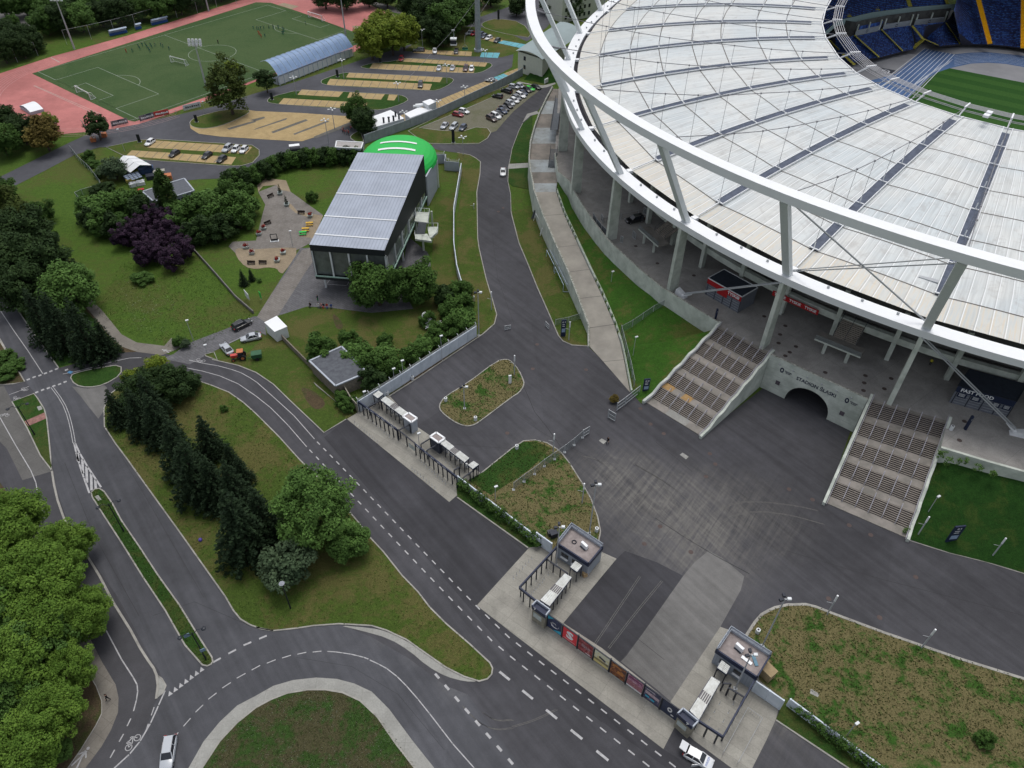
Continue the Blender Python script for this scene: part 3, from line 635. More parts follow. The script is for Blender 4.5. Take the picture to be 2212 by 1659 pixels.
for q in(T(2,2,'1050,690 1280,820 1480,960 1640,1130'),T(2,2,'1230,780 1400,1000 1500,1250 1480,1420'),T(2,2,'2212,1020 2000,1010 1800,1060 1500,1330'),T(2,2,'2212,1100 2010,1105 1850,1150 1560,1390'),T(2,3,'700,600 960,210 1100,0'),T(2,3,'830,620 1050,330 1290,40'),T(2,2,'600,620 720,640 800,700'),T(1,3,'2212,1310 2050,1330 1900,1250 1780,1120'),T(1,3,'2212,1240 2060,1250 1960,1180'),T(2,3,'0,1300 200,1240 380,1150'),T(3,2,'0,1020 250,1050 420,1090'),T(3,2,'0,1105 200,1130 480,1210')):
 q2=chaikin(q,2,False)
 for o in(0,3.2):line_w(mb,[(x+o,y+o*.6)for x,y in q2],.08,.011)
tag(mb.build('tyre_mark',plain('pale_tyre_dust',(.15,.145,.135),.9,scale=2.5,c2=(.085,.085,.085))),kind='structure')
# ================================================================ STADIUM
WHITE=plain('white_steel',(0.82,0.84,0.86),0.45,var=0.02,scale=0.3,spec=0.4)
GREYST=plain('grey_steel',(0.42,0.44,0.46),0.5,var=0.05)
CABLE=plain('cable_steel',(0.22,0.22,0.24),0.5,var=0.03)
WCONC=plain('weathered_white_concrete',(0.62,0.66,0.60),0.85,scale=0.35,c2=(0.42,0.46,0.41))
DIRTYTOP=plain('mossy_wall_top',(0.5,0.5,0.45),0.9,scale=2.5,c2=(0.13,0.14,0.11))
TERR=slabs('terrace_concrete',(0.37,0.355,0.335),(0.34,0.328,0.312),11.0,9.0,(0.14,0.13,0.12),rot=radians(-37),jw=0.012,streak=0.38)
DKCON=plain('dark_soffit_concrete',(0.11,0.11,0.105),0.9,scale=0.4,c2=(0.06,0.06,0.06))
NAVY=plain('navy_paint',(0.017,0.026,0.062),0.5,var=0.05)
GUTT=plain('slate_gutter',(0.085,0.105,0.155),0.55,scale=0.8,c2=(0.05,0.065,0.10))
JOINT=plain('dark_roof_joint',(0.16,0.15,0.14),0.8)
BLK=plain('black_slot',(0.012,0.012,0.02),0.7)
ZT=8.0
def Zc(x0,y0,w,u,v):k=w/2212.0;return((x0+u*k)*0.864,(y0+v*k)*0.864)
LN=[Zc(1290,0,240,2100,290),Zc(1290,0,240,1640,800),Zc(1290,0,240,1390,1405),Zc(1290,140,240,1375,830),Zc(1340,280,320,940,305),Zc(1340,280,320,1600,1045),(1498.5,474.8),(1712.8,586.0),(2005.0,697.0)]
IC=[(1659+a/4,b/4)for a,b in[(500,95),(475,215),(500,340),(620,510),(760,640),(980,760),(1270,890),(1640,1015),(2060,1130)]]
ZL,ZI=25.3,35.0
meas=[G(a,b,ZL)for a,b in LN][::-1];measI=[G(a,b,ZI)for a,b in IC][::-1]
NN=40
def ringgen(al=50.0,A=2.6,step=24.4):
 lo,hi=7.0,13.0
 for _ in range(50):
  c=(lo+hi)/2;h=142.0;hs=[]
  for k in range(NN):
   hs.append(h);h-=c-A*cos(2*radians(h-4.5-al))
  if 142.0-h>360:hi=c
  else:lo=c
 q=[Vector((0,0))]
 for h in hs:q.append(q[-1]+step*Vector((cos(radians(h)),sin(radians(h)))))
 e=q[-1]/NN
 return[q[k]-e*k for k in range(NN)]
gen=ringgen()
ca=sum((m.xy for m in meas),Vector((0,0)))/9;cb=sum(gen[:9],Vector((0,0)))/9
sn=sum((gen[i]-cb).cross(meas[i].xy-ca)for i in range(9));cs=sum((gen[i]-cb).dot(meas[i].xy-ca)for i in range(9))
an=atan2(sn,cs)
RING=[]
for i in range(NN):
 v=gen[i]-cb;RING.append(Vector((v.x*cos(an)-v.y*sin(an),v.x*sin(an)+v.y*cos(an)))+ca)
d0=meas[0].xy-RING[0];d8=meas[8].xy-RING[8]
for i in range(9):RING[i]=meas[i].xy.copy()
for i,f in((9,.85),(10,.6),(11,.35),(12,.15)):RING[i]=RING[i]+d8*f
for i,f in((39,.85),(38,.6),(37,.35),(36,.15)):RING[i]=RING[i]+d0*f
def nrm(i):
 d=(RING[(i+1)%NN]-RING[(i-1)%NN]).normalized();return Vector((d.y,-d.x))
NRM=[]
for i in range(NN):
 n=nrm(i)
 if i<9:n=(measI[i].xy-meas[i].xy).normalized()
 NRM.append(n)
CEN=sum(RING,Vector((0,0)))/NN
for i in range(NN):
 if NRM[i].dot(CEN-RING[i])<0:NRM[i]=-NRM[i]
def RP(i,r,z):
 """point r metres inward of ring node i"""
 q=RING[i%NN]+NRM[i%NN]*r;return Vector((q.x,q.y,z))
def cat(vals,fn,sub):
 """closed catmull-rom of node points"""
 out=[];n=len(vals)
 for i in range(n):
  p0,p1,p2,p3=vals[(i-1)%n],vals[i],vals[(i+1)%n],vals[(i+2)%n]
  for k in range(sub):
   t=k/sub;out.append(0.5*((2*p1)+(p2-p0)*t+(2*p0-5*p1+4*p2-p3)*t*t+(-p0+3*p1-3*p2+p3)*t*t*t))
 return out
stad=empty('stadium',(CEN.x,CEN.y,0),0,'huge oval stadium with white ring truss and pale panelled roof open over the pitch','stadium')
stad.location=(0,0,0)
def ringband(name,r,w,z0,z1,m,zf=None):
 pts=cat([RP(i,r,0)for i in range(NN)],None,6)
 mb=MB();mb.wall([tuple(p[:2])for p in pts],w,z0,z1,closed=True);return mb.build(name,m,stad)
ringband('lower_ring',-2.0,3.3,24.3,25.7,WHITE)
ringband('ring_slot',0.3,1.0,24.2,25.0,BLK)
ringband('upper_ring',-13.2,2.5,45.8,47.3,WHITE)
ROWS=[0.9,6.9,15.7,24.0,33.4,41.7,51.8,60.4,70.6]
def zr(r):u=r/70.9;return ZL+(ZI-ZL)*u+7.2*u*(1-u)+0.1
def roofmat():
 m,t,b=_nodes('roof_panels')
 uv=coord(t,'UV');sep=t.nodes.new('ShaderNodeSeparateXYZ');t.links.new(uv,sep.inputs[0])
 u=mth(t,'MULTIPLY',sep.outputs[0],10.0);fr=mth(t,'FRACT',u)
 rib=mth(t,'LESS_THAN',fr,0.07);sh=mth(t,'LESS_THAN',mth(t,'ABSOLUTE',mth(t,'SUBTRACT',fr,0.12)),0.04)
 cb=t.nodes.new('ShaderNodeCombineXYZ');t.links.new(mth(t,'FLOOR',mth(t,'ADD',u,0.0)),cb.inputs[0]);t.links.new(mth(t,'FLOOR',sep.outputs[1]),cb.inputs[1])
 wn=t.nodes.new('ShaderNodeTexWhiteNoise');wn.noise_dimensions='2D';t.links.new(cb.outputs[0],wn.inputs['Vector'])
 v=coord(t)
 big=noise(t,v,0.05,5,0.65,0.3);st=noise(t,v,0.35,6,0.7,0.6)
 mp=t.nodes.new('ShaderNodeCombineXYZ');t.links.new(mth(t,'MULTIPLY',sep.outputs[0],60.0),mp.inputs[0]);t.links.new(mth(t,'MULTIPLY',sep.outputs[1],1.2),mp.inputs[1])
 sk=t.nodes.new('ShaderNodeTexNoise');sk.inputs['Scale'].default_value=1.0;sk.inputs['Detail'].default_value=4;t.links.new(mp.outputs[0],sk.inputs['Vector'])
 a=mix(t,ramp(t,big,[(0.35,0.0),(0.65,1.0)]),(0.55,0.60,0.62),(0.65,0.66,0.64))
 a=mix(t,1.0,a,ramp(t,wn.outputs['Value'],[(0.0,0.93),(1.0,1.05)]),'MULTIPLY')
 a=mix(t,1.0,a,ramp(t,sk.outputs['Fac'],[(0.35,0.86),(0.65,1.06)]),'MULTIPLY')
 a=mix(t,ramp(t,st,[(0.52,0.0),(0.74,0.6)]),a,(0.36,0.345,0.33))
 low=mth(t,'LESS_THAN',sep.outputs[1],1.0)
 rust=mth(t,'MULTIPLY',low,ramp(t,sk.outputs['Fac'],[(0.45,0.0),(0.62,0.55)]))
 a=mix(t,rust,a,(0.60,0.47,0.3));a=mix(t,mth(t,'MULTIPLY',low,0.22),a,(0.70,0.67,0.58))
 a=mix(t,mth(t,'MULTIPLY',sh,0.35),a,(0.3,0.3,0.3));a=mix(t,mth(t,'MULTIPLY',rib,.75),a,(0.82,0.84,0.85))
 t.links.new(a,b.inputs['Base Color']);b.inputs['Roughness'].default_value=0.5;b.inputs['Specular IOR Level'].default_value=0.35
 return m
ROOFM=roofmat()
for i in range(NN):
 mb=MB();sub=5;j=i+1
 for q in range(len(ROWS)-1):
  r0,r1=ROWS[q],ROWS[q+1]
  for k in range(sub):
   a,c=k/sub,(k+1)/sub
   def PT(r,f):
    p=RP(i,r,zr(r));s=RP(j,r,zr(r));o=p.lerp(s,f)
    bow=4*f*(1-f)
    o=o-(NRM[i%NN]+NRM[j%NN]).normalized().to_3d()*(0.55*bow if r<5 else 0.25*bow);o.z+=0.35*bow
    return o
   mb.quad(PT(r0,a),PT(r0,c),PT(r1,c),PT(r1,a),0,uv=[(a,q+.001),(c,q+.001),(c,q+.999),(a,q+.999)])
  if q:
   for k in range(sub):
    a,c=k/sub,(k+1)/sub;up=Zv(0.03)
    mb.quad(PT(r0-.12,a)+up,PT(r0-.12,c)+up,PT(r0+.12,c)+up,PT(r0+.12,a)+up,1)
 mb.build('roof_panel',[ROOFM,JOINT],stad,smooth=False)
def visible(i):return(i%NN)in(0,1,2,3,4,5,6,7,8,9,10,39,38)
POSTM=plain('pale_steel',(0.70,0.74,0.76),0.5,var=0.03)
for i in range(NN):
 n3=NRM[i].to_3d();tn=Vector((-NRM[i].y,NRM[i].x,0))
 mb=MB();mb.bar(RP(i,-2.2,25.6),RP(i,-13.0,45.4),1.5,1.1,up=n3);mb.build('ring_post',POSTM,stad)
 mb=MB();a=RP(i,-2.6,0);lo=[];hi=[]
 for(u,w)in((-1.3,-.45),(1.3,-.45),(1.3,.45),(-1.3,.45)):
  q=a+n3*u*1.05+tn*w;lo.append((q.x,q.y,ZT-.3));q=a+n3*u*0.85+tn*w*.9;hi.append((q.x,q.y,24.4))
 mb.hexa(lo,hi);mb.build('column',WCONC,stad)
 mb=MB()
 for q in range(1,len(ROWS)-1):
  r0,r1=ROWS[q],ROWS[q+1]
  p,s=RP(i,r0+.1,zr(r0)+.42),RP(i,r1-.1,zr(r1)+.42)
  if q==len(ROWS)-2:s=RP(i,r1-3.0,zr(r1-3)+.42)
  w=tn*0.85
  mb.hexa([p-w-Zv(.4),s-w-Zv(.4),s+w-Zv(.4),p+w-Zv(.4)],[p-w,s-w,s+w,p+w])
 mb.build('spoke_gutter',GUTT,stad)
 mb=MB()
 for q in range(0,len(ROWS)-1):
  r0,r1=ROWS[q],ROWS[q+1]
  for sgn in((-1.05,.85)if q else(-.15,)):
   p,s=RP(i,r0,zr(r0)+.45)+tn*sgn,RP(i,r1,zr(r1)+.45)+tn*sgn;mb.bar(p,s,.14 if q else.2,.3)
  if q:mb.bar(RP(i,r0,zr(r0)+.5)-tn*1.0,RP(i,r0,zr(r0)+.5)+tn*1.0,.25,.2);mb.tube(RP(i,r0,zr(r0)+.3),RP(i,r0,zr(r0)+1.9),.13,.1,5)
 mb.box(tuple(RP(i,.2,25.2)),(1.2,1.2,.7),atan2(n3.y,n3.x))
 mb.build('spoke_rail',WHITE,stad)
 mb=MB();cz=lambda r:0.0013*(r-60)**2*1.0+36.55+max(0,(25-r))*.05 if r<60 else 36.55
 CZ=[(-11.4,46.3),(-4,44.8),(4.5,43.1),(15,41.2),(25,39.85),(35,38.85),(45,37.85),(55,37.15),(64,36.75),(72.6,36.5)]
 mb.path([RP(i,r,z)for r,z in CZ],.085,5)
 mb.tube(RP(i,-11.6,46.35),RP(i,-9.2,45.7),.28,.16,6)
 def cab(r):
  for(a,za),(b,zb)in zip(CZ[:-1],CZ[1:]):
   if a<=r<=b:return za+(zb-za)*(r-a)/(b-a)
 for r in ROWS[1:-1]:mb.tube(RP(i,r,zr(r)+.6),RP(i,r,cab(r)),.045,.045,4);mb.box(tuple(RP(i,r,cab(r)-.15)),(.3,.3,.3))
 mb.build('spoke_cable',CABLE,stad)
 mb=MB();mb.tube(RP(i,70.8,35.2),RP(i,74.0,36.6),.16,.22,6)
 mb.bar(RP(i,73.2,36.7),RP(i,76.0,36.85),.35,.35);mb.tube(RP(i,70.8,35.3),RP(i,73.0,36.4),.12,.12,5)
 mb.build('ring_clamp',WHITE,stad)
mb=MB()
for r,z in((73.4,36.8),(74.0,36.8),(74.6,36.8),(75.2,36.8),(75.8,36.8),(73.8,35.6),(74.6,35.6)):
 for i in range(NN):mb.tube(RP(i,r,z),RP(i+1,r,z),.075,.075,5)
mb.build('tension_ring_cable',plain('galvanised_cable',(.5,.5,.52),.4,var=.03),stad)
mb=MB()
for i in range(NN):mb.bar(RP(i,70.7,35.2),RP(i+1,70.7,35.2),.3,.5)
mb.build('roof_edge_beam',WHITE,stad)
for i in list(range(0,9)):
 mb=MB()
 for f in(.2,.45,.7):
  p=RP(i,-1.5,25.7).lerp(RP(i+1,-1.5,25.7),f);p=p-NRM[i].to_3d()*.25*4*f*(1-f)
  mb.box((p.x,p.y,25.7),(.35,.35,.45),.5)
 mb.build('ring_bracket',GREYST,stad)
n7,n8=1,0
mb=MB()
def dbl(a,b,r=.13,off=.35):
 d=(Vector(b)-Vector(a));s=d.cross(Zv(1)).normalized()*off
 mb.tube(a,b,r*1.0,r*1.0,6)
mb.tube(RP(1,-11.6,45.0),RP(0,-1.2,25.9),.16,.16,6)
mb.tube(RP(0,-11.8,45.0)+Zv(.5),RP(1,-1.4,26.2),.11,.11,6);mb.tube(RP(0,-11.8,44.4),RP(1,-1.4,25.9),.11,.11,6)
A1=G(1478.5,637.5,8.6);A2=G(2191,929.5,8.8)
A1b=RP(1,-3.4,24.4);A2b=RP(0,-3.4,24.4)
for s in(-.22,.22):
 mb.tube(A1b+Vector((s,s,0)),A1+Vector((s,s,0.4)),.13,.13,6);mb.tube(A2b+Vector((s,s,0)),A2+Vector((s,s,.4)),.13,.13,6)
mb.build('bracing_cable',GREYST,stad)
for a,bb in((A1,A1b),(A2,A2b)):
 mb=MB();d=(bb-a).normalized();d2=Vector((d.x,d.y,0)).normalized();o=a-d2*.9;rz=atan2(d2.y,d2.x)
 c,s=cos(rz),sin(rz)
 lo=[(o.x+c*x-s*y,o.y+s*x+c*y,ZT)for x,y in((-1.4,-.7),(1.4,-.7),(1.4,.7),(-1.4,.7))];hi=[(o.x+c*x-s*y,o.y+s*x+c*y,z)for x,y,z in((-1.2,-.6,9.4),(.8,-.6,8.7),(.8,.6,8.7),(-1.2,.6,9.4))]
 mb.hexa(lo,hi);mb.tube(a-d*.6,a+d*2.2,.45,.2,8);mb.build('cable_anchor',WHITE,stad)
for s_,z in(('1999,602',27.6),('2086,418',31.2)):
 p=G(*P(s_)[0],z);d=NRM[0].to_3d();t2=Vector((-d.y,d.x,0));mb=MB();mb.bar(p-t2*2.2,p+t2*1.2,1.0,.5);mb.build('roof_hatch',GREYST,stad);mb=MB();mb.bar(p+d*1.0-t2*1.2,p+d*2.6-t2*1.2,1.2,.4);mb.build('hatch_lid',GUTT,stad)
# ---- structure under the roof: inner columns, ring beam, dark back of the stands
for i in NN and range(NN):
 if not visible(i):continue
 for f in(0.15,0.65):
  p=RP(i,9.5,ZT-.2).lerp(RP(i+1,9.5,ZT-.2),f);q=Vector((p.x,p.y,20));n3=NRM[i].to_3d()
  mb=MB();mb.bar(p,q,.9,1.1,up=n3);mb.build('inner_column',WCONC,stad)
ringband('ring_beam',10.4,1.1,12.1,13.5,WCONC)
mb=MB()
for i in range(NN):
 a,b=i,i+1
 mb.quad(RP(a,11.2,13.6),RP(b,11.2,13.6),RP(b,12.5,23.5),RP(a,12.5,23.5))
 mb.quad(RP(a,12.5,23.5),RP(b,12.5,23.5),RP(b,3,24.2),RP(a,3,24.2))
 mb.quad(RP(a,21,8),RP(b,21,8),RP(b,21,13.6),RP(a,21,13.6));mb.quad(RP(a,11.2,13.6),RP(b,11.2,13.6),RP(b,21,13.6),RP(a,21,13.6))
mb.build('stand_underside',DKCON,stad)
# ---- bowl
SEATS=None
def seatmat():
 m,t,b=_nodes('blue_seats');uv=coord(t,'UV')
 mp=t.nodes.new('ShaderNodeMapping');mp.inputs['Scale'].default_value=(2.0,1,1);t.links.new(uv,mp.inputs[0])
 vo=t.nodes.new('ShaderNodeTexVoronoi');vo.voronoi_dimensions='2D';vo.inputs['Scale'].default_value=1.0;t.links.new(mp.outputs[0],vo.inputs['Vector'])
 n=noise(t,mp.outputs[0],0.25,4,.7)
 sp=t.nodes.new('ShaderNodeSeparateXYZ');t.links.new(vo.outputs['Color'],sp.inputs[0])
 k=mth(t,'ADD',mth(t,'MULTIPLY',sp.outputs[0],.6),mth(t,'MULTIPLY',n,.5))
 t.links.new(ramp(t,k,[(.3,(.012,.024,.12)),(.6,(.03,.085,.36)),(.85,(.07,.2,.58))]),b.inputs['Base Color'])
 b.inputs['Roughness'].default_value=.5;return m
SEATS=seatmat();STEPD=plain('tier_concrete',(.05,.05,.075),.9)
def sub(pl,n):
 """resample a list of 3d points to n+1 even points"""
 s=[0]
 for a,b in zip(pl[:-1],pl[1:]):s.append(s[-1]+(b-a).length)
 out=[]
 for k in range(n+1):
  d=s[-1]*k/n;i=0
  while i<len(pl)-2 and s[i+1]<d:i+=1
  f=(d-s[i])/max(1e-9,s[i+1]-s[i]);out.append(pl[i].lerp(pl[i+1],f))
 return out
def U(s,z):return[G(a,b,z)for a,b in T(3,0,s)]
def tier(lo,hi,rows,nu=24):
 L=sub(lo,nu);H=sub(hi,nu);mb=MB()
 for r in range(rows):
  for k in range(nu):
   a0=L[k].lerp(H[k],r/rows);a1=L[k+1].lerp(H[k+1],r/rows);b0=L[k].lerp(H[k],(r+1)/rows);b1=L[k+1].lerp(H[k+1],(r+1)/rows)
   z=b0.z;zz=a0.z;l=(L[1]-L[0]).length
   c0=a0.lerp(b0,.45);c1=a1.lerp(b1,.45)
   u0,u1=k*l,(k+1)*l
   mb.quad((a0.x,a0.y,zz),(a1.x,a1.y,zz),(a1.x,a1.y,z),(a0.x,a0.y,z),1)
   mb.quad((a0.x,a0.y,z),(a1.x,a1.y,z),(c1.x,c1.y,z),(c0.x,c0.y,z),1)
   mb.quad((c0.x,c0.y,z),(c1.x,c1.y,z),(c1.x,c1.y,z+.38),(c0.x,c0.y,z+.38),0,uv=[(u0,r),(u1,r),(u1,r+.5),(u0,r+.5)])
   mb.quad((c0.x,c0.y,z+.38),(c1.x,c1.y,z+.38),(b1.x,b1.y,z+.2),(b0.x,b0.y,z+.2),0,uv=[(u0,r+.5),(u1,r+.5),(u1,r+1),(u0,r+1)])
 mb.build('seating_tier',[SEATS,STEPD],stad)
LB='430,300 560,470 620,530 700,560 830,520 960,505 1170,450 1270,430';LT='330,180 470,260 560,300 700,330 745,310 960,265 1100,245 1230,228'
tier(U(LB,1.4),U(LT,8.5),18,30)
tier(U('1290,418 1330,360 1345,352',1.6)+U('1400,375 1480,408',2.2)+U('1560,400 1660,388',1.4),U('1235,228 1290,220',8.5)+U('1400,210 1520,200 1560,172 1600,100',9.5),18,14)
tier(U('1665,387 1790,388 1900,391 2050,402 2212,425 2500,480',1.4),U('1605,100 1640,-40 1900,-120 2212,-120 2500,-110',17.0),38,20)
tier(U('380,380 600,182 700,160 900,113 1250,68 1540,47',13.6),U('200,100 400,-60 560,-110 800,-170 1200,-230 1560,-240',22.0),20,22)
def strip(name,pts,z0s,m,w=None,parent=stad):
 pass
BAND=plain('pale_fascia',(.34,.46,.45),.7,var=.06);BOXW=plain('grey_white_board',(.33,.36,.40),.7,var=.08)
mb=MB();a=U('380,380 600,182 700,160 900,113 1250,68 1540,47 1640,40',13.9);b=U('380,400 600,182 700,160 900,113 1250,68 1540,47 1640,40',13.9)
for p,q in zip(a[:-1],a[1:]):mb.quad((p.x,p.y,11.9),(q.x,q.y,11.9),(q.x,q.y,14.1),(p.x,p.y,14.1));mb.quad((p.x,p.y,14.1),(q.x,q.y,14.1),(q.x+.5,q.y+.6,14.1),(p.x+.5,p.y+.6,14.1))
mb.build('upper_tier_fascia',BAND,stad)
mb=MB();g=sub(U('470,262 560,302 700,332 745,312 960,268 1230,230 1520,202',8.5),24)
for p,q in zip(g[:-1],g[1:]):
 o=Vector((2.4,3.2,0))
 mb.quad(p,q,q+o,p+o);mb.quad(p+o,q+o,q+o+Zv(5),p+o+Zv(5))
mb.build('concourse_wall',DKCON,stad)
for s in('745,315 945,272','985,262 1215,226','1258,222 1510,198'):
 mb=MB();p,q=U(s,8.6);e=Vector((.3,.4,0));mb.quad(p+e,q+e,q+e+Zv(1.9),p+e+Zv(1.9))
 mb.quad(p+e+Zv(1.9),q+e+Zv(1.9),q+e*4+Zv(1.9),p+e*4+Zv(1.9));o=mb.build('box_parapet',BOXW,stad)
 mb=MB();c=p.lerp(q,.5);d=(q-p).normalized()*.55;k=Vector((.0,-.03,0))+e
 for(x0,x1,z0,z1)in((-1,-.75,.5,1.5),(.75,1,.5,1.5),(-.75,.75,.5,.72),(-.75,.75,1.28,1.5)):mb.quad(c+d*x0+k+Zv(z0),c+d*x1+k+Zv(z0),c+d*x1+k+Zv(z1),c+d*x0+k+Zv(z1))
 mb.build('emblem',BLK,o)
 mb=MB();mb.quad(p+e*6,q+e*6,q+e*9+Zv(2.8),p+e*9+Zv(2.8),0,uv=[(0,0),(20,0),(20,3),(0,3)]);mb.build('box_seats',SEATS,stad)
 for f in(0,.5,1):
  mb=MB();c=p.lerp(q,f)+e*3;mb.box((c.x,c.y,8.5),(.5,.5,4.2));mb.build('concourse_column',WCONC,stad)
YA=plain('yellow_stair_paint',(.46,.42,.07),.8,scale=2.0,c2=(.28,.26,.05));YO=plain('orange_stair_paint',(.80,.42,.004),.7,var=.04)
def aisle(s0,z0,s1,z1,w,m,n=18):
 if n==40:z0+=1.3;z1+=1.6
 p=U(s0,z0)[0];q=U(s1,z1)[0];d=(q-p);t_=Vector((-d.y,d.x,0)).normalized()*w/2;mb=MB()
 for k in range(n):
  a=p.lerp(q,k/n);b=p.lerp(q,(k+1)/n);z=b.z+.5
  mb.quad((a.x-t_.x,a.y-t_.y,a.z+.5),(a.x+t_.x,a.y+t_.y,a.z+.5),(a.x+t_.x,a.y+t_.y,z),(a.x-t_.x,a.y-t_.y,z));mb.quad((a.x-t_.x,a.y-t_.y,z),(a.x+t_.x,a.y+t_.y,z),(b.x+t_.x,b.y+t_.y,z),(b.x-t_.x,b.y-t_.y,z))
 mb.build('aisle_stair',m,stad)
aisle('955,508',1.4,'742,318',8.5,1.9,YA);aisle('1160,455',1.4,'975,268',8.5,1.9,YA);aisle('1250,432',1.4,'1338,352',4.6,1.9,YA,8);aisle('1335,352',4.6,'1240,235',8.5,1.9,YA,10)
aisle('1480,412',1.6,'1340,350',4.4,1.2,YA,8);aisle('1652,390',1.4,'1530,208',8.6,1.9,YA);aisle('745,575',1.2,'640,480',4,1.9,YA,8);aisle('600,440',4,'520,360',8,1.9,YA,8)
aisle('1912,392',1.5,'1800,-40',16,2.6,YO,40);aisle('2205,430',1.5,'2210,-60',16.5,2.6,YO,40)
for s0,s1 in(('700,158','560,-30'),('945,102','860,-60'),('1225,68','1180,-60'),('1545,45','1510,-60')):aisle(s0,13.7,s1,17.5,1.9,YA,12)
GREYC=plain('field_surround_concrete',(.23,.235,.25),.9,scale=.1,c2=(.19,.195,.21));BTRK=asphalt('blue_track',(.055,.105,.22));STURF=None
def stripes():
 m,t,b=_nodes('striped_turf');v=coord(t);mp=t.nodes.new('ShaderNodeMapping');mp.inputs['Rotation'].default_value[2]=radians(-56);t.links.new(v,mp.inputs[0])
 sp=t.nodes.new('ShaderNodeSeparateXYZ');t.links.new(mp.outputs[0],sp.inputs[0])
 w=mth(t,'GREATER_THAN',mth(t,'FRACT',mth(t,'MULTIPLY',sp.outputs[0],.105)),.5)
 a=mix(t,w,(.022,.07,.014),(.032,.088,.018));a=mix(t,1.0,a,ramp(t,noise(t,v,1.5,5,.8),[(.3,.75),(.7,1.25)]),'MULTIPLY')
 t.links.new(a,b.inputs['Base Color']);b.inputs['Roughness'].default_value=.9;b.inputs['Specular IOR Level'].default_value=.1;return m
mb=MB();mb.prism([tuple(RP(i,24,0)[:2])for i in range(NN)],-.02,0.012);tag(mb.build('stadium_floor',GREYC),kind='structure')
F3=lambda s:T(3,0,s)
sheet('stadium_track',F3('1355,420 1480,445 1610,470 1750,455 1900,452 2212,482 2600,550 2600,660 2212,580 2050,552 1900,542 1750,550 1570,590 1450,632 1380,680 1300,760 1205,850 1000,1050 700,900 890,695 1100,640'),0.03,BTRK)
sheet('stadium_pitch',F3('1570,590 1450,630 1390,680 1310,760 1210,850 1050,1010 1500,1400 2600,1500 2700,800 2212,715'),0.04,stripes())
mb=MB();WL=plain('track_line_paint',(.6,.63,.68),.7)
ed=[(1355+(1610-1355)*k/8.0,420+50*k/8.0)for k in range(9)];eb=[(760+(1140-760)*k/8.0,880+(960-880)*k/8.0)for k in range(9)]
for(a,b),(c,d)in zip(ed,eb):line_w(mb,[(1659+a/4,b/4),(1659+c/4,d/4)],.22,.05)
for k in range(1,8):
 o=k/8.0;line_w(mb,[(1659+x/4,(y0+(y1-y0)*o)/4)for x,y0,y1 in((1610,470,578),(1750,455,550),(1900,452,542),(2050,463,552),(2212,482,580),(2500,535,640))],.12,.05)
for k in range(1,5):
 o=k/5.0;line_w(mb,[(1659+x/4,y/4)for x,y in((1610-60*o,500+60*o),(1500-100*o,560+90*o),(1300-100*o,700+90*o),(1150-80*o,850+60*o))],.12,.05)
tag(mb.build('track_marking',WL),kind='structure')
mb=MB();line_w(mb,F3('975,588 1100,610 1040,650 930,620 975,588'),.4,.06);mb.prism([tuple(G(a,b)[:2])for a,b in F3('975,588 1100,610 1040,650 925,622')],.04,.055);tag(mb.build('painted_panel',plain('dark_panel_paint',(.03,.035,.05),.7)),kind='structure')
mb=MB();line_w(mb,F3('985,612 1020,604 1050,616 1035,634 1000,630'),.5,.07);tag(mb.build('painted_emblem',WL),kind='structure')
p=U('1915,955',38.5)[0];mb=MB();mb.box((p.x-.7,p.y-.8,37.4),(1.5,1.2,.5),.9);mb.box((p.x+.7,p.y+.8,37.4),(1.5,1.2,.5),.9);mb.build('light_fitting',WHITE,stad)
# ================================================================ TERRACE, WALLS, RAMP, STAIRS
wt=[Zc(1300,460,240,u,v)for u,v in((1160,-60),(1240,140),(1500,560),(1800,980),(2000,1240),(2212,1450))]+[Zc(1560,540,240,u,v)for u,v in((370,1220),(900,1659))]+T(2,1,'1340,845 1600,1010 1790,1125')
wt=[(1199.0,330.0),(1206.0,370.0)]+wt
wb=[(1194,360),(1200,385)]+[Zc(1300,460,240,u,v)for u,v in((1030,60),(1110,290),(1200,520),(1400,880),(1640,1220),(1990,1640))]+[Zc(1360,640,240,u,v)for u,v in((1830,370),(2212,720))]+T(2,1,'1310,970 1500,1100 1670,1210 1700,1230')
def basez(xy,poly,z1,lo=-2):
 """height at which the vertical through xy meets the surveyed foot line"""
 best=None
 for k in range(0,240):
  z=z1-k*(z1-lo)/240;a,b=pr((xy[0],xy[1],z))
  for(x0,y0),(x1,y1)in zip(poly[:-1],poly[1:]):
   if min(x0,x1)-.01<=a<=max(x0,x1)+.01 and x1!=x0:
    y=y0+(y1-y0)*(a-x0)/(x1-x0)
    if best is None or abs(y-b)<best[0]:best=(abs(y-b),z)
 return best[1]if best else z1-4.5
WT=[G(a,b,9.0)for a,b in wt];WBZ=[basez(p.xy,wb,9.0)for p in WT]
WBZ=[min(max(z,2.5),6.5)for z in WBZ]
wall_o=MB();wall_o.wall([tuple(p[:2])for p in WT],.35,[z-1.2 for z in WBZ],9.0,top=1)
tag(wall_o.build('retaining_wall',[WCONC,DIRTYTOP]),'long curved white retaining wall along the stadium terrace above the left grass bank','wall')
wtr=T(3,2,'1500,545 1620,580 1900,665 2212,752')+[(2330,1052)];wbr=T(3,2,'1430,628 1560,665 1900,760 2212,832')+[(2330,1070)]
WTR=[G(a,b,8.4)for a,b in wtr];ZBR=[basez(p.xy,wbr,8.4)for p in WTR]
mb=MB();mb.wall([tuple(p[:2])for p in WTR],.5,[z-1.5 for z in ZBR],8.4);tag(mb.build('retaining_wall',WCONC),'low white retaining wall with creepers above the right grass bank','wall')
def V2(p):return Vector((p[0],p[1]))
SL={'TL':G(1551,708,8).xy,'TR':G(1661,766,8).xy,'BR':G(1513.5,942,0).xy,'BL':G(1396,870,0).xy}
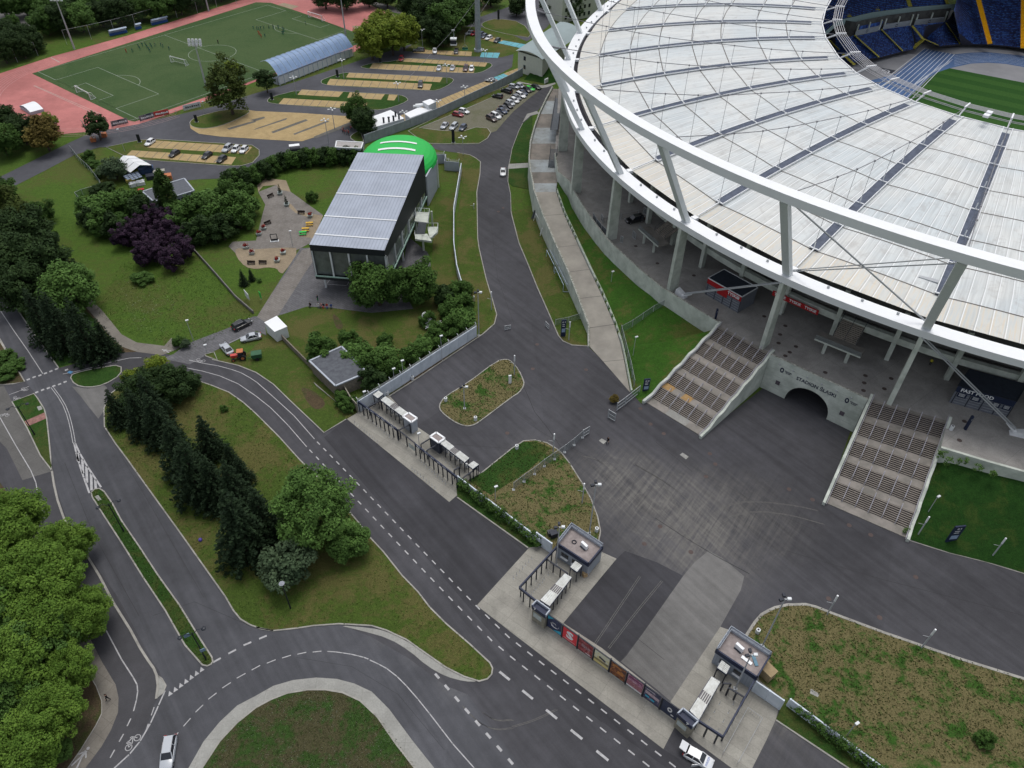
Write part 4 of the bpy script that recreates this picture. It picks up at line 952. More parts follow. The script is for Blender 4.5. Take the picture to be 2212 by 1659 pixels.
SR={'TL':G(1881.5,867,8).xy,'TR':G(2044,914.5,8).xy,'BR':G(1956.5,1162,0).xy,'BL':G(1784,1087,0).xy}
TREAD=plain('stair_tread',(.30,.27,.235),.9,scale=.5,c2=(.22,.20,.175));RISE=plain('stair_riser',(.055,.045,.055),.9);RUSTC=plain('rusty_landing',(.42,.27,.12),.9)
LAND=plain('landing_concrete',(.30,.275,.25),.9,scale=.4,c2=(.2,.19,.17));RAIL=plain('handrail_steel',(.42,.41,.46),.4,var=.02)
def profile():
 """list of (v, z) of the walking line, and flights"""
 v=2.0;z=0.12;pts=[(0,z),(v,z)];fl=[]
 for f in range(5):
  v0=v
  for k in range(8):z+=.197;pts.append((v,z));v+=.30;pts.append((v,z))
  fl.append((v0,z-8*.197,v,z))
  if f<4:v+=1.85;pts.append((v,z))
 return pts,fl,v
PRF,FLT,VT=profile()
def stair(S4,label):
 root=empty('staircase',(0,0,0),0,label,'staircase','broad outdoor staircases beside the tunnel')
 def L3(u,v,z):a=S4['BL'].lerp(S4['BR'],u);b=S4['TL'].lerp(S4['TR'],u);q=a.lerp(b,v/VT);return Vector((q.x,q.y,z))
 mb=MB()
 for(v0,z0),(v1,z1)in zip(PRF[:-1],PRF[1:]):
  vert=abs(v1-v0)<1e-6
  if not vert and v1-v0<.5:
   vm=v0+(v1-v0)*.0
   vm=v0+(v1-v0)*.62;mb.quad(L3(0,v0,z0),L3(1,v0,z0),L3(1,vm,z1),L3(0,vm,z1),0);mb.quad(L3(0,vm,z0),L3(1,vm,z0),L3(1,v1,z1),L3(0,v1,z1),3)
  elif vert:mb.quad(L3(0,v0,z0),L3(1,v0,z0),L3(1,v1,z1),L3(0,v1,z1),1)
  else:mb.quad(L3(0,v0,z0),L3(1,v0,z0),L3(1,v1,z1),L3(0,v1,z1),2)
 mb.quad(L3(0,0,-.1),L3(1,0,-.1),L3(1,0,.12),L3(0,0,.12),2)
 mb.quad(L3(0,VT,8.02),L3(1,VT,8.02),L3(1,VT+.7,8.02),L3(0,VT+.7,8.02),2)
 mb.build('steps',[TREAD,RISE,LAND,plain('dark_tread_back',(.105,.095,.085),.9)],root)  # last material: darker tone along the rear of each tread, before the riser
 for(v0,z0,v1,z1)in FLT:
  for k in range(1,6):
   u=k/6.0;mb=MB();h=.95
   pts=[L3(u,v0-.25,z0-.1+.05),L3(u,v0-.15,z0+h),L3(u,v1+.1,z1+h),L3(u,v1+.25,z1+.05)]
   mb.path(pts,.07,5)
   for f in(.35,.7):a=L3(u,v0+(v1-v0)*f,z0+(z1-z0)*f);mb.tube(a,a+Zv(h+.1),.045,.045,4)
   mb.build('handrail',RAIL,root)
 return root,L3
def parapet(S4,side,label,tall=False,out=.0):
 """low wavy wall following the flights"""
 pts=[];a,b=(S4['BL'],S4['TL'])if side=='L' else(S4['BR'],S4['TR'])
 other=(S4['BR']if side=='L' else S4['BL']);o=(a-other).normalized()*.32
 vz=[(-.7,.75),(-.3,.85)]
 for(v0,z0,v1,z1)in FLT:vz+=[(v0+.2,z0+.95),(v1-.1,z1+.75)]
 vz.append((VT+1.0,8.95))
 P_=[];Z_=[]
 for v,z in vz:q=a.lerp(b,v/VT)+o;P_.append((q.x,q.y));Z_.append(z)
 mb=MB();mb.wall(P_,.5,-.3 if tall else[z-1.6 for z in Z_],Z_,top=0)
 for k in range(len(P_)-1):
  pass
 ob=mb.build('stair_wall',WCONC);tag(ob,label,'wall','walls beside the staircases');
 mb=MB();i_=(other-a).normalized()*.42
 mb.path([Vector((x+i_.x,y+i_.y,z+.25))for(x,y),z in zip(P_,Z_)],.05,5);mb.path([Vector((x+i_.x,y+i_.y,z-.15))for(x,y),z in zip(P_,Z_)],.05,5)
 mb.build('handrail',RAIL,ob)
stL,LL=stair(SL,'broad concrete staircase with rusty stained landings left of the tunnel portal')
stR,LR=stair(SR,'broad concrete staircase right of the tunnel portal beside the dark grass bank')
parapet(SL,'L','wavy white wall between the left grass bank and the left staircase')
parapet(SL,'R','white wall between the left staircase and the tunnel forecourt',True)
parapet(SR,'L','white wall between the tunnel forecourt and the right staircase',True)
parapet(SR,'R','thin white wall between the right staircase and the dark right bank')
for(u0,u1,k)in((.0,.18,0),(.36,.52,0)):
 v0,z0,v1,z1=FLT[k];mb=MB();mb.quad(LL(u0,v1+.02,z1+.006),LL(u1,v1+.02,z1+.006),LL(u1,v1+1.8,z1+.006),LL(u0,v1+1.8,z1+.006));mb.build('rust_stain',RUSTC,stL)
mb=MB();mb.quad(LL(.35,.05,.126),LL(.72,.05,.126),LL(.72,1.9,.126),LL(.35,1.9,.126));mb.build('new_slab',CONC2,stL)
def z6(u,v):return((1900+u*280/2212)*.864,(840+v*280/2212)*.864)
PA=SL['TR']+(SL['TR']-SL['TL']).normalized()*.55;PB=SR['TL']-(SR['TR']-SR['TL']).normalized()*.55
ar0=G(*z6(480,1240)).xy;ar1=G(*z6(1310,1640)).xy
pd=(PB-PA);PL=pd.length;pd=pd.normalized();pn=Vector((-pd.y,pd.x))
if pn.dot(CEN-PA)<0:pn=-pn
s0=(ar0-PA).dot(pd);s1=(ar1-PA).dot(pd)
FO=(ar0-PA).dot(pn)*.5+(ar1-PA).dot(pn)*.5
def PPt(s,z,d=0.0):q=PA+pd*s+pn*(FO+d);return Vector((q.x,q.y,z))
sc=(s0+s1)/2;hw=(s1-s0)/2;apex=5.0
portal=empty('tunnel_portal',(0,0,0),0,'white concrete tunnel portal with a dark arch and the stadium name','tunnel portal')
mb=MB();K=20;TOPZ=9.0
arc_=[(sc-hw*cos(pi*k/K),apex*sin(pi*k/K)**.8)for k in range(K+1)]
mb.quad(PPt(0,-.1),PPt(arc_[0][0],-.1),PPt(arc_[0][0],TOPZ),PPt(0,TOPZ));mb.quad(PPt(arc_[-1][0],-.1),PPt(PL,-.1),PPt(PL,TOPZ),PPt(arc_[-1][0],TOPZ))
for(a,za),(b,zb)in zip(arc_[:-1],arc_[1:]):mb.quad(PPt(a,za),PPt(b,zb),PPt(b,TOPZ),PPt(a,TOPZ))
for k in range(1,6):pass
mb.hexa([PPt(0,8.2,.02),PPt(PL,8.2,.02),PPt(PL,8.2,.4),PPt(0,8.2,.4)],[PPt(0,TOPZ,.02),PPt(PL,TOPZ,.02),PPt(PL,TOPZ,.4),PPt(0,TOPZ,.4)],1)
mb.build('facade',[slabs('portal_blocks',(.60,.65,.56),(.56,.60,.53),400,1.0,(.40,.43,.38),jw=.02,streak=.25)if False else WCONC,DIRTYTOP],portal)
mb=MB()
for z in(1.5,3.0,4.5,6.0,7.5):
 for a,b in((0,max(0,sc-hw-.1 if z<apex else PL)),(sc+hw+.1,PL)):
  if z>=apex and a>0:continue
  mb.quad(PPt(a,z,-.012),PPt(b,z,-.012),PPt(b,z+.04,-.012),PPt(a,z+.04,-.012))
mb.build('block_joints',plain('joint_grey',(.38,.41,.37),.9),portal)
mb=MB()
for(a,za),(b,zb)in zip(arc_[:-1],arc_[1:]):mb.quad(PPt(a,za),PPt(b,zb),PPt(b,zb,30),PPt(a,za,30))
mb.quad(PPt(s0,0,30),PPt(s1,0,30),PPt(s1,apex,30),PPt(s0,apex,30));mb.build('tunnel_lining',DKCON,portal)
def text_on(txt,size,org,xdir,updir,m,parent,name='lettering',ext=.01,bold=.0,spacing=1.0,sx=1.0):
 cu=bpy.data.curves.new('lettering','FONT');cu.body=txt;cu.size=size;cu.extrude=ext;cu.offset=bold*size;cu.resolution_u=2
 cu.align_x='CENTER';cu.align_y='CENTER';cu.space_character=spacing
 o=bpy.data.objects.new('lettering',cu);COL.objects.link(o);bpy.context.view_layer.update()
 me=bpy.data.meshes.new_from_object(o.evaluated_get(bpy.context.evaluated_depsgraph_get()));bpy.data.objects.remove(o)
 x=Vector(xdir).normalized();u=Vector(updir).normalized();n=x.cross(u)
 Mx=Matrix.Identity(4)
 for k in range(3):Mx[k][0]=x[k]*sx;Mx[k][1]=u[k];Mx[k][2]=n[k];Mx[k][3]=org[k]
 me.transform(Mx);me.materials.clear();me.materials.append(m)
 ob=bpy.data.objects.new(name,me);COL.objects.link(ob);ob.parent=parent;return ob
INK=plain('navy_lettering',(.012,.014,.05),.6,var=.0)
text_on('STADION ŚLĄSKI',1.15,PPt(sc+.45,6.35,-.03),pd.to_3d(),(0,0,1),INK,portal,bold=.02,sx=.92)
for s in(3.2,PL-3.3):
 mb=MB();r=[(.42*cos(a)*(1 if abs(cos(a))<.9 else 1),.68*sin(a))for a in[2*pi*k/8+pi/8 for k in range(8)]];q=[(x*.45,z*.5)for x,z in r]
 for k in range(8):
  j=(k+1)%8;mb.quad(PPt(s+r[k][0],6.6+r[k][1],-.03),PPt(s+r[j][0],6.6+r[j][1],-.03),PPt(s+q[j][0],6.6+q[j][1],-.03),PPt(s+q[k][0],6.6+q[k][1],-.03))
 mb.build('emblem',INK,portal);text_on('STADION\nŚLĄSKI',.34,PPt(s+1.35,6.55,-.03),pd.to_3d(),(0,0,1),INK,portal,bold=.03)
for s in(3.2,PL-3.2):
 mb=MB();mb.hexa([PPt(s-.45,2.6,-.06),PPt(s+.45,2.6,-.06),PPt(s+.45,2.6,0),PPt(s-.45,2.6,0)],[PPt(s-.45,3.6,-.06),PPt(s+.45,3.6,-.06),PPt(s+.45,3.6,0),PPt(s-.45,3.6,0)])
 mb.build('vent_grille',plain('dark_plum_grille',(.06,.045,.06),.8,scale=6,c2=(.16,.14,.16)),portal)
for k in range(6):
 mb=MB();s=2.4+k*(PL-5.2)/5;mb.box(tuple(PPt(s,7.6,-.12)),(.22,.22,.25));mb.build('wall_light',GREYST,portal)
tp=[p.xy for p in WT]+[SL['TL'],]
inner=[RP(i,24,0).xy for i in range(-2,12)]
outer=[p.xy for p in WT]+[SL['TL']+(SL['TL']-SL['BL']).normalized()*.2,SL['TR'],PPt(0,0,.3).xy,PPt(PL,0,.3).xy,SR['TL'],SR['TR']]+[G(2039,940,8).xy]+[p.xy for p in WTR]
outer.append(RP(-2,-12,0).xy)
top_o=[RP(11,-6,0).xy,RP(10,-8,0).xy,RP(9,-8.5,0).xy,RP(8,-8.5,0).xy,RP(7,-8.5,0).xy]
poly=top_o+outer+inner
mb=MB();i0=0;mb.v=[(p.x,p.y,8.0)for p in poly]
for a,b,c in tessellate_polygon([[Vector((p.x,p.y,0))for p in poly]]):
 o=(poly[b].x-poly[a].x)*(poly[c].y-poly[a].y)-(poly[c].x-poly[a].x)*(poly[b].y-poly[a].y)
 if o<0:a,b,c=a,c,b
 mb.f.append((a,b,c));mb.m.append(0)
tag(mb.build('terrace',TERR),kind='structure')
for s,c,r in(('1070,468',2,1),('1257,617',2,1),('1572,722',2,1),('2180,1075',2,1),('150,1157',3,1),('105,1232',3,1),('92,1306',3,1),('242,1336',3,1),('188,1385',3,1),('150,1416',3,1),('495,1560',3,1),('842,1587',3,1),('832,1650',3,1),('1065,1612',3,1),('825,57',3,2),('1006,42',3,2),('1698,323',3,2),('1655,487',3,2)):
 x,y=T(c,r,s)[0];mb=MB();disc(mb,x,y,.45,.02,8.0);tag(mb.build('manhole_cover',LID),kind='structure')
# ---- ramp
dl=[Zc(1300,460,240,350,190),Zc(1300,460,240,545,730),Zc(1300,460,240,860,1460),Zc(1360,640,240,570,370),Zc(1360,640,240,810,980),Zc(1400,800,240,690,180),Zc(1400,800,240,690,620),Zc(1400,800,240,1000,960),Zc(1400,800,240,1600,1650)]
dr=[Zc(1300,460,240,830,180),Zc(1300,460,240,1010,695),Zc(1300,460,240,1335,1405),Zc(1360,640,240,1045,308),Zc(1360,640,240,1340,920),Zc(1400,800,240,1250,100),Zc(1400,800,240,1400,560),Zc(1400,800,240,1475,915),Zc(1400,800,240,1615,1655)]
rz_=[6.0,5.3,4.5,3.8,2.9,1.6,0.15,0.1,0.03];rzr=[6.0,5.3,4.5,3.8,2.9,1.6,1.0,.55,0.05]
DL=[G(a,b,z)for(a,b),z in zip(dl,rz_)];DR=[G(a,b,z)for(a,b),z in zip(dr,rzr)]
RC=plain('ramp_concrete',(.34,.32,.28),.9,scale=.14,c2=(.24,.225,.2))
mb=MB()
for k in range(len(DL)-1):
 mb.quad(DL[k+1],DR[k+1],DR[k],DL[k])
 if k<7 and k!=5:
  a,b=DL[k+1].copy(),DR[k+1].copy();d=(DL[k]-DL[k+1]).normalized()*.07;up=Zv(.012);mb.quad(a-d+up,b-d+up,b+d+up,a+d+up,1)
 mb.quad(DR[k],DR[k+1],DR[k+1]-Zv(.5),DR[k]-Zv(.5))
kl=[(1150,365),(1141,345),(1146,310),(1150,290),(1158,265),(1168,245),(1180,222),(1192,200)];kr=[(1207,365),(1206,345),(1198,310),(1196,290),(1196,265),(1200,245),(1206,222),(1212,200)]
kl=[(1153,396),(1148,372),(1145,345),(1148,310),(1157,276),(1168,246),(1181,218),(1195,192)];kr=[(1203,396),(1205,372),(1206,345),(1208,310),(1211,276),(1214,246),(1219,218),(1226,192)]
KL=[G(a,b,6.0)for a,b in kl];KR=[G(a,b,6.0)for a,b in kr];KL=[DL[0]]+KL;KR=[DR[0]]+KR
for k in range(len(KL)-1):mb.quad(KL[k],KR[k],KR[k+1],KL[k+1],2 if k%2==0 else 3)
WK=plain('pale_walkway_slab',(.36,.40,.42),.9,scale=.3,c2=(.25,.26,.25));WK2=plain('brown_walkway_slab',(.24,.215,.19),.9,scale=.3,c2=(.15,.14,.125))
tag(mb.build('ramp',[RC,JOINT,WK,WK2]),kind='structure')
allL=[p for p in reversed(KL[1:])]+DL[:7]
mb=MB()
off=[]
for k,p in enumerate(allL):
 a=allL[max(0,k-1)];b=allL[min(len(allL)-1,k+1)];d=(b-a).xy.normalized();off.append((p.x-(-d.y)*-.25*-1,p.y))
pts=[(p.x-.3,p.y)for p in allL];mb.wall(pts,.4,-.2,[max(.5,p.z+.85)if k<len(allL)-1 else.45 for k,p in enumerate(allL)],top=1)
rw=mb.build('ramp_wall',[WCONC,DIRTYTOP]);tag(rw,'tall white concrete wall along the road side of the long ramp','wall')
rg=empty('ramp_guard',(0,0,0),0,'pale green guard rail on slotted kerb between ramp and grass bank','guard rail')
mb=MB();RR=sub(DR[:9],60)
for k in range(60):
 a,b=RR[k],RR[k+1];o=Vector((.25,.08,0))
 mb.bar(a+o+Zv(.95),b+o+Zv(.95),.12,.12)
 if k%2==0 or k>46 or 18<k<30:
  mb2=MB();mb2.hexa([a+o*.6-Zv(.4),b+o*.6-Zv(.4),b+o*1.9-Zv(.4),a+o*1.9-Zv(.4)],[a+o*.6+Zv(.45),b+o*.6+Zv(.45),b+o*1.9+Zv(.45),a+o*1.9+Zv(.45)]);mb2.build('upstand',WCONC,rg)
 if k%3==0:mb.tube(a+o,a+o+Zv(.95),.05,.05,4)
mb.build('rail',plain('pale_green_rail',(.42,.5,.36),.7),rg)
STL=plain('dark_steel',(.06,.07,.085),.5);STG=plain('stair_grating',(.13,.145,.165),.6)
def steelstair(a,b,w,z0,z1,label):
 A=G(a[0],a[1],z0);B=G(b[0],b[1],z1);r=empty('steel_stair',(0,0,0),0,label,'staircase','steel stairs on the upper walkway')
 d=(B-A);dh=Vector((d.x,d.y,0)).normalized();s=Vector((-dh.y,dh.x,0))*w/2;n=16;mb=MB()
 for k in range(n):
  p=A.lerp(B,(k+.5)/n);z=z0+(z1-z0)*(k+1)/n;mb.box((p.x,p.y,z-.05),(d.length/n*.85,w,.06),atan2(dh.y,dh.x))
 mb.build('steps',STG,r);mb=MB()
 for q in(-1,1):
  mb.bar(A+s*q,B+s*q,.12,.3);mb.bar(A+s*q+Zv(1.1),B+s*q+Zv(1.1),.08,.08)
  for k in range(0,n+1,2):p=A.lerp(B,k/n)+s*q;mb.tube(p,p+Zv(1.1),.04,.04,4)
 mb.build('handrail',STL,r)
steelstair((1192,362),(1197,322),2.0,6.05,9.0,'dark steel stair on the walkway, lower flight nearest the ramp')
steelstair((1197,280),(1207,212),2.2,9.6,6.5,'long dark steel stair on the walkway behind the big white truss')
# ---- grass banks
def bank(A,B,m,name='grass_bank',n=16):
 a=sub(A,n);b=sub(B,n);mb=MB();mm=6
 grid=[[a[i].lerp(b[i],j/mm)for j in range(mm+1)]for i in range(n+1)]
 for i in range(n+1):
  for j in range(1,mm):grid[i][j]=grid[i][j]+Zv(random.uniform(-.12,.12))
 for i in range(n):
  for j in range(mm):mb.quad(grid[i][j],grid[i][j+1],grid[i+1][j+1],grid[i+1][j])
 return tag(mb.build(name,m,smooth=True),kind='structure')
Aa=[Vector((p.x+.1,p.y,max(-.02,z)))for p,z in zip(DR,(3.9,3.7,3.2,2.6,2.0,1.0,.7,.4,-.02))]
Bb=[Vector((p.x,p.y,z))for p,z in zip(WT[1:],WBZ[1:])]
BB2=Bb+[Vector((SL['TL'].x,SL['TL'].y,6.3))]
split=None
stl=[Vector((*(SL['TL'].lerp(SL['BL'],f)+(SL['BL']-SL['BR']).normalized()*.3),7.6*(1-f)+0.02))for f in(0,.2,.4,.6,.8,1.0)]
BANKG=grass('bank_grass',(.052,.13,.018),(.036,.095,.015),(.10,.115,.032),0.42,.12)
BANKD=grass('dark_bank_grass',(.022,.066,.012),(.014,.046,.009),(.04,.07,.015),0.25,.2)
bank(Aa[:5]+[Aa[5],Aa[6]],BB2[:-2]+[BB2[-2]],BANKG)
A3=[Aa[6],Aa[7],Aa[8],G(1385,872,0)];B3=[BB2[-2]]+stl
bank([Aa[6]]+A3[1:],B3,BANKG)
ub=[Vector((p.x,p.y,z))for p,z in zip(WTR,ZBR)]
lowr=[G(1963,1168,0),G(2049,1195,0),G(2130,1215,0),G(2212,1239,0),G(2330,1275,0)]
s_r=[Vector((*(SR['TR'].lerp(SR['BR'],f)+(SR['TR']-SR['TL']).normalized()*.3),7.0*(1-f)+.02))for f in(0,.25,.5,.75,1)]
mb=MB()
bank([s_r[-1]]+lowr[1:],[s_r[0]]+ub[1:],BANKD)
kerb(P('1963,1167 2049,1194 2130,1214 2212,1239 2330,1277'),w=.15,z1=.05)
# ================================================================ VEGETATION
def leafmesh(name,clumps,m,leaf,per,seed=1,flat=0.0,droop=0.0):
 """clumps: (x,y,z,r[,squash]); leaf-sized faces scattered through every clump"""
 rnd=random.Random(seed);V=[];F=[];Tn=[]
 for c in clumps:
  cx,cy,cz,r=c[:4];sq=c[4]if len(c)>4 else.8;tint=rnd.random()
  n=max(4,int(per*r*r))
  for _ in range(n):
   while True:
    x,y,z=rnd.uniform(-1,1),rnd.uniform(-1,1),rnd.uniform(-1,1);q=x*x+y*y+z*z
    if.25<q<1:break
   px,py,pz=cx+x*r,cy+y*r,cz+z*r*sq
   s=leaf*rnd.uniform(.6,1.35)
   nx,ny,nz=x+rnd.uniform(-.9,.9),y+rnd.uniform(-.9,.9),abs(z)+rnd.uniform(.1,1.1)
   nv=Vector((nx,ny,nz)).normalized();a=nv.orthogonal().normalized();b=nv.cross(a)
   th=rnd.uniform(0,6.28);u=a*cos(th)+b*sin(th);v=nv.cross(u);u=u*s*.62;v=v*s*.42
   i=len(V);p=Vector((px,py,pz));V+=[p-u-v*.4,p+u*.1-v,p+u,p+u*.1+v];F.append((i,i+1,i+2,i+3))
   tt=min(1,max(0,tint+rnd.uniform(-.25,.25)));Tn+=[tt]*4
 me=bpy.data.meshes.new(name);me.from_pydata(V,[],F);me.materials.append(m)
 at=me.attributes.new('tint','FLOAT','POINT');at.data.foreach_set('value',Tn);me.update();return me
def clumps_round(R,H,n,seed,base=0.0,top=1.0,cr=(.16,.3)):
 """clump centres through an ellipsoid crown, mostly near its skin"""
 rnd=random.Random(seed);out=[]
 lob=[(rnd.uniform(0,6.28),rnd.uniform(-.5,.9),rnd.uniform(.75,1.15))for _ in range(9)]
 for _ in range(int(n*1.25)):
  th=rnd.uniform(0,6.28);z=rnd.uniform(-.8,1.0);rr=math.sqrt(max(0,1-z*z));k=rnd.uniform(.16,1.0)**.5
  g=1.0
  for a,zz,s in lob:
   d=abs((th-a+pi)%(2*pi)-pi);
   if d<.6 and abs(z-zz)<.5:g=s
  out.append((R*rr*cos(th)*k*g,R*rr*sin(th)*k*g,H*z*k*g,R*rnd.uniform(*cr)))
 return out
BARK=plain('bark',(.09,.07,.055),.95,var=.25,scale=3)
def trunkmesh(name,h,r,R,Hc,seed,limbs=6,m=None):
 rnd=random.Random(seed);mb=MB();mb.tube((0,0,-.3),(0,0,h*.5),r*1.25,r,8);mb.tube((0,0,h*.5),(rnd.uniform(-.2,.2),rnd.uniform(-.2,.2),h+Hc*.5),r,r*.3,7)
 for k in range(limbs):
  a=2*pi*k/limbs+rnd.uniform(-.4,.4);z0=h*rnd.uniform(.55,1.0);mb.tube((0,0,z0),(R*.62*cos(a),R*.62*sin(a),h+Hc*rnd.uniform(.0,.9)),r*.45,r*.1,5)
 me=bpy.data.meshes.new(name);me.from_pydata(mb.v,[],mb.f);me.materials.append(m or BARK);me.update();return me
L_GREEN=leafmat('leaf_green',(.026,.06,.012),(.068,.135,.026))
L_MID=leafmat('leaf_mid',(.045,.095,.02),(.10,.19,.042))
L_LIGHT=leafmat('leaf_light',(.055,.115,.014),(.14,.235,.035))
L_YEL=leafmat('leaf_yellow_green',(.07,.12,.01),(.19,.24,.03))
L_DARK=leafmat('leaf_dark',(.014,.032,.009),(.036,.068,.018))
L_FIR=leafmat('needle_dark',(.009,.02,.009),(.026,.048,.02))
L_PURP=leafmat('leaf_purple',(.016,.010,.02),(.05,.026,.05))
L_OLIVE=leafmat('leaf_olive',(.03,.055,.026),(.08,.12,.062))
L_BIRCH=leafmat('leaf_birch',(.028,.05,.01),(.075,.10,.02))
L_AUT=leafmat('leaf_autumn',(.07,.05,.012),(.15,.12,.03))
L_FLOW=leafmat('flower_red',(.12,.012,.01),(.32,.03,.02))
PROT={}
def proto(kind):
 """meshes of one kind of tree at unit size: crown radius 1 is scaled; returns (crown, trunk, R, zc)"""
 if kind in PROT:return PROT[kind]
 def bt(R,Hc,h,n,m,leaf,per,seed,cr=(.18,.32)):
  cl=[(x,y,z+h+Hc*.8,r)for x,y,z,r in clumps_round(R,Hc,n,seed,cr=cr)]
  return(leafmesh('crown',cl,m,leaf,per,seed),trunkmesh('trunk',h,R*.065,R,Hc,seed),R,h+Hc*.8)
 if kind=='near_light':r=bt(5.2,4.6,4.0,150,L_LIGHT,.27,130,3,(.10,.24))
 elif kind=='near_mid':r=bt(6.5,5.6,3.0,165,L_MID,.34,85,5,(.11,.22))
 elif kind=='broad':r=bt(5.0,4.7,1.6,95,L_GREEN,.42,75,7)
 elif kind=='broad_mid':r=bt(5.0,4.5,1.6,90,L_MID,.42,75,8)
 elif kind=='broad_dark':r=bt(5.0,5.0,1.4,95,L_DARK,.42,75,9)
 elif kind=='yellow':r=bt(4.5,4.8,2.0,80,L_YEL,.42,75,10)
 elif kind=='birch':r=bt(4.2,5.6,1.2,95,L_BIRCH,.34,80,11,(.14,.25))
 elif kind=='autumn':r=bt(4.0,3.4,2.0,70,L_AUT,.4,75,12)
 elif kind=='small':r=bt(2.4,2.2,1.6,45,L_DARK,.3,190,13,(.2,.34))
 elif kind=='bush':r=bt(2.4,2.3,.2,44,L_GREEN,.32,200,14,(.2,.34))
 elif kind=='bush_mid':r=bt(2.4,2.2,.2,44,L_MID,.34,190,15,(.2,.34))
 elif kind=='bush_dark':r=bt(2.4,2.5,.2,44,L_DARK,.32,200,16,(.2,.34))
 elif kind=='purple':r=bt(2.3,2.9,.3,46,L_PURP,.3,210,17,(.2,.32))
 elif kind=='olive':r=bt(3.2,2.5,.6,60,L_OLIVE,.3,130,18,(.18,.3))
 elif kind=='yew':r=bt(4.6,3.6,.5,90,L_DARK,.34,90,19,(.16,.28))
 elif kind=='gold_yew':r=bt(3.0,2.4,1.0,60,L_YEL,.32,120,20,(.2,.32))
 elif kind=='spruce':
  rnd=random.Random(21);cl=[]
  H=14.0;R=3.9
  for L in range(26):
   f=L/25;z=.6+f*(H-.9);rr=R*(1-f)**.85+.15;n=max(3,int(11*(1-f)+3));o=rnd.uniform(0,6.28)
   for k in range(n):
    a=o+2*pi*k/n+rnd.uniform(-.2,.2);q=rr*rnd.uniform(.8,1.12)
    for s in(.35,.62,.86,1.0):
     if q*s<.3 and s<1:continue
     cl.append((q*s*cos(a),q*s*sin(a),z-q*s*.28,max(.28,.52*(1-f*.4)*(1.1-.4*s)),.6))
  r=(leafmesh('crown',cl,L_FIR,.34,56,21),trunkmesh('trunk',H*.8,.22,.3,.1,21,0),R,H*.45)
 elif kind=='column':
  rnd=random.Random(22);cl=[]
  for k in range(170):
   f=rnd.random();a=rnd.uniform(0,6.28);rr=1.15*(min(1,f*5)*.75+.25)*min(1,(1-f)*3.2+.12)*rnd.uniform(.6,1)
   cl.append((rr*cos(a),rr*sin(a),.3+f*8.2,.34,1.5))
  r=(leafmesh('crown',cl,leafmat('leaf_thuja',(.02,.045,.01),(.045,.085,.016)),.26,260,22),trunkmesh('trunk',5,.12,.3,.1,22,0),1.2,4.2)
 PROT[kind]=r;return r
def tree(x,y,kind,R,label,z=None,group=None,name=None,sz=None,cat='tree',zg=0.0,at_base=False):
 """x,y: bearing of the crown centre (or of the foot when at_base); R: crown radius in metres"""
 cr,tr,r0,zc=proto(kind);s=R/r0;h=s*(sz or 1.0)
 p=G(x,y,zg)if at_base else G(x,y,zc*h+zg);p=Vector((p.x,p.y,zg))
 nm=name or{'spruce':'spruce_tree','birch':'birch_tree','column':'columnar_tree','purple':'purple_shrub'}.get(kind,'shrub' if kind.startswith('bush')or kind in('olive','yew','gold_yew')else 'tree')
 root=empty(nm,p,random.uniform(0,6.28),label,cat,group);root.scale=(s,s,h)
 for me,n in((cr,'crown'),(tr,'trunk')):
  o=bpy.data.objects.new(n,me);COL.objects.link(o);o.parent=root
 return root
ORD=['first','second','third','fourth','fifth','sixth','seventh','eighth','ninth','tenth','eleventh','twelfth','thirteenth','fourteenth','fifteenth','sixteenth','seventeenth','eighteenth','nineteenth','twentieth','twenty-first','twenty-second','twenty-third','twenty-fourth','twenty-fifth','twenty-sixth','twenty-seventh','twenty-eighth','twenty-ninth','thirtieth']
for x,y,R,k,l in((95,1260,4.6,'near_light','bright leafy tree in the middle of the roadside clump'),(-10,1180,4.6,'near_light','bright leafy tree cut by the left frame edge'),(100,1330,4.2,'near_light','light green tree above the footpath, between two others'),(0,1330,4.6,'near_mid','green tree cut by the left frame edge at mid clump'),(190,1310,2.6,'near_light','light green outermost tree above the footpath'),(160,1170,2.6,'near_light','light green outermost tree above the cycle lane'),(15,1440,4.4,'near_light','light green tree at the left edge above the walker'),(30,1120,4.2,'near_light','bright leafy tree at the left frame edge, highest of the roadside clump'),(125,1180,3.4,'near_light','bright leafy tree leaning over the cycle lane'),(40,1250,4.2,'near_light','green tree at the left edge below the bright one'),(175,1330,3.2,'near_light','bright tree hiding the footpath above its bend'),
                      (70,1390,4.4,'near_mid','large green tree beside the bending footpath'),(150,1440,2.8,'near_light','light green tree just left of the footpath bend'),(20,1500,4.0,'near_mid','green tree at the left edge level with the walker'),(115,1540,3.2,'near_light','tree next to the walker on the footpath'),(50,1610,3.8,'near_light','yellowish tree in the bottom left corner'),(130,1620,1.5,'near_mid','small tree overhanging the pedestrian marking')):
 tree(x,y,k,R*1.22,l,group='park trees in the bottom left corner')
for i,(x,y,h)in enumerate(((265,915,8.5),(318,935,11),(358,955,12),(405,1020,13),(437,1075,14.5),(478,1090,12),(462,985,10),(540,1200,16),(580,1160,12),(520,1100,12),(505,1010,6),(530,1045,7))):
 tree(x,y,'spruce',h/14*3.9*1.22,'dark spruce, %s counted from the junction end of the island row'%ORD[i],group='dark spruces on the road island',at_base=True,sz=.9)
tree(300,845,'yew',4.6,'broad dark yew at the corner of the island by the gravel turnout');tree(370,830,'yew',4.6,'broad dark yew beside the bend of the cycle road');tree(405,825,'yew',2.6,'small dark yew at the tip of the island by the cycle road')
tree(290,815,'gold_yew',2.3,'golden topped yew on the left end of the island');tree(335,790,'gold_yew',2.6,'golden topped yew nearest the museum drive');tree(325,865,'spruce',3.6,'spruce standing between the two broad yews',at_base=False)
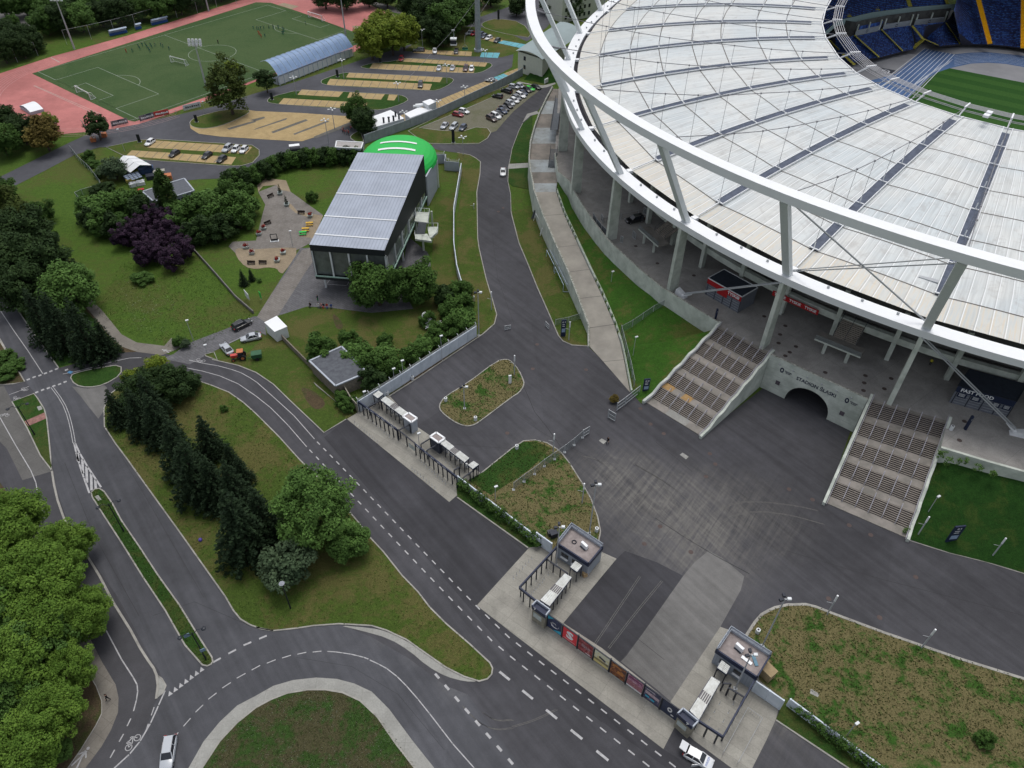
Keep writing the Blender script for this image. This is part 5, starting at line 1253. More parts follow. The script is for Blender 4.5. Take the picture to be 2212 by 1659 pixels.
tree(672,1085,'near_mid',7.0,'largest broadleaf tree on the island, beside the dashed cycle lane');tree(752,1168,'broad_mid',3.3,'light green tree leaning out of the largest island tree');tree(620,1215,'olive',4.5,'round grey green tree at the foot of the island row',cat='tree',name='tree')
for x,y,k,R,l in((15,450,'birch',5.5,'birch at the left edge above the dark park trees'),(55,500,'broad_dark',6.0,'dark tree behind the park road, upper of the group'),(15,560,'broad_dark',6.5,'dark tree at the left edge of the park road group'),(90,560,'broad_dark',6.0,'wide dark tree reaching towards the meadow'),(45,620,'broad_dark',5.5,'dark tree hiding the verge of the park road'),(150,620,'broad_mid',6.0,'mid green tree at the upper end of the light footpath'),(85,455,'broad',3.4,'small tree poking out right of the birch')):
 tree(x,y,k,R,l,group='trees between park road and meadow')
for i,(x,y,h)in enumerate(((110,735,13),(150,755,15),(205,775,15),(240,765,9))):tree(x,y,'spruce',h/14*3.9*1.1,'dark spruce beside the light footpath, %s from the left'%ORD[i],group='dark spruces by the park footpath',at_base=True)
tree(488,185,'birch',7.6,'big birch on the grass corner of the car park beside the pitch',sz=.95);tree(500,150,'yellow',2.8,'bright green tree top rising behind the big birch')
tree(205,268,'small',3.8,'small round tree beside the red barrier');tree(45,280,'broad_dark',4.5,'dark tree left of the autumn tinted one by the track');tree(90,285,'autumn',5.2,'autumn tinted tree by the corner of the running track');tree(572,170,'small',3.6,'small dark tree at the left end of the blue canopy');tree(245,365,'olive',4.0,'grey willow bush beside the white tent');tree(100,265,'yellow',3.0,'light green tree top above the autumn tinted tree')
for i,(x,y,k,R)in enumerate(((800,85,'yellow',6.0),(815,65,'yellow',5.5),(845,75,'yellow',6.0),(870,65,'yellow',6.0),(825,45,'yellow',4.5))):tree(x,y,k,R,'yellow green tree by the car park, %s of its clump from the left'%ORD[i],group='yellow green trees by the car park')
for i,(x,y,k,R)in enumerate(((890,5,'broad_dark',6.5),(920,30,'broad_dark',6.5),(940,10,'broad_dark',7.0),(965,40,'broad',7.5),(995,25,'broad',7),(1010,5,'broad',6.0),(935,62,'broad_dark',5),(900,55,'broad_dark',4.0),(955,75,'broad_dark',4.5))):tree(x,y,k,R,'large dark tree behind the car park, %s from the left'%ORD[i],group='large dark trees behind the car park')
tree(767,235,'broad',3.9,'tall narrow dark tree beside the white site cabins',sz=1.35);tree(785,262,'broad_dark',4.0,'dark lower tree against the white site cabins')
tree(815,610,'broad',6.0,'large round tree hiding the corner of the museum');tree(899,605,'broad',5.0,'second round tree right of the museum corner',sz=1.05)
for i,(x,y,k,R)in enumerate(((200,455,'bush_mid',4.6),(225,475,'bush',4.8),(255,455,'bush',5.0),(275,440,'bush',4.5),(235,440,'bush_mid',4.4),(305,455,'bush_dark',4.4),(300,430,'bush',3.2),(200,475,'bush_dark',3.6),(245,490,'bush_dark',4.0))):
 tree(x,y,k,R*.9,'dense green shrub at the meadow edge, %s of the left thicket'%ORD[i],group='green shrubs of the left thicket',cat='shrub')
for i,(x,y,k,R)in enumerate(((385,450,'bush_mid',3.6),(400,470,'bush',5.0),(425,450,'bush',5.2),(450,430,'bush_mid',4.6),(465,465,'bush',5.2),(500,450,'bush',5.4),(525,440,'bush_mid',4.8),(515,465,'bush',4.6),(440,495,'bush_dark',4.4),(480,490,'bush_dark',4.4),(415,505,'bush_dark',3.8),(520,410,'bush',3.6),(485,405,'bush',3.4))):
 tree(x,y+3,k,R*.86,'dense green shrub of the thicket beside the plaza, %s of it'%ORD[i],group='green shrubs of the right thicket',cat='shrub')
for i,(x,y)in enumerate(((267,510),(310,520),(337,525),(310,550),(367,560),(395,535),(385,512),(335,467),(305,487),(360,490),(345,500),(288,495),(372,475),(330,545))):
 tree(x,y,'purple',2.7,'dark purple shrub, %s of the purple thicket above the meadow'%ORD[i],group='dark purple shrubs above the meadow',cat='shrub')
tree(358,418,'column',2.2,'tall clipped thuja column in front of the flat grey house',sz=.85,cat='tree');tree(349,425,'column',1.5,'narrower thuja pressed against the tall thuja column')
i=0
for f in range(20):
 t_=f/19.0;xs=[(497,388),(520,385),(560,372),(600,352),(640,343),(680,338),(720,338),(765,335)];q=t_*(len(xs)-1);a=int(min(q,len(xs)-2));fx=q-a
 tree(xs[a][0]+(xs[a+1][0]-xs[a][0])*fx,xs[a][1]+(xs[a+1][1]-xs[a][1])*fx,'bush' if f%3 else 'bush_dark',2.7+.3*sin(f*2.1),'dark hedge bush above the museum garden, %s from the left'%ORD[f],group='hedge bushes above the museum garden',cat='shrub',sz=1.0)
for i,(x,y,k,R)in enumerate(((692,752,'bush',3.4),(755,735,'bush',2.6),(770,765,'bush_mid',3.2),(800,790,'bush',3.2),(830,770,'bush_mid',3.0),(805,820,'bush_dark',2.8),(850,790,'bush',2.6),(885,765,'bush',2.4),(915,745,'bush_mid',2.3),(940,725,'bush',2.4),(970,705,'bush',2.6),(1000,690,'bush_mid',2.8),(1000,660,'bush',2.8),(975,665,'bush',3.0),(960,640,'bush_dark',2.8),(985,635,'bush',3.0),(925,690,'bush',1.9),(1003,625,'bush',2.2),(765,795,'bush_mid',2.4),(830,735,'bush',1.8))):
 tree(x,y,k,R,'green shrub along the white prefab wall, %s from the shed'%ORD[i],group='green shrubs along the white prefab wall',cat='shrub')
for i,(x,y,R)in enumerate(((742,865,1.7),(752,875,1.5),(764,868,1.2),(736,855,1.4))):tree(x,y,'bush',R,'climbing bush at the end of the brick wall by the turnstiles, %s one'%ORD[i],group='climbing bushes by the turnstiles',cat='shrub')
rnd=random.Random(5);i=0
row=[(102,68),(118,52),(140,66),(160,42),(178,62),(200,40),(222,56),(245,32),(262,50),(285,26),(305,42),(328,20),(348,34),(370,12),(392,24),(415,4),(436,14),(458,-4),(480,2),(502,-12),(530,-14),(150,22),(190,18),(235,12),(285,4),(335,-2)]
for x,y in row:
 tree(x-8,y-27,rnd.choice(['broad','broad_dark','broad','broad_mid']),rnd.uniform(5.0,6.2),'dark green tree in the belt behind the running track, %s from the left'%ORD[i%30],group='trees in the belt behind the running track');i+=1
for i,(x,y,R)in enumerate(((10,72,5),(40,80,5),(62,82,4.5),(20,95,5),(2,105,5),(45,100,4.2),(74,92,3.5))):tree(x,y,'broad_dark',R,'dark tree at the left edge beside the track bend, %s of its group'%ORD[i],group='dark trees beside the track bend')
for i,(x,y,R)in enumerate(((15,5,6),(50,8,5),(80,4,5),(25,45,3),(68,12,3.6),(105,-5,6),(130,5,5))):tree(x,y,'broad',R,'tree beyond the gravel tracks in the top left corner, %s of them'%ORD[i],group='trees beyond the gravel tracks')
for i,(x,y,R)in enumerate(((700,-14,6),(745,-12,6),(795,-12,5),(835,-12,5),(885,-20,6),(1116,12,4.0),(1212,6,5),(1232,12,5),(1195,-5,6),(1060,-20,6))):tree(x,y,'broad_dark',R,'dark tree along the top edge of the view, %s from the left'%ORD[i],group='dark trees along the top edge')
tree(0,410,'broad',4,'tree at the left edge beside the access road');tree(8,260,'broad_dark',4.5,'dark tree at the left edge below the running track');tree(0,300,'broad',5,'tree at the left edge below the track corner')
for i,(x,y,k,R,l)in enumerate(((225,405,'bush_dark',2.6,'low dark bush in the meadow beside the green fence'),(205,410,'bush_dark',2.2,'low dark bush left of another in the meadow'),(200,352,'bush',2.0,'bush at the top of the green mesh fence'),(192,338,'bush',1.9,'bush on the green mesh fence near the road'),(215,372,'bush',1.8,'bush on the middle of the green mesh fence'),
 (305,600,'bush',2.6,'low spreading bush in the meadow below the purple shrubs'),(672,425,'bush',1.7,'single round bush on the garden lawn'),(528,616,'spruce',1.3,'small young spruce behind the plaza board'),(545,606,'spruce',1.0,'tiny young spruce nearest the plaza'),(560,605,'bush_mid',.6,'small shrub beside the young spruces'),
 (2130,1597,'bush',1.3,'low dark weed clump on the dry east lawn'),(2205,1110,'bush_mid',1.0,'leafy weed clump at the right edge of the dark bank'),(485,962,'bush',.9,'low weed clump on the island lawn'),(483,882,'bush',.8,'flat weed clump beside the cycle road'),(398,808,'bush',.8,'low shrub at the tip of the island'),(385,738,'bush',1.4,'flat bed of shrubs beside the museum drive'),(400,742,'olive',1.2,'brownish shrub bed beside the museum drive'),
 (28,790,'bush',2.2,'shrub in the roadside flower bed at the left edge'),(12,770,'bush',2.2,'upper shrub in the roadside flower bed'),(10,805,'bush',2.4,'lower shrub in the roadside flower bed'))):
 tree(x,y,k,R,l,cat='shrub',sz=.5 if R>1.9 and k!='spruce' else None,at_base=(k=='spruce'))
tree(1327,860,'autumn',1.0,'dry brown bush on the asphalt beside the open gate',cat='shrub',sz=.8)
def hedge(pts,w,h,m,label,per=95,leaf=.26,seed=3,name='hedge',z0=0.1,group=None):
 rnd=random.Random(seed);v=[G(a,b,0)for a,b in pts];cl=[]
 for a,b in zip(v[:-1],v[1:]):
  L=(b-a).length;n=int(L/.22)
  for k in range(n):
   p=a.lerp(b,rnd.random());cl.append((p.x+rnd.uniform(-w,w)/2,p.y+rnd.uniform(-w,w)/2,z0+rnd.uniform(.15,h),rnd.uniform(.4,.7)))
   p=a.lerp(b,rnd.random());cl.append((p.x+rnd.uniform(-w,w)/2,p.y+rnd.uniform(-w,w)/2,z0+h*rnd.uniform(.1,.8),rnd.uniform(.35,.6)))
 o=bpy.data.objects.new(name,leafmesh(name,cl,m,leaf,per,seed));COL.objects.link(o);return tag(o,label,'hedge',group)
hedge(P('992,1050 1050,1097 1110,1140 1165,1183'),1.0,2.6,L_GREEN,'ivy hedge covering the wall between turnstiles and the left booth')
hedge(P('1712,1532 1800,1602 1880,1662 1960,1722'),1.1,2.6,L_GREEN,'ivy hedge covering the wall below the dry east lawn')
def creeper(x,y,z,r,h,label):
 p=G(x,y,z);rnd=random.Random(int(x));cl=[(p.x+rnd.uniform(-r,r),p.y+rnd.uniform(-.2,.2),z-rnd.random()*h,.35)for _ in range(int(14*r))]
 o=bpy.data.objects.new('creeper',leafmesh('creeper',cl,L_MID,.24,110,int(x)));COL.objects.link(o);tag(o,label,'creeper','creepers on the low white wall')
for i,(x,y)in enumerate(((2038,975),(2052,990),(2086,990),(2118,1003),(2148,1018))):creeper(x,y,8.4,.8,1.6,'green creeper on the low white wall, %s from the staircase'%ORD[i])
creeper(1960,1140,1.5,.5,1.0,'leafy creeper at the foot of the right stair wall')
# ---- ground cover: grass tufts and clover on the near lawns (uncountable)
def tufts(name,poly,n,m,size,seed,label,z=.1,k2=None):
 rnd=random.Random(seed);w=[G(a,b,0).xy for a,b in poly]
 x0,x1=min(p.x for p in w),max(p.x for p in w);y0,y1=min(p.y for p in w),max(p.y for p in w)
 def ins(x,y):
  c=False;j=len(w)-1
  for i in range(len(w)):
   if(w[i].y>y)!=(w[j].y>y)and x<(w[j].x-w[i].x)*(y-w[i].y)/(w[j].y-w[i].y)+w[i].x:c=not c
   j=i
  return c
 V=[];F=[];Tn=[];cen=[(rnd.uniform(x0,x1),rnd.uniform(y0,y1))for _ in range(60)]
 while len(F)<n:
  if k2:c=rnd.choice(cen);x,y=rnd.gauss(c[0],k2),rnd.gauss(c[1],k2)
  else:x,y=rnd.uniform(x0,x1),rnd.uniform(y0,y1)
  if not ins(x,y):continue
  a=rnd.uniform(0,6.28);s=size*rnd.uniform(.5,1.3);dx,dy=cos(a)*s,sin(a)*s;hgt=s*rnd.uniform(.6,1.4);i=len(V)
  V+=[(x-dx,y-dy,z),(x+dx,y+dy,z),(x+dx*.6-dy*.3,y+dy*.6+dx*.3,z+hgt),(x-dx*.6-dy*.3,y-dy*.6+dx*.3,z+hgt)];F.append((i,i+1,i+2,i+3));Tn+=[rnd.random()]*4
 me=bpy.data.meshes.new(name);me.from_pydata(V,[],F);me.materials.append(m);at=me.attributes.new('tint','FLOAT','POINT');at.data.foreach_set('value',Tn);me.update()
 o=bpy.data.objects.new(name,me);COL.objects.link(o);o['label']=label;o['category']='grass';o['kind']='stuff'
TUFT=leafmat('tuft',(.03,.065,.012),(.10,.14,.035));TUFTD=leafmat('dry_tuft',(.04,.085,.016),(.14,.13,.055));CLOV=leafmat('clover_flower',(.35,.38,.28),(.6,.62,.5))
tufts('grass',G1,7000,leafmat('meadow_tuft',(.05,.10,.018),(.10,.16,.03)),.11,1,'short mown grass on the spruce island');tufts('grass',G5[:14]+[(2212,1659),(1900,1640),(1700,1512)],9000,TUFTD,.12,2,'patchy dry grass on the east lawn')
tufts('grass',G4,3500,TUFTD,.12,3,'patchy dry grass on the lawn inside the gate');tufts('grass',G3,2200,TUFTD,.12,4,'dry grass on the small lamp island')
RL=P('430,1700 470,1620 520,1560 600,1510 690,1490 760,1505 830,1560 900,1660 920,1700');tufts('grass',RL,5000,TUFT,.08,5,'green grass inside the roundabout');tufts('clover',RL,2200,CLOV,.05,6,'white clover dotted over the roundabout grass',k2=1.2)
tufts('grass',[(a,b)for a,b in M1],2500,TUFT,.08,7,'green grass on the narrow median');tufts('clover',M1,300,CLOV,.04,8,'white clover on the narrow median',k2=1)
tufts('grass',P('190,660 230,630 260,570 420,560 540,660 560,690 400,760 330,740 260,715'),7000,leafmat('meadow_tuft',(.05,.10,.018),(.10,.16,.03)),.09,9,'long rough grass of the meadow',z=0);tufts('clover',P('250,610 330,600 380,650 380,720 300,720'),500,CLOV,.07,10,'pale flowers in the meadow',z=.15,k2=2)
# ================================================================ BUILDINGS AND WALLS
LGREY=plain('light_cladding',(.42,.46,.52),.6,var=.06,scale=.6);PRE=plain('prefab_white',(.64,.70,.77),.7,scale=.5,c2=(.52,.58,.64));DSTEEL=plain('dark_frame',(.025,.03,.045),.5)
ROOFD=plain('roof_felt',(.32,.28,.27),.9,scale=.8,c2=(.22,.19,.185));BLACKC=plain('black_cladding',(.02,.024,.028),.6);GLS=glassy('window_glass',(.16,.18,.175));GLD=glassy('dark_glass',(.03,.035,.045));WMET=plain('white_metal',(.72,.75,.77),.5,var=.04)
STONE=plain('stone_cladding',(.30,.28,.22),.9,scale=2.0,c2=(.19,.18,.15));BRICK=plain('old_brick',(.26,.22,.18),.9,scale=2.5,c2=(.15,.14,.12));WIRE=mesh_wire('wire_mesh',(.20,.24,.25),open_=.55);WIREG=mesh_wire('green_wire_mesh',(.04,.12,.08),open_=.45)
def ribbed(name,c,dark,sp,rot,white=None):
 if name in MATS:return MATS[name]
 m,t,b=_nodes(name);v=coord(t);mp=t.nodes.new('ShaderNodeMapping');mp.inputs['Rotation'].default_value[2]=rot;t.links.new(v,mp.inputs[0])
 s=t.nodes.new('ShaderNodeSeparateXYZ');t.links.new(mp.outputs[0],s.inputs[0])
 f=mth(t,'FRACT',mth(t,'DIVIDE',s.outputs[0],sp));a=mix(t,mth(t,'LESS_THAN',f,.3),c,dark)
 a=mix(t,1.0,a,ramp(t,noise(t,v,.25,4),[(.35,.9),(.65,1.06)]),'MULTIPLY')
 t.links.new(a,b.inputs['Base Color']);b.inputs['Roughness'].default_value=.45;MATS[name]=m;return m
def qbox(mb,q,z0,z1,mi=0,top=None):
 """q: four xy corners"""
 q=[tuple(p[:2])for p in q];A=sum(q[k][0]*q[(k+1)%4][1]-q[(k+1)%4][0]*q[k][1]for k in range(4))
 if A<0:q=q[::-1]
 mb.hexa([(*p,z0)for p in q],[(*p,z1)for p in q],mi,top)
# ---- museum
mus=empty('museum',(0,0,0),0,'raised museum hall with ribbed metal roof, black cladding and glazed front','building')
mF=[G(668,528.5,13.5),G(830.5,541,13.5),G(915.5,335,17.0),G(773,329,17.0)]
ax=(mF[2]-mF[1]).xy.normalized();mrot=atan2(ax.y,ax.x)
MROOF=ribbed('standing_seam_roof',(.33,.37,.445),(.26,.295,.365),.8,-mrot+pi/2)
mb=MB();up=Zv(.02)
mb.quad(*[p+up for p in mF]);mb.build('roof',MROOF,mus)
mb=MB()
for f in(.1,.28,.52,.78):
 a,b=mF[0].lerp(mF[3],f),mF[1].lerp(mF[2],f);d=Vector((ax.x,ax.y,0))*.22;u=Zv(.10);mb.quad(a-d+u,b-d+u,b+d+u,a+d+u)
mb.build('roof_snow_guard',WMET,mus)
def MP(u,v,z):
 a=mF[0].lerp(mF[1],u);b=mF[3].lerp(mF[2],u);p=a.lerp(b,v);return Vector((p.x,p.y,z))
mb=MB();e=.0
for(a,b)in(((0,0),(1,0)),((1,0),(1,1)),((1,1),(0,1)),((0,1),(0,0))):
 za=13.5+3.5*a[1];zb=13.5+3.5*b[1]
 if a[1]==0 and b[1]==0:lo=11.9;mb.quad(MP(*a,lo),MP(*b,lo),MP(*b,zb),MP(*a,za));mb.quad(MP(*a,4.0),MP(*b,4.0),MP(*b,5.0),MP(*a,5.0))
 elif a==(1,0):mb.quad(MP(*a,11.0),MP(*b,7.0),MP(*b,zb),MP(*a,za));mb.quad(MP(*a,4.0),MP(*b,4.0),MP(*b,4.8),MP(*a,4.8))
 else:mb.quad(MP(*a,4.0),MP(*b,4.0),MP(*b,zb),MP(*a,za))
mb.quad(MP(0,0,4.0),MP(0,1,4.0),MP(1,1,4.0),MP(1,0,4.0));mb.build('cladding',BLACKC,mus)
mb=MB();mb.quad(MP(0,.02,5),MP(1,.02,5),MP(1,.02,11.9),MP(0,.02,11.9));mb.quad(MP(.985,.02,4.8),MP(.985,1,4.8),MP(.985,1,7.2),MP(.985,.02,11.2));mb.build('glazing',GLS,mus)
for k in range(5):mb=MB();mb.bar(MP(k/4*.99+.005,.008,4.9),MP(k/4*.99+.005,.008,12),.35,.35);mb.build('mullion',WMET,mus)
for k in range(6):v=k/6;mb=MB();mb.bar(MP(.995,v+.03,4.8),MP(.995,v+.03,11.0-4.0*v),.3,.3);mb.build('mullion',WMET,mus)
mb=MB();mb.bar(MP(0,0,4.95),MP(1,0,4.95),.3,.25);mb.bar(MP(1,0,4.9),MP(1,1,4.9),.3,.3);mb.build('sill',plain('pale_green_sill',(.4,.58,.5),.6),mus)
for u,v in((.06,.06),(.56,.06),(.95,.06),(.06,.4),(.95,.4),(.95,.75)):mb=MB();mb.bar(MP(u,v,0),MP(u,v,4.0),.45,.45);mb.build('column',WMET,mus)
mb=MB();qbox(mb,[MP(.3,.3,0),MP(.85,.3,0),MP(.85,.98,0),MP(.3,.98,0)],0,4.0);mb.build('ground_floor',BLACKC,mus)
ms=empty('balcony_stair',(0,0,0),0,'white balcony and outside stair on the stadium side of the museum','staircase')
def T11(s,z):return[G(a,b,z)for a,b in T(1,1,s)]
mb=MB();qbox(mb,T11('1385,170 1500,175 1490,265 1370,250',6.2),5.9,6.2);qbox(mb,T11('1370,370 1540,365 1575,300 1530,420',4.6)if False else T11('1375,365 1480,360 1520,425 1375,405',4.4),3.9,4.4);qbox(mb,T11('1480,300 1575,300 1570,345 1500,400',4.4),3.9,4.4);mb.build('landing',WCONC,ms)
mb=MB();a,b=T11('1440,262',6.2)[0],T11('1420,362',4.5)[0]
for k in range(12):p=a.lerp(b,(k+.5)/12);mb.box((p.x,p.y,p.z-.1),(2.2,.32,.08),0)
mb.build('steps',STG,ms)
for s,z in(('1385,170 1500,175 1490,265',6.2),('1375,365 1375,405 1520,425 1570,345 1575,300 1490,300',4.4)):
 p=T11(s,z);mb=MB();mb.path([q+Zv(1.1)for q in p],.05,4)
 for q in sub(p,12):mb.tube(q,q+Zv(1.1),.04,.04,4)
 mb.build('railing',WMET,ms)
for s in('1450,505','1525,290'):p=T11(s,0)[0];mb=MB();mb.bar(p,(p.x,p.y,4.4),.45,.45);mb.build('column',WCONC,ms)
# ---- green vaulted hall
dome=empty('domed_hall',(0,0,0),0,'hall with bright green curved roof behind the museum','building')
DC=G(862,345,8.5);GREEN=plain('bright_green_roof',(.02,.46,.075),.5,var=.03,scale=.2);RX,RY,RH=10.9,13.0,4.6
def DP(a,k,o=0):x,y=RX*k*cos(a),RY*k*sin(a);return Vector((DC.x+x,DC.y+y,8.5+(RH+o)*math.sqrt(max(0,1-k*k))+o*.2))
mb=MB()
for k in range(8):
 k0,k1=sin(pi/2*k/8),sin(pi/2*(k+1)/8)
 for j in range(36):
  a,b=2*pi*j/36,2*pi*(j+1)/36;mb.quad(DP(a,k1),DP(b,k1),DP(b,k0),DP(a,k0))
mb.build('roof',GREEN,dome,smooth=True)
for yy in(-.22,.1):
 mb=MB()
 for k in range(10):
  x0,x1=-.48+k*.096,-.48+(k+1)*.096
  def S_(x,y):q=x*x+y*y;return Vector((DC.x+x*RX,DC.y+y*RY,8.5+RH*math.sqrt(max(0,1-q))+.12))
  mb.quad(S_(x0,yy),S_(x1,yy),S_(x1,yy+.07),S_(x0,yy+.07))
 mb.build('skylight',WHITE,dome)
mb=MB()
for j in range(36):
 a,b=2*pi*j/36,2*pi*(j+1)/36;p,q=DP(a,.97),DP(b,.97);mb.quad((p.x,p.y,0),(q.x,q.y,0),(q.x,q.y,8.6),(p.x,p.y,8.6))
mb.build('wall',LGREY,dome)
for j in range(0,36,3):p=DP(2*pi*j/36,1.0);mb=MB();mb.tube((p.x,p.y,0),(p.x,p.y,8.5),.16,.16,5);mb.build('strut',WMET,dome)
mb=MB();p=G(940,345,9);q=G(945,420,3);mb.wall([p.xy,G(922,410,5).xy],.4,0,9.0);mb.build('side_screen',LGREY,dome)
# ---- prefab walls with wire tops
def prefab(base,h,m,label,posts=0,th=.2,wire=True,group=None,step=2.6):
 v=[G(a,b,0)for a,b in base];r=empty('wall',(0,0,0),0,label,'wall',group);mb=MB();mb.wall([p.xy for p in v],th,0,h);mb.build('panel',m,r)
 L=sum((b-a).length for a,b in zip(v[:-1],v[1:]));n=max(2,int(L/step));pts=sub(v,n);mb=MB();d=(v[-1]-v[0]).normalized();nn=Vector((-d.y,d.x,0))*.12
 for p in pts:mb.bar((p.x,p.y,0),(p.x,p.y,h+.02),.26,.26)
 mb.build('pillar',m,r)
 if wire:
  for p in pts[::1]:mb=MB();mb.bar((p.x,p.y,h),(p.x,p.y,h+.6),.1,.1);mb.bar((p.x,p.y,h+.6),(p.x+nn.x*3,p.y+nn.y*3,h+.95),.1,.1);mb.build('bracket',WMET,r)
  mb=MB()
  for z in(.2,.4,.6):mb.path([Vector((p.x,p.y,h+z))for p in pts],.025,3)
  mb.build('barbed_wire',GREYST,r)
 return r
prefab(P('777,890 860,838 940,785 1029,727'),3.0,PRE,'long white prefab wall with wire top between museum lawn and gate road')
prefab(T(1,0,'945,1240 1290,1118 1590,1000 2030,795 2212,705')+T(2,0,'90,655'),2.9,plain('grey_panel',(.33,.37,.40),.7,scale=.5,c2=(.26,.29,.31)),'long grey panel wall behind the grass paver car park',wire=False)
prefab(T(1,0,'1540,1412 1645,1412 1632,1470 1755,1482'),3.0,LGREY,'stepped grey wall at the stadium side of the green roofed hall',wire=True)
prefab(T(1,0,'1775,1480 1745,1659')+T(1,1,'1712,200 1712,500 1738,700 1765,800 1815,950'),2.6,PRE,'thin pale wall between museum lawn and inner road',wire=False)
prefab([Zc(1280,1290,280,480,525),Zc(1280,1290,280,770,735)],2.9,PRE,'white wall between ivy hedge and left booth',wire=False)
prefab([Zc(1640,1540,320,1660,1290),Zc(1640,1540,320,2120,1610)],2.9,PRE,'white wall between right booth and ivy hedge',wire=False)
prefab([T(1,2,'880,240')[0],T(1,2,'830,185')[0],T(1,2,'760,60')[0]],2.4,STONE,'short wall with climbing bushes beside the turnstiles',wire=False)
prefab(P('990,1045 1165,1180'),2.2,PRE,'pale wall carrying ivy between turnstiles and left booth',wire=False);prefab(P('1700,1525 1921,1690'),2.2,PRE,'pale wall carrying ivy below the dry east lawn',wire=False)
prefab(T(1,1,'215,1262 330,1380 480,1530 570,1640'),1.5,BRICK,'crumbling brick wall from the white cabin to the shed',wire=False)
prefab(T(0,1,'1650,480 1850,700 2040,920 2190,1050'),.9,plain('low_wall_concrete',(.2,.19,.18),.9,scale=1),'low concrete wall between meadow and plaza garden',wire=False)
# ---- simple flat-roofed buildings
def block(q,z,name,label,wm,rm,rim=None,par=.25,cat='building',z0=0,windows=()):
 r=empty(name,(0,0,0),0,label,cat);mb=MB();w=[G(a,b,z)for a,b in q];qbox(mb,w,z0,z);mb.build('wall',wm,r)
 c=sum((p for p in w),Vector())/4;wi=[c+(p-c)*.97 for p in w];wo=[c+(p-c)*1.03 for p in w];mb=MB();qbox(mb,wo,z,z+.12);mb.build('roof',rm,r)
 if rim:
  for k in range(4):a,b=wo[k],wo[(k+1)%4];mb=MB();mb.bar(a+Zv(.12),b+Zv(.12),.35,par);mb.build('roof_edge',rim,r)
 for(e,f,z1,ww,hh)in windows:
  a,b=w[e],w[(e+1)%4];d=(b-a).normalized();n=Vector((d.y,-d.x,0));p=a.lerp(b,f);
  if n.dot(p-c)<0:n=-n
  mb=MB();p=p+n*.03;mb.hexa([p-d*ww/2+Zv(z1-z),p+d*ww/2+Zv(z1-z),p+d*ww/2+n*.05+Zv(z1-z),p-d*ww/2+n*.05+Zv(z1-z)],[p-d*ww/2+Zv(z1-z+hh),p+d*ww/2+Zv(z1-z+hh),p+d*ww/2+n*.05+Zv(z1-z+hh),p-d*ww/2+n*.05+Zv(z1-z+hh)]);mb.build('window',GLD,r)
 return r
block(T(1,1,'470,1465 740,1345 955,1560')+T(1,2,'688,15'),3.4,'shed','flat roofed brick shed with dark felt roof by the prefab wall',BRICK,plain('dark_felt',(.11,.12,.135),.9,scale=1.2,c2=(.075,.08,.095)),LGREY)
mb=MB();q=[G(a,b,0)for a,b in T(1,2,'500,-10 660,130 695,160 520,20')];mb.prism([p.xy for p in q],.1,.3);tag(mb.build('concrete_slab',KERB),kind='structure')
block(T(1,1,'75,1130 180,1075 268,1165 162,1210'),2.9,'site_cabin','small white cabin at the end of the museum drive',WMET,WHITE)
gh=block([Zc(270,360,240,u,v)for u,v in((1390,920),(1760,810),(1980,1080),(1500,1225))],4.2,'flat_house','flat roofed grey house behind the thuja column',LGREY,plain('slate_felt',(.12,.13,.15),.9),LGREY,windows=((2,.62,2.3,.7,1.0),(2,.5,2.3,.7,1.0),(2,.36,2.3,.7,1.0),(2,.26,2.3,.7,1.0),(2,.8,2.3,.7,1.0)))
block([Zc(270,360,240,u,v)for u,v in((800,1110),(1110,1010),(1200,1330),(1030,1310))],3.6,'flat_annex','lower flat annex on the left of the thuja column',LGREY,MATS['slate_felt'],LGREY)
tn_=empty('marquee',(0,0,0),0,'white three bay marquee beside the yellow parking bays','tent');ridge=[Zc(270,360,240,370,330),Zc(270,360,240,760,550)]
q=[Zc(270,360,240,u,v)for u,v in((160,430),(600,270),(1010,490),(520,660))];a,b,c,d=[G(x,y,2.8)for x,y in q];r0=(a+b)/2+Zv(1.2);r1=(c+d)/2+Zv(1.2)
TW=plain('tent_canvas',(.74,.76,.78),.7,var=.04)
for k in range(3):
 f0,f1=k/3+.01,(k+1)/3-.01;mb=MB();A0,A1=a.lerp(d,f0),a.lerp(d,f1);B0,B1=b.lerp(c,f0),b.lerp(c,f1);R0_,R1_=r0.lerp(r1,f0),r0.lerp(r1,f1);mb.quad(A0,A1,R1_,R0_);mb.quad(R0_,R1_,B1,B0);mb.build('roof_bay',TW,tn_)
mb=MB()
for p,q2 in((a,d),(b,c),(a,b)):mb.quad((p.x,p.y,0),(q2.x,q2.y,0),q2,p)
mb.face([a,b,r0]);mb.build('side_wall',plain('tent_side',(.2,.24,.3),.7),tn_)
sp=empty('solar_array',(0,0,0),0,'array of bluish solar panels in front of the marquee','solar panels');q=[Zc(270,360,240,u,v)for u,v in((340,740),(680,625),(800,760),(480,870))];a,b,c,d=[G(x,y,2.2)for x,y in q];SP=glassy('solar_cell',(.22,.27,.36),.2)
for i in range(4):
 for j in range(4):
  if(i,j)in((0,3),):continue
  u0,u1,v0,v1=i/4+.02,(i+1)/4-.02,j/4+.03,(j+1)/4-.03;mb=MB();L_=lambda u,v:a.lerp(b,u).lerp(d.lerp(c,u),v);mb.hexa([L_(u0,v0),L_(u1,v0),L_(u1,v1),L_(u0,v1)],[L_(u0,v0)+Zv(.08),L_(u1,v0)+Zv(.08),L_(u1,v1)+Zv(.08),L_(u0,v1)+Zv(.08)]);mb.build('solar_panel',SP,sp)
for p in(a,b,c,d):mb=MB();mb.tube((p.x,p.y,0),p,.08,.08,5);mb.build('leg',DSTEEL,sp)
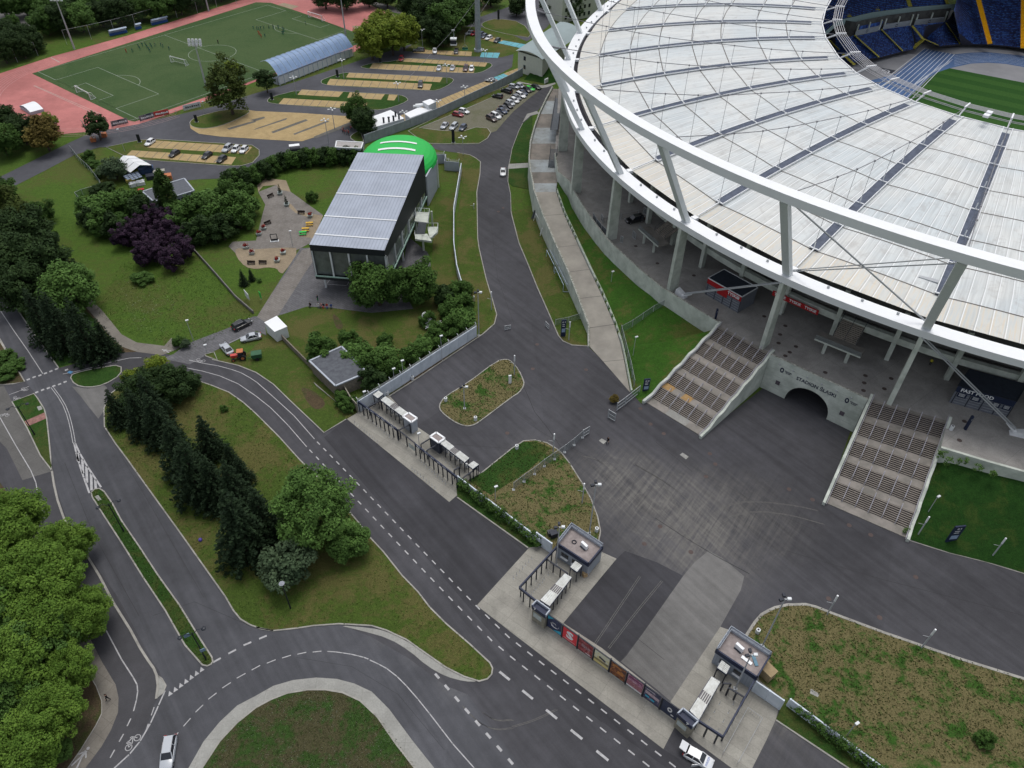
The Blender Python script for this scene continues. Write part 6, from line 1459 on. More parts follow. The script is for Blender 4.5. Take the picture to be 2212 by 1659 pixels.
def crate(x,y,sx,sy,h,m,label,name='crate',rz=.4,z0=0,cat='crate',lid=True):
 p=G(x,y,z0);r=empty(name,(p.x,p.y,z0),rz,label,cat);mb=MB();mb.box((0,0,0),(sx,sy,h*.86));mb.build('body',m,r);mb=MB();mb.box((0,0,h*.86),(sx*1.04,sy*1.04,h*.14));mb.build('lid',m,r);return r
ORNG=plain('orange_paint',(.5,.17,.07),.6);REDP=plain('red_paint',(.42,.02,.025),.5,var=.04);TARP=plain('blue_tarp',(.05,.09,.2),.6,var=.2);GTARP=plain('green_tarp',(.05,.2,.13),.6,var=.2)
crate(363.5,388,2.4,2.0,1.6,ORNG,'orange box beside the flat roofed house','container');crate(345,375,3.2,1.6,1.0,plain('pale_scrap',(.4,.39,.34)),'heap of pale boards near the marquee');crate(305,398,2.2,1.8,1.0,WMET,'white crate below the solar panels');crate(288,402,1.8,1.6,1.0,WMET,'second white crate left of another under the panels')
crate(283,393,2.4,1.0,.8,plain('yellow_scrap',(.5,.42,.12)),'yellowish board pile left of the white crates');crate(300,414,3.0,.9,.7,REDP,'red metal part beside the annex roof');crate(318,372,4.0,2.4,1.6,TARP,'blue covered stack under the marquee edge');crate(312,366,2.2,2.6,1.9,GTARP,'green covered stack under the marquee edge');crate(330,385,3.2,2.0,1.2,DSTEEL,'dark stack of steel near the marquee')
def cabin(q,z,label,m=None,h0=0):return block(q,z,'site_cabin',label,WMET,m or WHITE,cat='cabin')
cabin(T(1,0,'955,1030 1160,955 1280,1025 1010,1105'),2.8,'wide white site cabin with chimneys behind the grey wall');cabin(T(1,0,'1285,985 1410,930 1520,950 1335,1020'),2.6,'long low white site cabin beside the tall white one');cabin(T(1,0,'1440,880 1505,858 1558,880 1490,912'),4.2,'tall white cabin at the right end of the site cabins')
for i,s in enumerate(('1105,1060','1150,1055','1190,1045','1237,1030','1207,1005')):p=T(1,0,s)[0];g=G(*p,2.9);mb=MB();mb.tube((g.x,g.y,2.8),(g.x,g.y,4.4),.3,.3,8);mb.tube((g.x,g.y,4.4),(g.x,g.y,4.6),.42,.42,8);tag(mb.build('flue_pipe',DSTEEL),'dark flue on the wide white cabin, %s from the left'%ORD[i],'flue','dark flues on the white cabin')
for i,s in enumerate(('1400,925','1420,915')):p=T(1,0,s)[0];g=G(*p,2.9);mb=MB();mb.tube((g.x-1.6,g.y,3.1),(g.x+2.6,g.y+1.3,3.1),.5,.5,8);mb.bar((g.x,g.y,2.7),(g.x,g.y,3.1),.3,.9);tag(mb.build('ventilation_unit',WMET),'white duct on the low cabin, %s of two'%ORD[i],'duct')
gc_=block(T(1,0,'690,1275 700,1222 922,1235 905,1285'),5.2,'gatehouse','flat pale canopy of the gatehouse behind the hedge',LGREY,plain('pale_roof',(.4,.38,.37),.9),WMET,z0=4.6);p=G(*T(1,0,'840,1380')[0],0);mb=MB();mb.tube((p.x,p.y,0),(p.x,p.y+.3,4.6),.35,.35,8);mb.build('column',WMET,gc_);p=G(*T(1,0,'900,1370')[0],0);mb=MB();mb.bar((p.x,p.y,0),(p.x,p.y,4.6),1.6,3.0);mb.build('wall_pier',LGREY,gc_)
# ---- blue arched stand cover
st=empty('stand_canopy',(0,0,0),0,'translucent blue arched canopy over the small stand by the training pitch','canopy');n0=[G(*T(1,0,s)[0],3.6)for s in('192,655','838,405')];f0=[G(*T(1,0,s)[0],6.6)for s in('40,535','700,300')]
BLUC=plain('blue_polycarbonate',(.22,.33,.52),.3,scale=.4,c2=(.17,.26,.43),spec=.5)
def CP(u,v):a=n0[0].lerp(n0[1],u);b=f0[0].lerp(f0[1],u);p=a.lerp(b,v);p.z=3.6+3.0*v+3.0*sin(pi*min(1,v))*.75;return p
for i in range(16):
 mb=MB()
 for k in range(10):mb.quad(CP(i/16+.002,k/10),CP((i+1)/16-.002,k/10),CP((i+1)/16-.002,(k+1)/10),CP(i/16+.002,(k+1)/10))
 mb.build('roof_sheet',BLUC,st)
for i in range(17):
 mb=MB();mb.path([CP(i/16,k/8)+Zv(.08)for k in range(9)],.07,4);p=CP(i/16,0);mb.tube((p.x,p.y,0),p,.1,.1,5);mb.build('rib',plain('pale_blue_steel',(.45,.55,.68),.5),st)
mb=MB();a,b=CP(0,.06),CP(1,.06);mb.quad((a.x,a.y,.1),(b.x,b.y,.1),(b.x,b.y,2.9),(a.x,a.y,2.9));mb.build('rear_wall',WMET,st);mb=MB();c,d=CP(0,.9),CP(1,.9)
for k in range(5):e0,e1=a.lerp(c,.1+k*.16),b.lerp(d,.1+k*.16);e2,e3=a.lerp(c,.1+(k+1)*.16),b.lerp(d,.1+(k+1)*.16);z=2.4-.45*k;mb.hexa([(e0.x,e0.y,0),(e1.x,e1.y,0),(e3.x,e3.y,0),(e2.x,e2.y,0)],[(e0.x,e0.y,z),(e1.x,e1.y,z),(e3.x,e3.y,z),(e2.x,e2.y,z)])
mb.build('seating_steps',LGREY,st)
for s,w_,i in(('960,318 1110,285',5,0),('1185,262 1235,250',2,1),('1325,225 1462,192',5,2)):
 a,b=[G(*p,0)for p in T(0,0,s)];d=(b-a).normalized();n=Vector((-d.y,d.x,0));r=empty('team_shelter',(0,0,0),0,'blue team shelter beside the track, %s from the left'%ORD[i],'shelter','blue team shelters beside the track');L_=(b-a).length
 mb=MB();pr_=[(0,2.1),(.5,2.5),(1.3,2.3),(1.6,1.2),(1.7,0)]
 for(y0,z0),(y1,z1)in zip(pr_[:-1],pr_[1:]):mb.quad(a+n*y0+Zv(z0),b+n*y0+Zv(z0),b+n*y1+Zv(z1),a+n*y1+Zv(z1))
 mb.build('shell',plain('shelter_plastic',(.4,.5,.62),.4),r);mb=MB();mb.hexa([a+n*.9,b+n*.9,b+n*1.4,a+n*1.4],[a+n*.9+Zv(.9),b+n*.9+Zv(.9),b+n*1.4+Zv(.9),a+n*1.4+Zv(.9)]);mb.build('bench',plain('bench_blue',(.03,.09,.3),.5),r)
hj=empty('mat_cover',(0,0,0),0,'white curved cover over the jumping mat on the red track','mat cover');q=[G(*p,1.2)for p in T(0,0,'165,910 275,872 372,935 258,965')];mb=MB()
for k in range(8):
 f0_,f1_=k/8,(k+1)/8;za,zb=1.0+.9*sin(pi*f0_),1.0+.9*sin(pi*f1_);A0,A1,B0,B1=q[0].lerp(q[3],f0_),q[0].lerp(q[3],f1_),q[1].lerp(q[2],f0_),q[1].lerp(q[2],f1_);mb.quad((A0.x,A0.y,za),(A1.x,A1.y,zb),(B1.x,B1.y,zb),(B0.x,B0.y,za))
mb.build('roof',WHITE,hj);mb=MB();qbox(mb,q,0,1.0);mb.build('base',LGREY,hj)
def goal(a,b,depth,label,h=2.44):
 A,B=G(*a,0),G(*b,0);d=(B-A).normalized();n=Vector((-d.y,d.x,0))*depth;r=empty('goal',(0,0,0),0,label,'goal');mb=MB();z=Zv(h);mb.path([A,A+z,B+z,B],.11,5);mb.path([A,A+n,B+n,B],.07,4);mb.path([A+n,A+z*.95+n*.4,A+z],.05,4);mb.path([B+n,B+z*.95+n*.4,B+z],.05,4);mb.build('frame',WHITE,r)
 mb=MB();mb.quad(A+n,B+n,B+z,A+z);mb.face([A,A+n,A+z]);mb.face([B,B+n,B+z]);mb.build('net',mesh_wire('white_net',(.7,.72,.7),open_=.72),r)
goal(*T(0,0,'665,800 785,862'),2.0,'white netted goal on the near goal line');goal(*T(0,0,'1480,540 1605,572'),1.6,'white goal turned sideways in midfield');goal(*T(1,0,'570,185 455,150'),-2.0,'white goal at the far end of the training pitch')
# ---- buildings at the top, beside the stadium
wing=empty('curved_roof_building',(0,0,0),0,'white walled building with grey green curved roof beside the stadium','building')
WR=plain('grey_green_roof',(.27,.335,.345),.5,var=.05,scale=.2);WW=plain('cream_render',(.62,.64,.56),.8,var=.05)
fa,fb=G(1114,103,9.0),G(1172,122,9.0);ba,bb_=G(1210,38,11.0),G(1262,62,11)
def VR(u,v):a=fa.lerp(fb,u);b=ba.lerp(bb_,u);p=a.lerp(b,v);p.z=7.2+1.9*sin(pi*(.12+.76*u))+v*1.5;return p
mb=MB()
for i in range(10):
 for k in range(6):mb.quad(VR(i/10,k/6),VR((i+1)/10,k/6),VR((i+1)/10,(k+1)/6),VR(i/10,(k+1)/6))
mb.build('roof',WR,wing,smooth=True)
mb=MB();c,d=VR(.04,.03),VR(.96,.03);e,f=VR(.96,1),VR(.04,1)
for p,q_ in((c,d),(d,e),(f,c)):mb.quad((p.x,p.y,0),(q_.x,q_.y,0),(q_.x,q_.y,7.6),(p.x,p.y,7.6))
mb.face([VR(.04,.03)]+[VR(.04+.092*k,.03)for k in range(1,10)]+[VR(.96,.03)]);mb.build('wall',WW,wing)
for u,z in((.28,5.0),(.28,1.8)):a=VR(.04,.03).lerp(VR(.96,.03),u);dd=(VR(.96,.03)-VR(.04,.03)).xy.normalized();n=Vector((dd.y,-dd.x,0));p=a+n*.05;mb=MB();w3=Vector((dd.x,dd.y,0))*.55;mb.quad(*[Vector((q.x,q.y,zz))for q,zz in((p-w3,z),(p+w3,z),(p+w3,z+1.5),(p-w3,z+1.5))]);mb.build('window',GLD,wing)
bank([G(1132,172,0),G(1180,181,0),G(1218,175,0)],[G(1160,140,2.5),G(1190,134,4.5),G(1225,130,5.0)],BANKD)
sheet('side_paving',Q(1300,160,180,'-120,560 0,545 350,620 700,660 900,620 1090,570 1090,620 850,710 680,745 300,640'),.05,CONC2)
off_=empty('office_building',(0,0,0),0,'cream three storey office block with dark windows seen through the truss','building')
oa,ob_=G(1213,44,0),G(1302,58,0);ob_=G(1306,30,0);oa=G(1213,50,0);d=(ob_-oa).normalized();n=Vector((d.y,-d.x,0));bk=-n*12
mb=MB();mb.quad(oa,ob_,ob_+Zv(10),oa+Zv(10));mb.quad(oa+bk,oa,oa+Zv(10),oa+bk+Zv(10));mb.build('wall',WW,off_);mb=MB();mb.quad(oa+Zv(10),ob_+Zv(10),ob_+bk+Zv(11),oa+bk+Zv(11));mb.build('roof',WR,off_)
for i in range(6):
 for j in range(3):
  p=oa+d*(1.6+i*2.6)-n*(-.05)+Zv(1.2+3.1*j);mb=MB();mb.hexa([p,p+d*1.1,p+d*1.1+n*.08,p+n*.08][::-1],[p+Zv(1.5),p+d*1.1+Zv(1.5),p+d*1.1+n*.08+Zv(1.5),p+n*.08+Zv(1.5)][::-1]);mb.build('window',GLD,off_)
# ---- kiosks on the terrace
def kiosk(q,h,z0,label,wm,rm,band,bandh,txts,name='kiosk',flip=False):
 w=[G(a,b,z0)for a,b in q];w.append(w[0]+w[2]-w[1]);r=empty(name,(0,0,0),0,label,'kiosk');mb=MB();qbox(mb,w,z0,z0+h);mb.build('wall',wm,r)
 mb=MB();qbox(mb,w,z0+h,z0+h+.1);mb.build('roof',rm,r)
 c=sum(w,Vector())/4
 for k in range(4):mb=MB();a,b=w[k],w[(k+1)%4];mb.bar(Vector((a.x,a.y,z0+h+.1)),Vector((b.x,b.y,z0+h+.1)),.16,.2);mb.build('roof_edge',WMET if not flip else DSTEEL,r)
 a,b=w[0],w[1];d=(b-a).normalized();n=Vector((d.y,-d.x,0));n=n if n.dot(a-c)>0 else-n;L_=(b-a).length
 mb=MB();e=n*.05;mb.hexa([a+e*.2+Zv(h-bandh),b+e*.2+Zv(h-bandh),b+e*2+Zv(h-bandh),a+e*2+Zv(h-bandh)],[a+e*.2+Zv(h),b+e*.2+Zv(h),b+e*2+Zv(h),a+e*2+Zv(h)]);mb.build('fascia',band,r)
 for k in range(5):
  p=a.lerp(b,.04+k*.24);mb=MB();mb.bar(Vector((p.x,p.y,z0))+n*.04,Vector((p.x,p.y,z0+h-bandh))+n*.04,.12,.08);mb.build('frame_post',DSTEEL,r)
 for k in range(4):
  p=a.lerp(b,.06+k*.24);q_=a.lerp(b,.26+k*.24);mb=MB()
  for z in(.5,1.1,1.7,2.3):mb.bar(Vector((p.x,p.y,z0+z))+n*.03,Vector((q_.x,q_.y,z0+z))+n*.03,.05,.04)
  mb.build('shutter',GREYST,r)
 for txt,f,zz,sz in txts:text_on(txt,sz,a.lerp(b,f)+n*.13+Zv(zz),d,(0,0,1),WHITE,r,bold=.03)
 return r,w
KG=plain('kiosk_grey',(.17,.185,.22),.6,var=.08);KR=plain('kiosk_roof',(.035,.045,.065),.7)
r_,w_=kiosk(T(2,1,'1665,880 1950,1045 2085,965'),4.2,8.0,'grey kiosk with red sign band on the terrace',KG,KR,REDP,1.2,(('TYSKIE',.78,3.6,1.0),))
mb=MB();a,b=w_[0],w_[1];d=(b-a).normalized();n=Vector((d.y,-d.x,0));n=n if n.dot(a-w_[3])>0 else-n
p=a.lerp(b,.33)+n*.12;q_=a.lerp(b,.62)+n*.12;mb.quad(p+Zv(2.0),q_+Zv(2.0),q_+Zv(3.0),p+Zv(3.0));mb.build('sign_panel',REDP,r_)
mb=MB();p=a.lerp(b,.93)+n*.16+Zv(3.6);
for k in range(5):mb.bar(p+Zv(-.3),p+Zv(.35)+d*(k-2)*.16,.07,.03)
mb.build('crown_emblem',WHITE,r_)
r_,w_=kiosk([T(3,2,s)[0]for s in('1562,158','2055,296','2140,150')],4.3,8.0,'fast food kiosk with navy sign band near the right frame edge',KG,KR,NAVY,1.3,(('FAST FOOD',.36,3.65,1.05),),flip=True)
a,b=w_[0],w_[1];d=(b-a).normalized();n=Vector((d.y,-d.x,0));n=n if n.dot(a-w_[3])>0 else-n
for f0_,f1_ in((.06,.22),(.3,.46),(.66,.8),(.84,.98)):
 mb=MB();p=a.lerp(b,f0_)+n*.1;q_=a.lerp(b,f1_)+n*.1;mb.quad(p+Zv(1.9),q_+Zv(1.9),q_+Zv(2.9),p+Zv(2.9));o=mb.build('menu_board',NAVY,r_)
 mb=MB();
 for zz in(2.2,2.45,2.7):mb.quad(p.lerp(q_,.15)+n*.02+Zv(zz),p.lerp(q_,.8)+n*.02+Zv(zz),p.lerp(q_,.8)+n*.02+Zv(zz+.1),p.lerp(q_,.15)+n*.02+Zv(zz+.1))
 mb.build('menu_lines',WHITE,o)
A_,B_=G(1669,632,12.9),G(1768,676,12.9);d=(B_-A_).normalized();n=Vector((d.y,-d.x,0));
if n.y>0:n=-n
bn=empty('banner',(0,0,0),0,'long red banner hung on the white beam under the roof','banner');mb=MB();mb.hexa([A_-Zv(.6),B_-Zv(.6),B_-Zv(.6)+n*.06,A_-Zv(.6)+n*.06],[A_+Zv(.6),B_+Zv(.6),B_+Zv(.6)+n*.06,A_+Zv(.6)+n*.06]);mb.build('cloth',REDP,bn)
for f in(.17,.5,.83):text_on('TYSKIE',.85,A_.lerp(B_,f)+n*.09,d,(0,0,1),WHITE,bn,bold=.03)
def entstair(front,inner,label):
 fa_,fb_=[G(x,y,11.0)for x,y in front];r=empty('entrance_stair',(0,0,0),0,label,'staircase','entrance stairs under the roof edge');d=(fb_-fa_).normalized();n=Vector((-d.y,d.x,0));n=n if n.dot(CEN.to_3d()-fa_)>0 else-n
 L_=(fb_-fa_).length;mb=MB();q=[fa_,fb_,fb_+n*3.2,fa_+n*3.2];qbox(mb,q,10.7,11.0);mb.build('landing',LAND,r);mb=MB();mb.bar(fa_-Zv(.1),fb_-Zv(.1),.2,.3);mb.build('landing_edge',WCONC,r)
 mb=MB();s0_,s1_=fa_.lerp(fb_,.28),fa_.lerp(fb_,.78)
 for k in range(12):o=n*(3.2+k*.36);z=Zv(.2*(k+1));mb.hexa([s0_+o+z-Zv(.25),s1_+o+z-Zv(.25),s1_+o+n*.36+z-Zv(.25),s0_+o+n*.36+z-Zv(.25)],[s0_+o+z,s1_+o+z,s1_+o+n*.34+z,s0_+o+n*.34+z])
 mb.build('steps',TREAD,r)
 for p in(s0_,s0_.lerp(s1_,.5),s1_):mb=MB();mb.path([p+n*3.1+Zv(.05),p+n*3.1+Zv(1.1),p+n*7.6+Zv(3.6)],.06,4);mb.build('handrail',STL,r)
 mb=MB();mb.quad(fa_+Zv(.05),fb_+Zv(.05),fb_+Zv(1.1),fa_+Zv(1.1));mb.build('mesh_guard',WIRE,r)
 for f in(.25,.75):p=fa_.lerp(fb_,f)+n*.5;mb=MB();mb.bar((p.x,p.y,8),(p.x,p.y,10.7),.5,.5);mb.build('support',WCONC,r)
 return r
entstair([T(3,1,s)[0]for s in('405,1268','800,1428')],None,'entrance stair with landing above the tunnel portal');entstair([Zc(1560,540,240,335,290),Zc(1560,540,240,790,700)],None,'entrance stair with dark guard behind the black car')
# ---- wire fences
def wirefence(pts,h,label,z=0,m=None,step=2.5,name='wire_fence',foot=False,group=None,zs=None):
 v=[G(x,y,(zs[k]if zs else z))for k,(x,y)in enumerate(pts)];r=empty(name,(0,0,0),0,label,'fence',group);L=sum((b-a).length for a,b in zip(v[:-1],v[1:]));p=sub(v,max(1,int(L/step)));mb=MB()
 for a,b in zip(p[:-1],p[1:]):mb.quad(a,b,b+Zv(h),a+Zv(h))
 mb.build('mesh_panel',m or WIRE,r)
 for q in p:
  mb=MB();mb.tube(q-Zv(.1),q+Zv(h+.1),.06,.06,5)
  if foot:mb.box((q.x,q.y,z-.02),(.5,.5,.15))
  mb.build('post',GREYST,r)
 mb=MB();mb.path([q+Zv(h)for q in p],.035,4);mb.build('top_rail',GREYST,r);return r
wirefence(T(2,2,'15,915 110,842 205,775 292,705 365,655 445,600')+T(2,2,'525,540 610,465'),2.1,'wire fence crossing the lawn inside the gate',foot=True)
def gate(pts,h,label):
 a,b=[G(*p,0)for p in pts];r=empty('mesh_gate',(0,0,0),0,label,'gate');mb=MB();z=Zv(h);u=Zv(.2);mb.path([a+u,b+u,b+z,a+z,a+u],.07,5);mb.path([a+z*.55,b+z*.55],.05,4);mb.tube(a,a+z*1.05,.1,.1,6);mb.build('frame',GREYST,r);mb=MB();mb.quad(a+u,b+u,b+z,a+z);mb.build('mesh_panel',WIRE,r)
gate(T(2,2,'612,462 665,430'),2.1,'small mesh gate leaf at the end of the lawn fence');gate(T(2,2,'830,290 888,325'),2.2,'open mesh gate leaf standing on the asphalt');gate(T(2,2,'905,232 975,180'),2.2,'mesh gate leaf between the open leaf and the long one');gate(T(2,2,'978,178 1100,80'),2.2,'long mesh gate leaf beside the foot of the ramp')
wirefence([Zc(1400,800,240,u,v)for u,v in((1400,300),(1500,690),(1600,1060),(1700,1560))],2.2,'wire fence beside the lower end of the ramp',zs=[1.2,.9,.6,0.1]);wirefence([Zc(1400,800,240,1400,300)]+T(2,1,'1075,1145 1160,1080 1240,1030 1318,990'),2.0,'wire fence climbing the left grass bank to the terrace wall',zs=[1.2,2.2,3.0,3.7,4.4])
wirefence(T(2,1,'375,1155 485,1135 590,1100'),1.8,'low wire fence on the lawn below the ramp wall');gate(T(2,1,'290,1160 318,1190'),1.4,'small barrier at the right kerb of the inner road');gate(T(1,1,'2150,1195 2200,1185'),1.2,'small barrier at the left kerb of the inner road')
wirefence(T(0,0,'620,1310 700,1410 780,1480 850,1570 900,1640')+T(0,1,'660,50 720,120'),2.0,'green mesh fence down the upper meadow',m=WIREG);wirefence(T(0,0,'-30,600 150,540 330,480'),5,'tall ball net at the left bend of the track',m=mesh_wire('thin_net',(.1,.13,.1),open_=.9),step=7);wirefence(T(0,0,'580,385 840,330 1100,270 1330,195 1580,145 1950,55 2212,0'),5.5,'tall ball net behind the team shelters',m=MATS['thin_net'],step=9)
wirefence(T(2,1,'700,230 740,300 820,380'),1.6,'dark fence panels on the terrace above the wall',z=8.0,m=mesh_wire('dark_mesh',(.05,.07,.09),open_=.25));wirefence(T(2,1,'785,270 1240,175'),1.6,'long low fence on the terrace behind the black car',z=8.0,m=MATS['thin_net'],step=5)
for i,s in enumerate(('768,240 788,270','1040,385 1065,410','1135,180 1160,200','935,430 955,440')):gate_pts=T(2,1,s);a,b=[G(*p,8.0)for p in gate_pts];r=empty('barrier',(0,0,0),0,'grey crowd barrier on the terrace, %s from the wall'%ORD[i],'barrier','grey crowd barriers on the terrace');mb=MB();z=Zv(1.7);mb.path([a,b,b+z,a+z,a],.05,4);mb.build('frame',GREYST,r);mb=MB();mb.quad(a,b,b+z,a+z);mb.build('mesh_panel',WIRE,r)
wirefence(T(0,0,'970,1110 1210,1050 1470,1000 1600,960 1830,905'),1.2,'low fence along the road side of the training pitch',m=MATS['thin_net'],step=4)
for s,m,l in(('970,1100 1112,1068','dark','dark advertising board by the corner of the pitch'),('1212,1055 1338,1018','dark','dark picture board left of the red one'),('1338,1018 1465,990','red','red advertising board beside the training pitch'),('1590,962 1740,925','white','white advertising board beside the big birch')):
 a,b=[G(*p,0)for p in T(0,0,s)];r=empty('advertising_board',(0,0,0),0,l,'board');d=(b-a).normalized();n=Vector((d.y,-d.x,0));n=n if n.y<0 else-n;M_={'dark':plain('picture_board',(.05,.06,.09),.6,scale=.8,c2=(.35,.3,.3)),'red':plain('coral_red',(.62,.07,.06),.6),'white':WMET}[m]
 mb=MB();mb.hexa([a+Zv(.2),b+Zv(.2),b+n*.06+Zv(.2),a+n*.06+Zv(.2)],[a+Zv(2.0),b+Zv(2.0),b+n*.06+Zv(2.0),a+n*.06+Zv(2.0)]);mb.build('panel',M_,r);mb=MB()
 for k in range(7):
  x=a.lerp(b,.12+k*.12)+n*.09;mb.quad(x+Zv(.8),x+d*.5+Zv(.8),x+d*.5+Zv(1.4-.2*(k%3)),x+Zv(1.4))
 mb.build('print',WHITE if m!='white' else DSTEEL,r)
# ================================================================ GATES, BOOTHS, STREET FURNITURE, VEHICLES, PEOPLE
def c3(u,v):return Zc(1280,1290,280,u,v)
def c4(u,v):return Zc(1640,1540,320,u,v)
def c2(u,v):return Zc(860,940,360,u,v)
def gatefence(name,label,top,zt,step,band=.55,num=None,group=None,dark=True,mesh=True):
 """tall bar fence under a deep navy beam; top: surveyed points of the beam at height zt"""
 v=[G(a,b,zt)for a,b in top];r=empty(name,(0,0,0),0,label,'fence',group)
 mb=MB()
 for a,b in zip(v[:-1],v[1:]):mb.bar(a-Zv(band/2),b-Zv(band/2),.22,band)
 mb.build('top_beam',NAVY if band>.3 else DSTEEL,r)
 L=sum((b-a).length for a,b in zip(v[:-1],v[1:]))
 for p in sub(v,max(1,int(L/step))):mb=MB();mb.bar((p.x,p.y,0),(p.x,p.y,zt-band),.2,.2);mb.build('post',DSTEEL,r)
 if mesh:
  mb=MB()
  for a,b in zip(v[:-1],v[1:]):mb.quad((a.x,a.y,.15),(b.x,b.y,.15),(b.x,b.y,zt-band),(a.x,a.y,zt-band))
  mb.build('mesh_panel',mesh_wire('gate_mesh',(.03,.04,.06),open_=.72),r)
 return r,v
def shelter(name,q,z,label,group=None,base=0.0,clear=True,turns=6):
 """long ribbed roof on dark posts; q: corners a,b (one short end), c,d"""
 w=[G(x,y,z)for x,y in q];r=empty(name,(0,0,0),0,label,'shelter',group);L0=(w[1]-w[0]).length;n=5
 SHM=plain('shelter_sheet',(.66,.68,.66),.5,scale=1.2,c2=(.5,.51,.48));DKM=plain('dark_rooflight',(.12,.11,.12),.4)
 mb=MB();Lg=lambda u,v:w[0].lerp(w[1],u).lerp(w[3].lerp(w[2],u),v)
 for k in range(n):
  for(v0,v1,mi)in(((0,.4,0),(.4,.62,1),(.62,1,0))if clear else((0,.49,0),(.51,1,0))):
   u0,u1=k/n,(k+.62)/n;mb.hexa([Lg(u0,v0),Lg(u1,v0),Lg(u1,v1),Lg(u0,v1)],[p+Zv(.12)for p in(Lg(u0,v0),Lg(u1,v0),Lg(u1,v1),Lg(u0,v1))],mi)
   mb.hexa([Lg(u1,v0),Lg((k+1)/n,v0),Lg((k+1)/n,v1),Lg(u1,v1)],[p+Zv(.05)for p in(Lg(u1,v0),Lg((k+1)/n,v0),Lg((k+1)/n,v1),Lg(u1,v1))],0)
 mb.build('roof',[SHM,DKM],r)
 mb=MB();d=Zv(-.1)
 for k in range(4):mb.bar(w[k]+d,w[(k+1)%4]+d,.15,.25)
 mb.build('roof_frame',NAVY,r)
 m=max(2,turns)
 for k in range(m):
  for u in(.05,.95):p=Lg(u,k/(m-1)*.96+.02);mb=MB();mb.bar((p.x,p.y,base),(p.x,p.y,z-.1),.14,.14);mb.build('post',DSTEEL,r)
 if clear:
  for k in range(m-1):
   f=(k+.5)/(m-1);a,b=Lg(.12,f),Lg(.5,f);mb=MB();mb.box((a.x,a.y,0),(.3,.5,1.0),.6,0);mb.build('turnstile_box',WMET,r);mb=MB();mb.tube((b.x,b.y,0),(b.x,b.y,2.1),.1,.1,6)
   for z_ in(.5,.9,1.3,1.7):mb.bar((b.x-.5,b.y,z_),(b.x+.5,b.y,z_),.05,.05);mb.bar((b.x,b.y-.5,z_),(b.x,b.y+.5,z_),.05,.05)
   mb.build('turnstile_rotor',GREYST,r)
 return r
def miniroof(q,z,label):return shelter('small_canopy',q,z,label,clear=False,turns=2)
def rods(p0,p1,n,h,label,group,base=0.02):
 a,b=G(*p0,0),G(*p1,0)
 for k in range(n):
  p=a.lerp(b,k/(n-1));mb=MB();mb.tube((0,0,0),(0,0,h),.035,.035,5);mb.tube((0,0,0),(0,0,.03),.1,.1,6)
  o=mb.build('queue_post',GREYST);o.location=(p.x,p.y,base);tag(o,label,'post',group)
# ---- north gate with turnstiles
r,v=gatefence('gate_fence','navy topped gate fence of the upper turnstile gate, left half',[c2(215,380),c2(810,810)],3.3,1.25)
d=(v[1]-v[0]).normalized();n=Vector((d.y,-d.x,0));n=n if n.y<0 else-n
text_on('7A',.75,v[0].lerp(v[1],.90)+n*.14-Zv(.3),d,(0,0,1),WHITE,r,bold=.03)
for f in(.22,.34,.5,.62):mb=MB();p=v[0].lerp(v[1],f)+n*.13-Zv(.15);mb.bar(p,p+d*.8,.03,.1);mb.bar(p+d*.8,p+d*.8-Zv(.3),.03,.1);mb.build('entry_mark',WHITE,r)
r2,v2=gatefence('gate_fence','double gate of plain dark bars between the two turnstile halves',[c2(825,815),c2(960,925),c2(1090,1030)],2.9,2.2,band=.12)
mb=MB();p,q_=G(*c2(1005,1120),0),G(*c2(1095,1190),0);nn=n*.14;p,q_=[G(*c2(u_,v_),1.6)for u_,v_ in((1000,1040),(1095,1115))];mb.quad(p+nn-Zv(.7),q_+nn-Zv(.7),q_+nn+Zv(.5),p+nn+Zv(.5));mb.build('notice_board',plain('pale_notice',(.5,.56,.55),.6),r2)
r,v=gatefence('gate_fence','navy topped gate fence of the upper turnstile gate, right half',[c2(1090,1035),c2(1730,1540)],3.3,1.25)
text_on('7A',.75,v[0].lerp(v[1],.09)+n*.14-Zv(.3),d,(0,0,1),WHITE,r,bold=.03)
for f in(.25,.4,.55,.68):mb=MB();p=v[0].lerp(v[1],f)+n*.13-Zv(.15);mb.bar(p,p+d*.8,.03,.1);mb.bar(p+d*.8,p+d*.8-Zv(.3),.03,.1);mb.build('entry_mark',WHITE,r)
for s,l in(((c2(380,470),c2(565,370)),'behind the left end of the upper gate'),((c2(855,820),c2(1010,740)),'left of the gap between the turnstile rows'),((c2(1180,1045),c2(1325,955)),'right of the gap between the turnstile rows'),((c2(1270,1140),c2(1450,1040)),'below the second booth roof'),((c2(1690,1445),c2(1770,1395)),'at the end of the second turnstile row'),((c2(1830,1560),c2(2040,1410)),'nearest the green gate lawn')):gatefence('cross_fence','dark cross fence %s'%l,s,2.5,1.5,band=.14)
shelter('turnstile_shelter',[c2(640,318),c2(565,372),c2(905,625),c2(985,570)],2.9,'upper left turnstile shelter with white ribbed roof','turnstile shelters')
shelter('turnstile_shelter',[c2(1545,975),c2(1470,1030),c2(1855,1330),c2(1925,1265)],2.9,'upper right turnstile shelter with white ribbed roof','turnstile shelters')
block([c2(995,575),c2(910,630),c2(1035,718),c2(1120,658)],3.1,'ticket_booth','grey ticket booth closing the upper left turnstile row',LGREY,ROOFD,WHITE,cat='booth');block([c2(1418,878),c2(1328,940),c2(1455,1030),c2(1545,965)],3.1,'ticket_booth','dark ticket booth at the head of the upper right turnstile row',plain('booth_dark',(.07,.08,.11),.6),ROOFD,WHITE,cat='booth')
miniroof([c2(530,232),c2(448,288),c2(520,345),c2(605,282)],2.9,'small ribbed canopy at the left end of the upper gate');miniroof([c2(1990,1310),c2(1905,1370),c2(1980,1430),c2(2070,1365)],2.9,'small ribbed canopy at the right end of the upper gate')
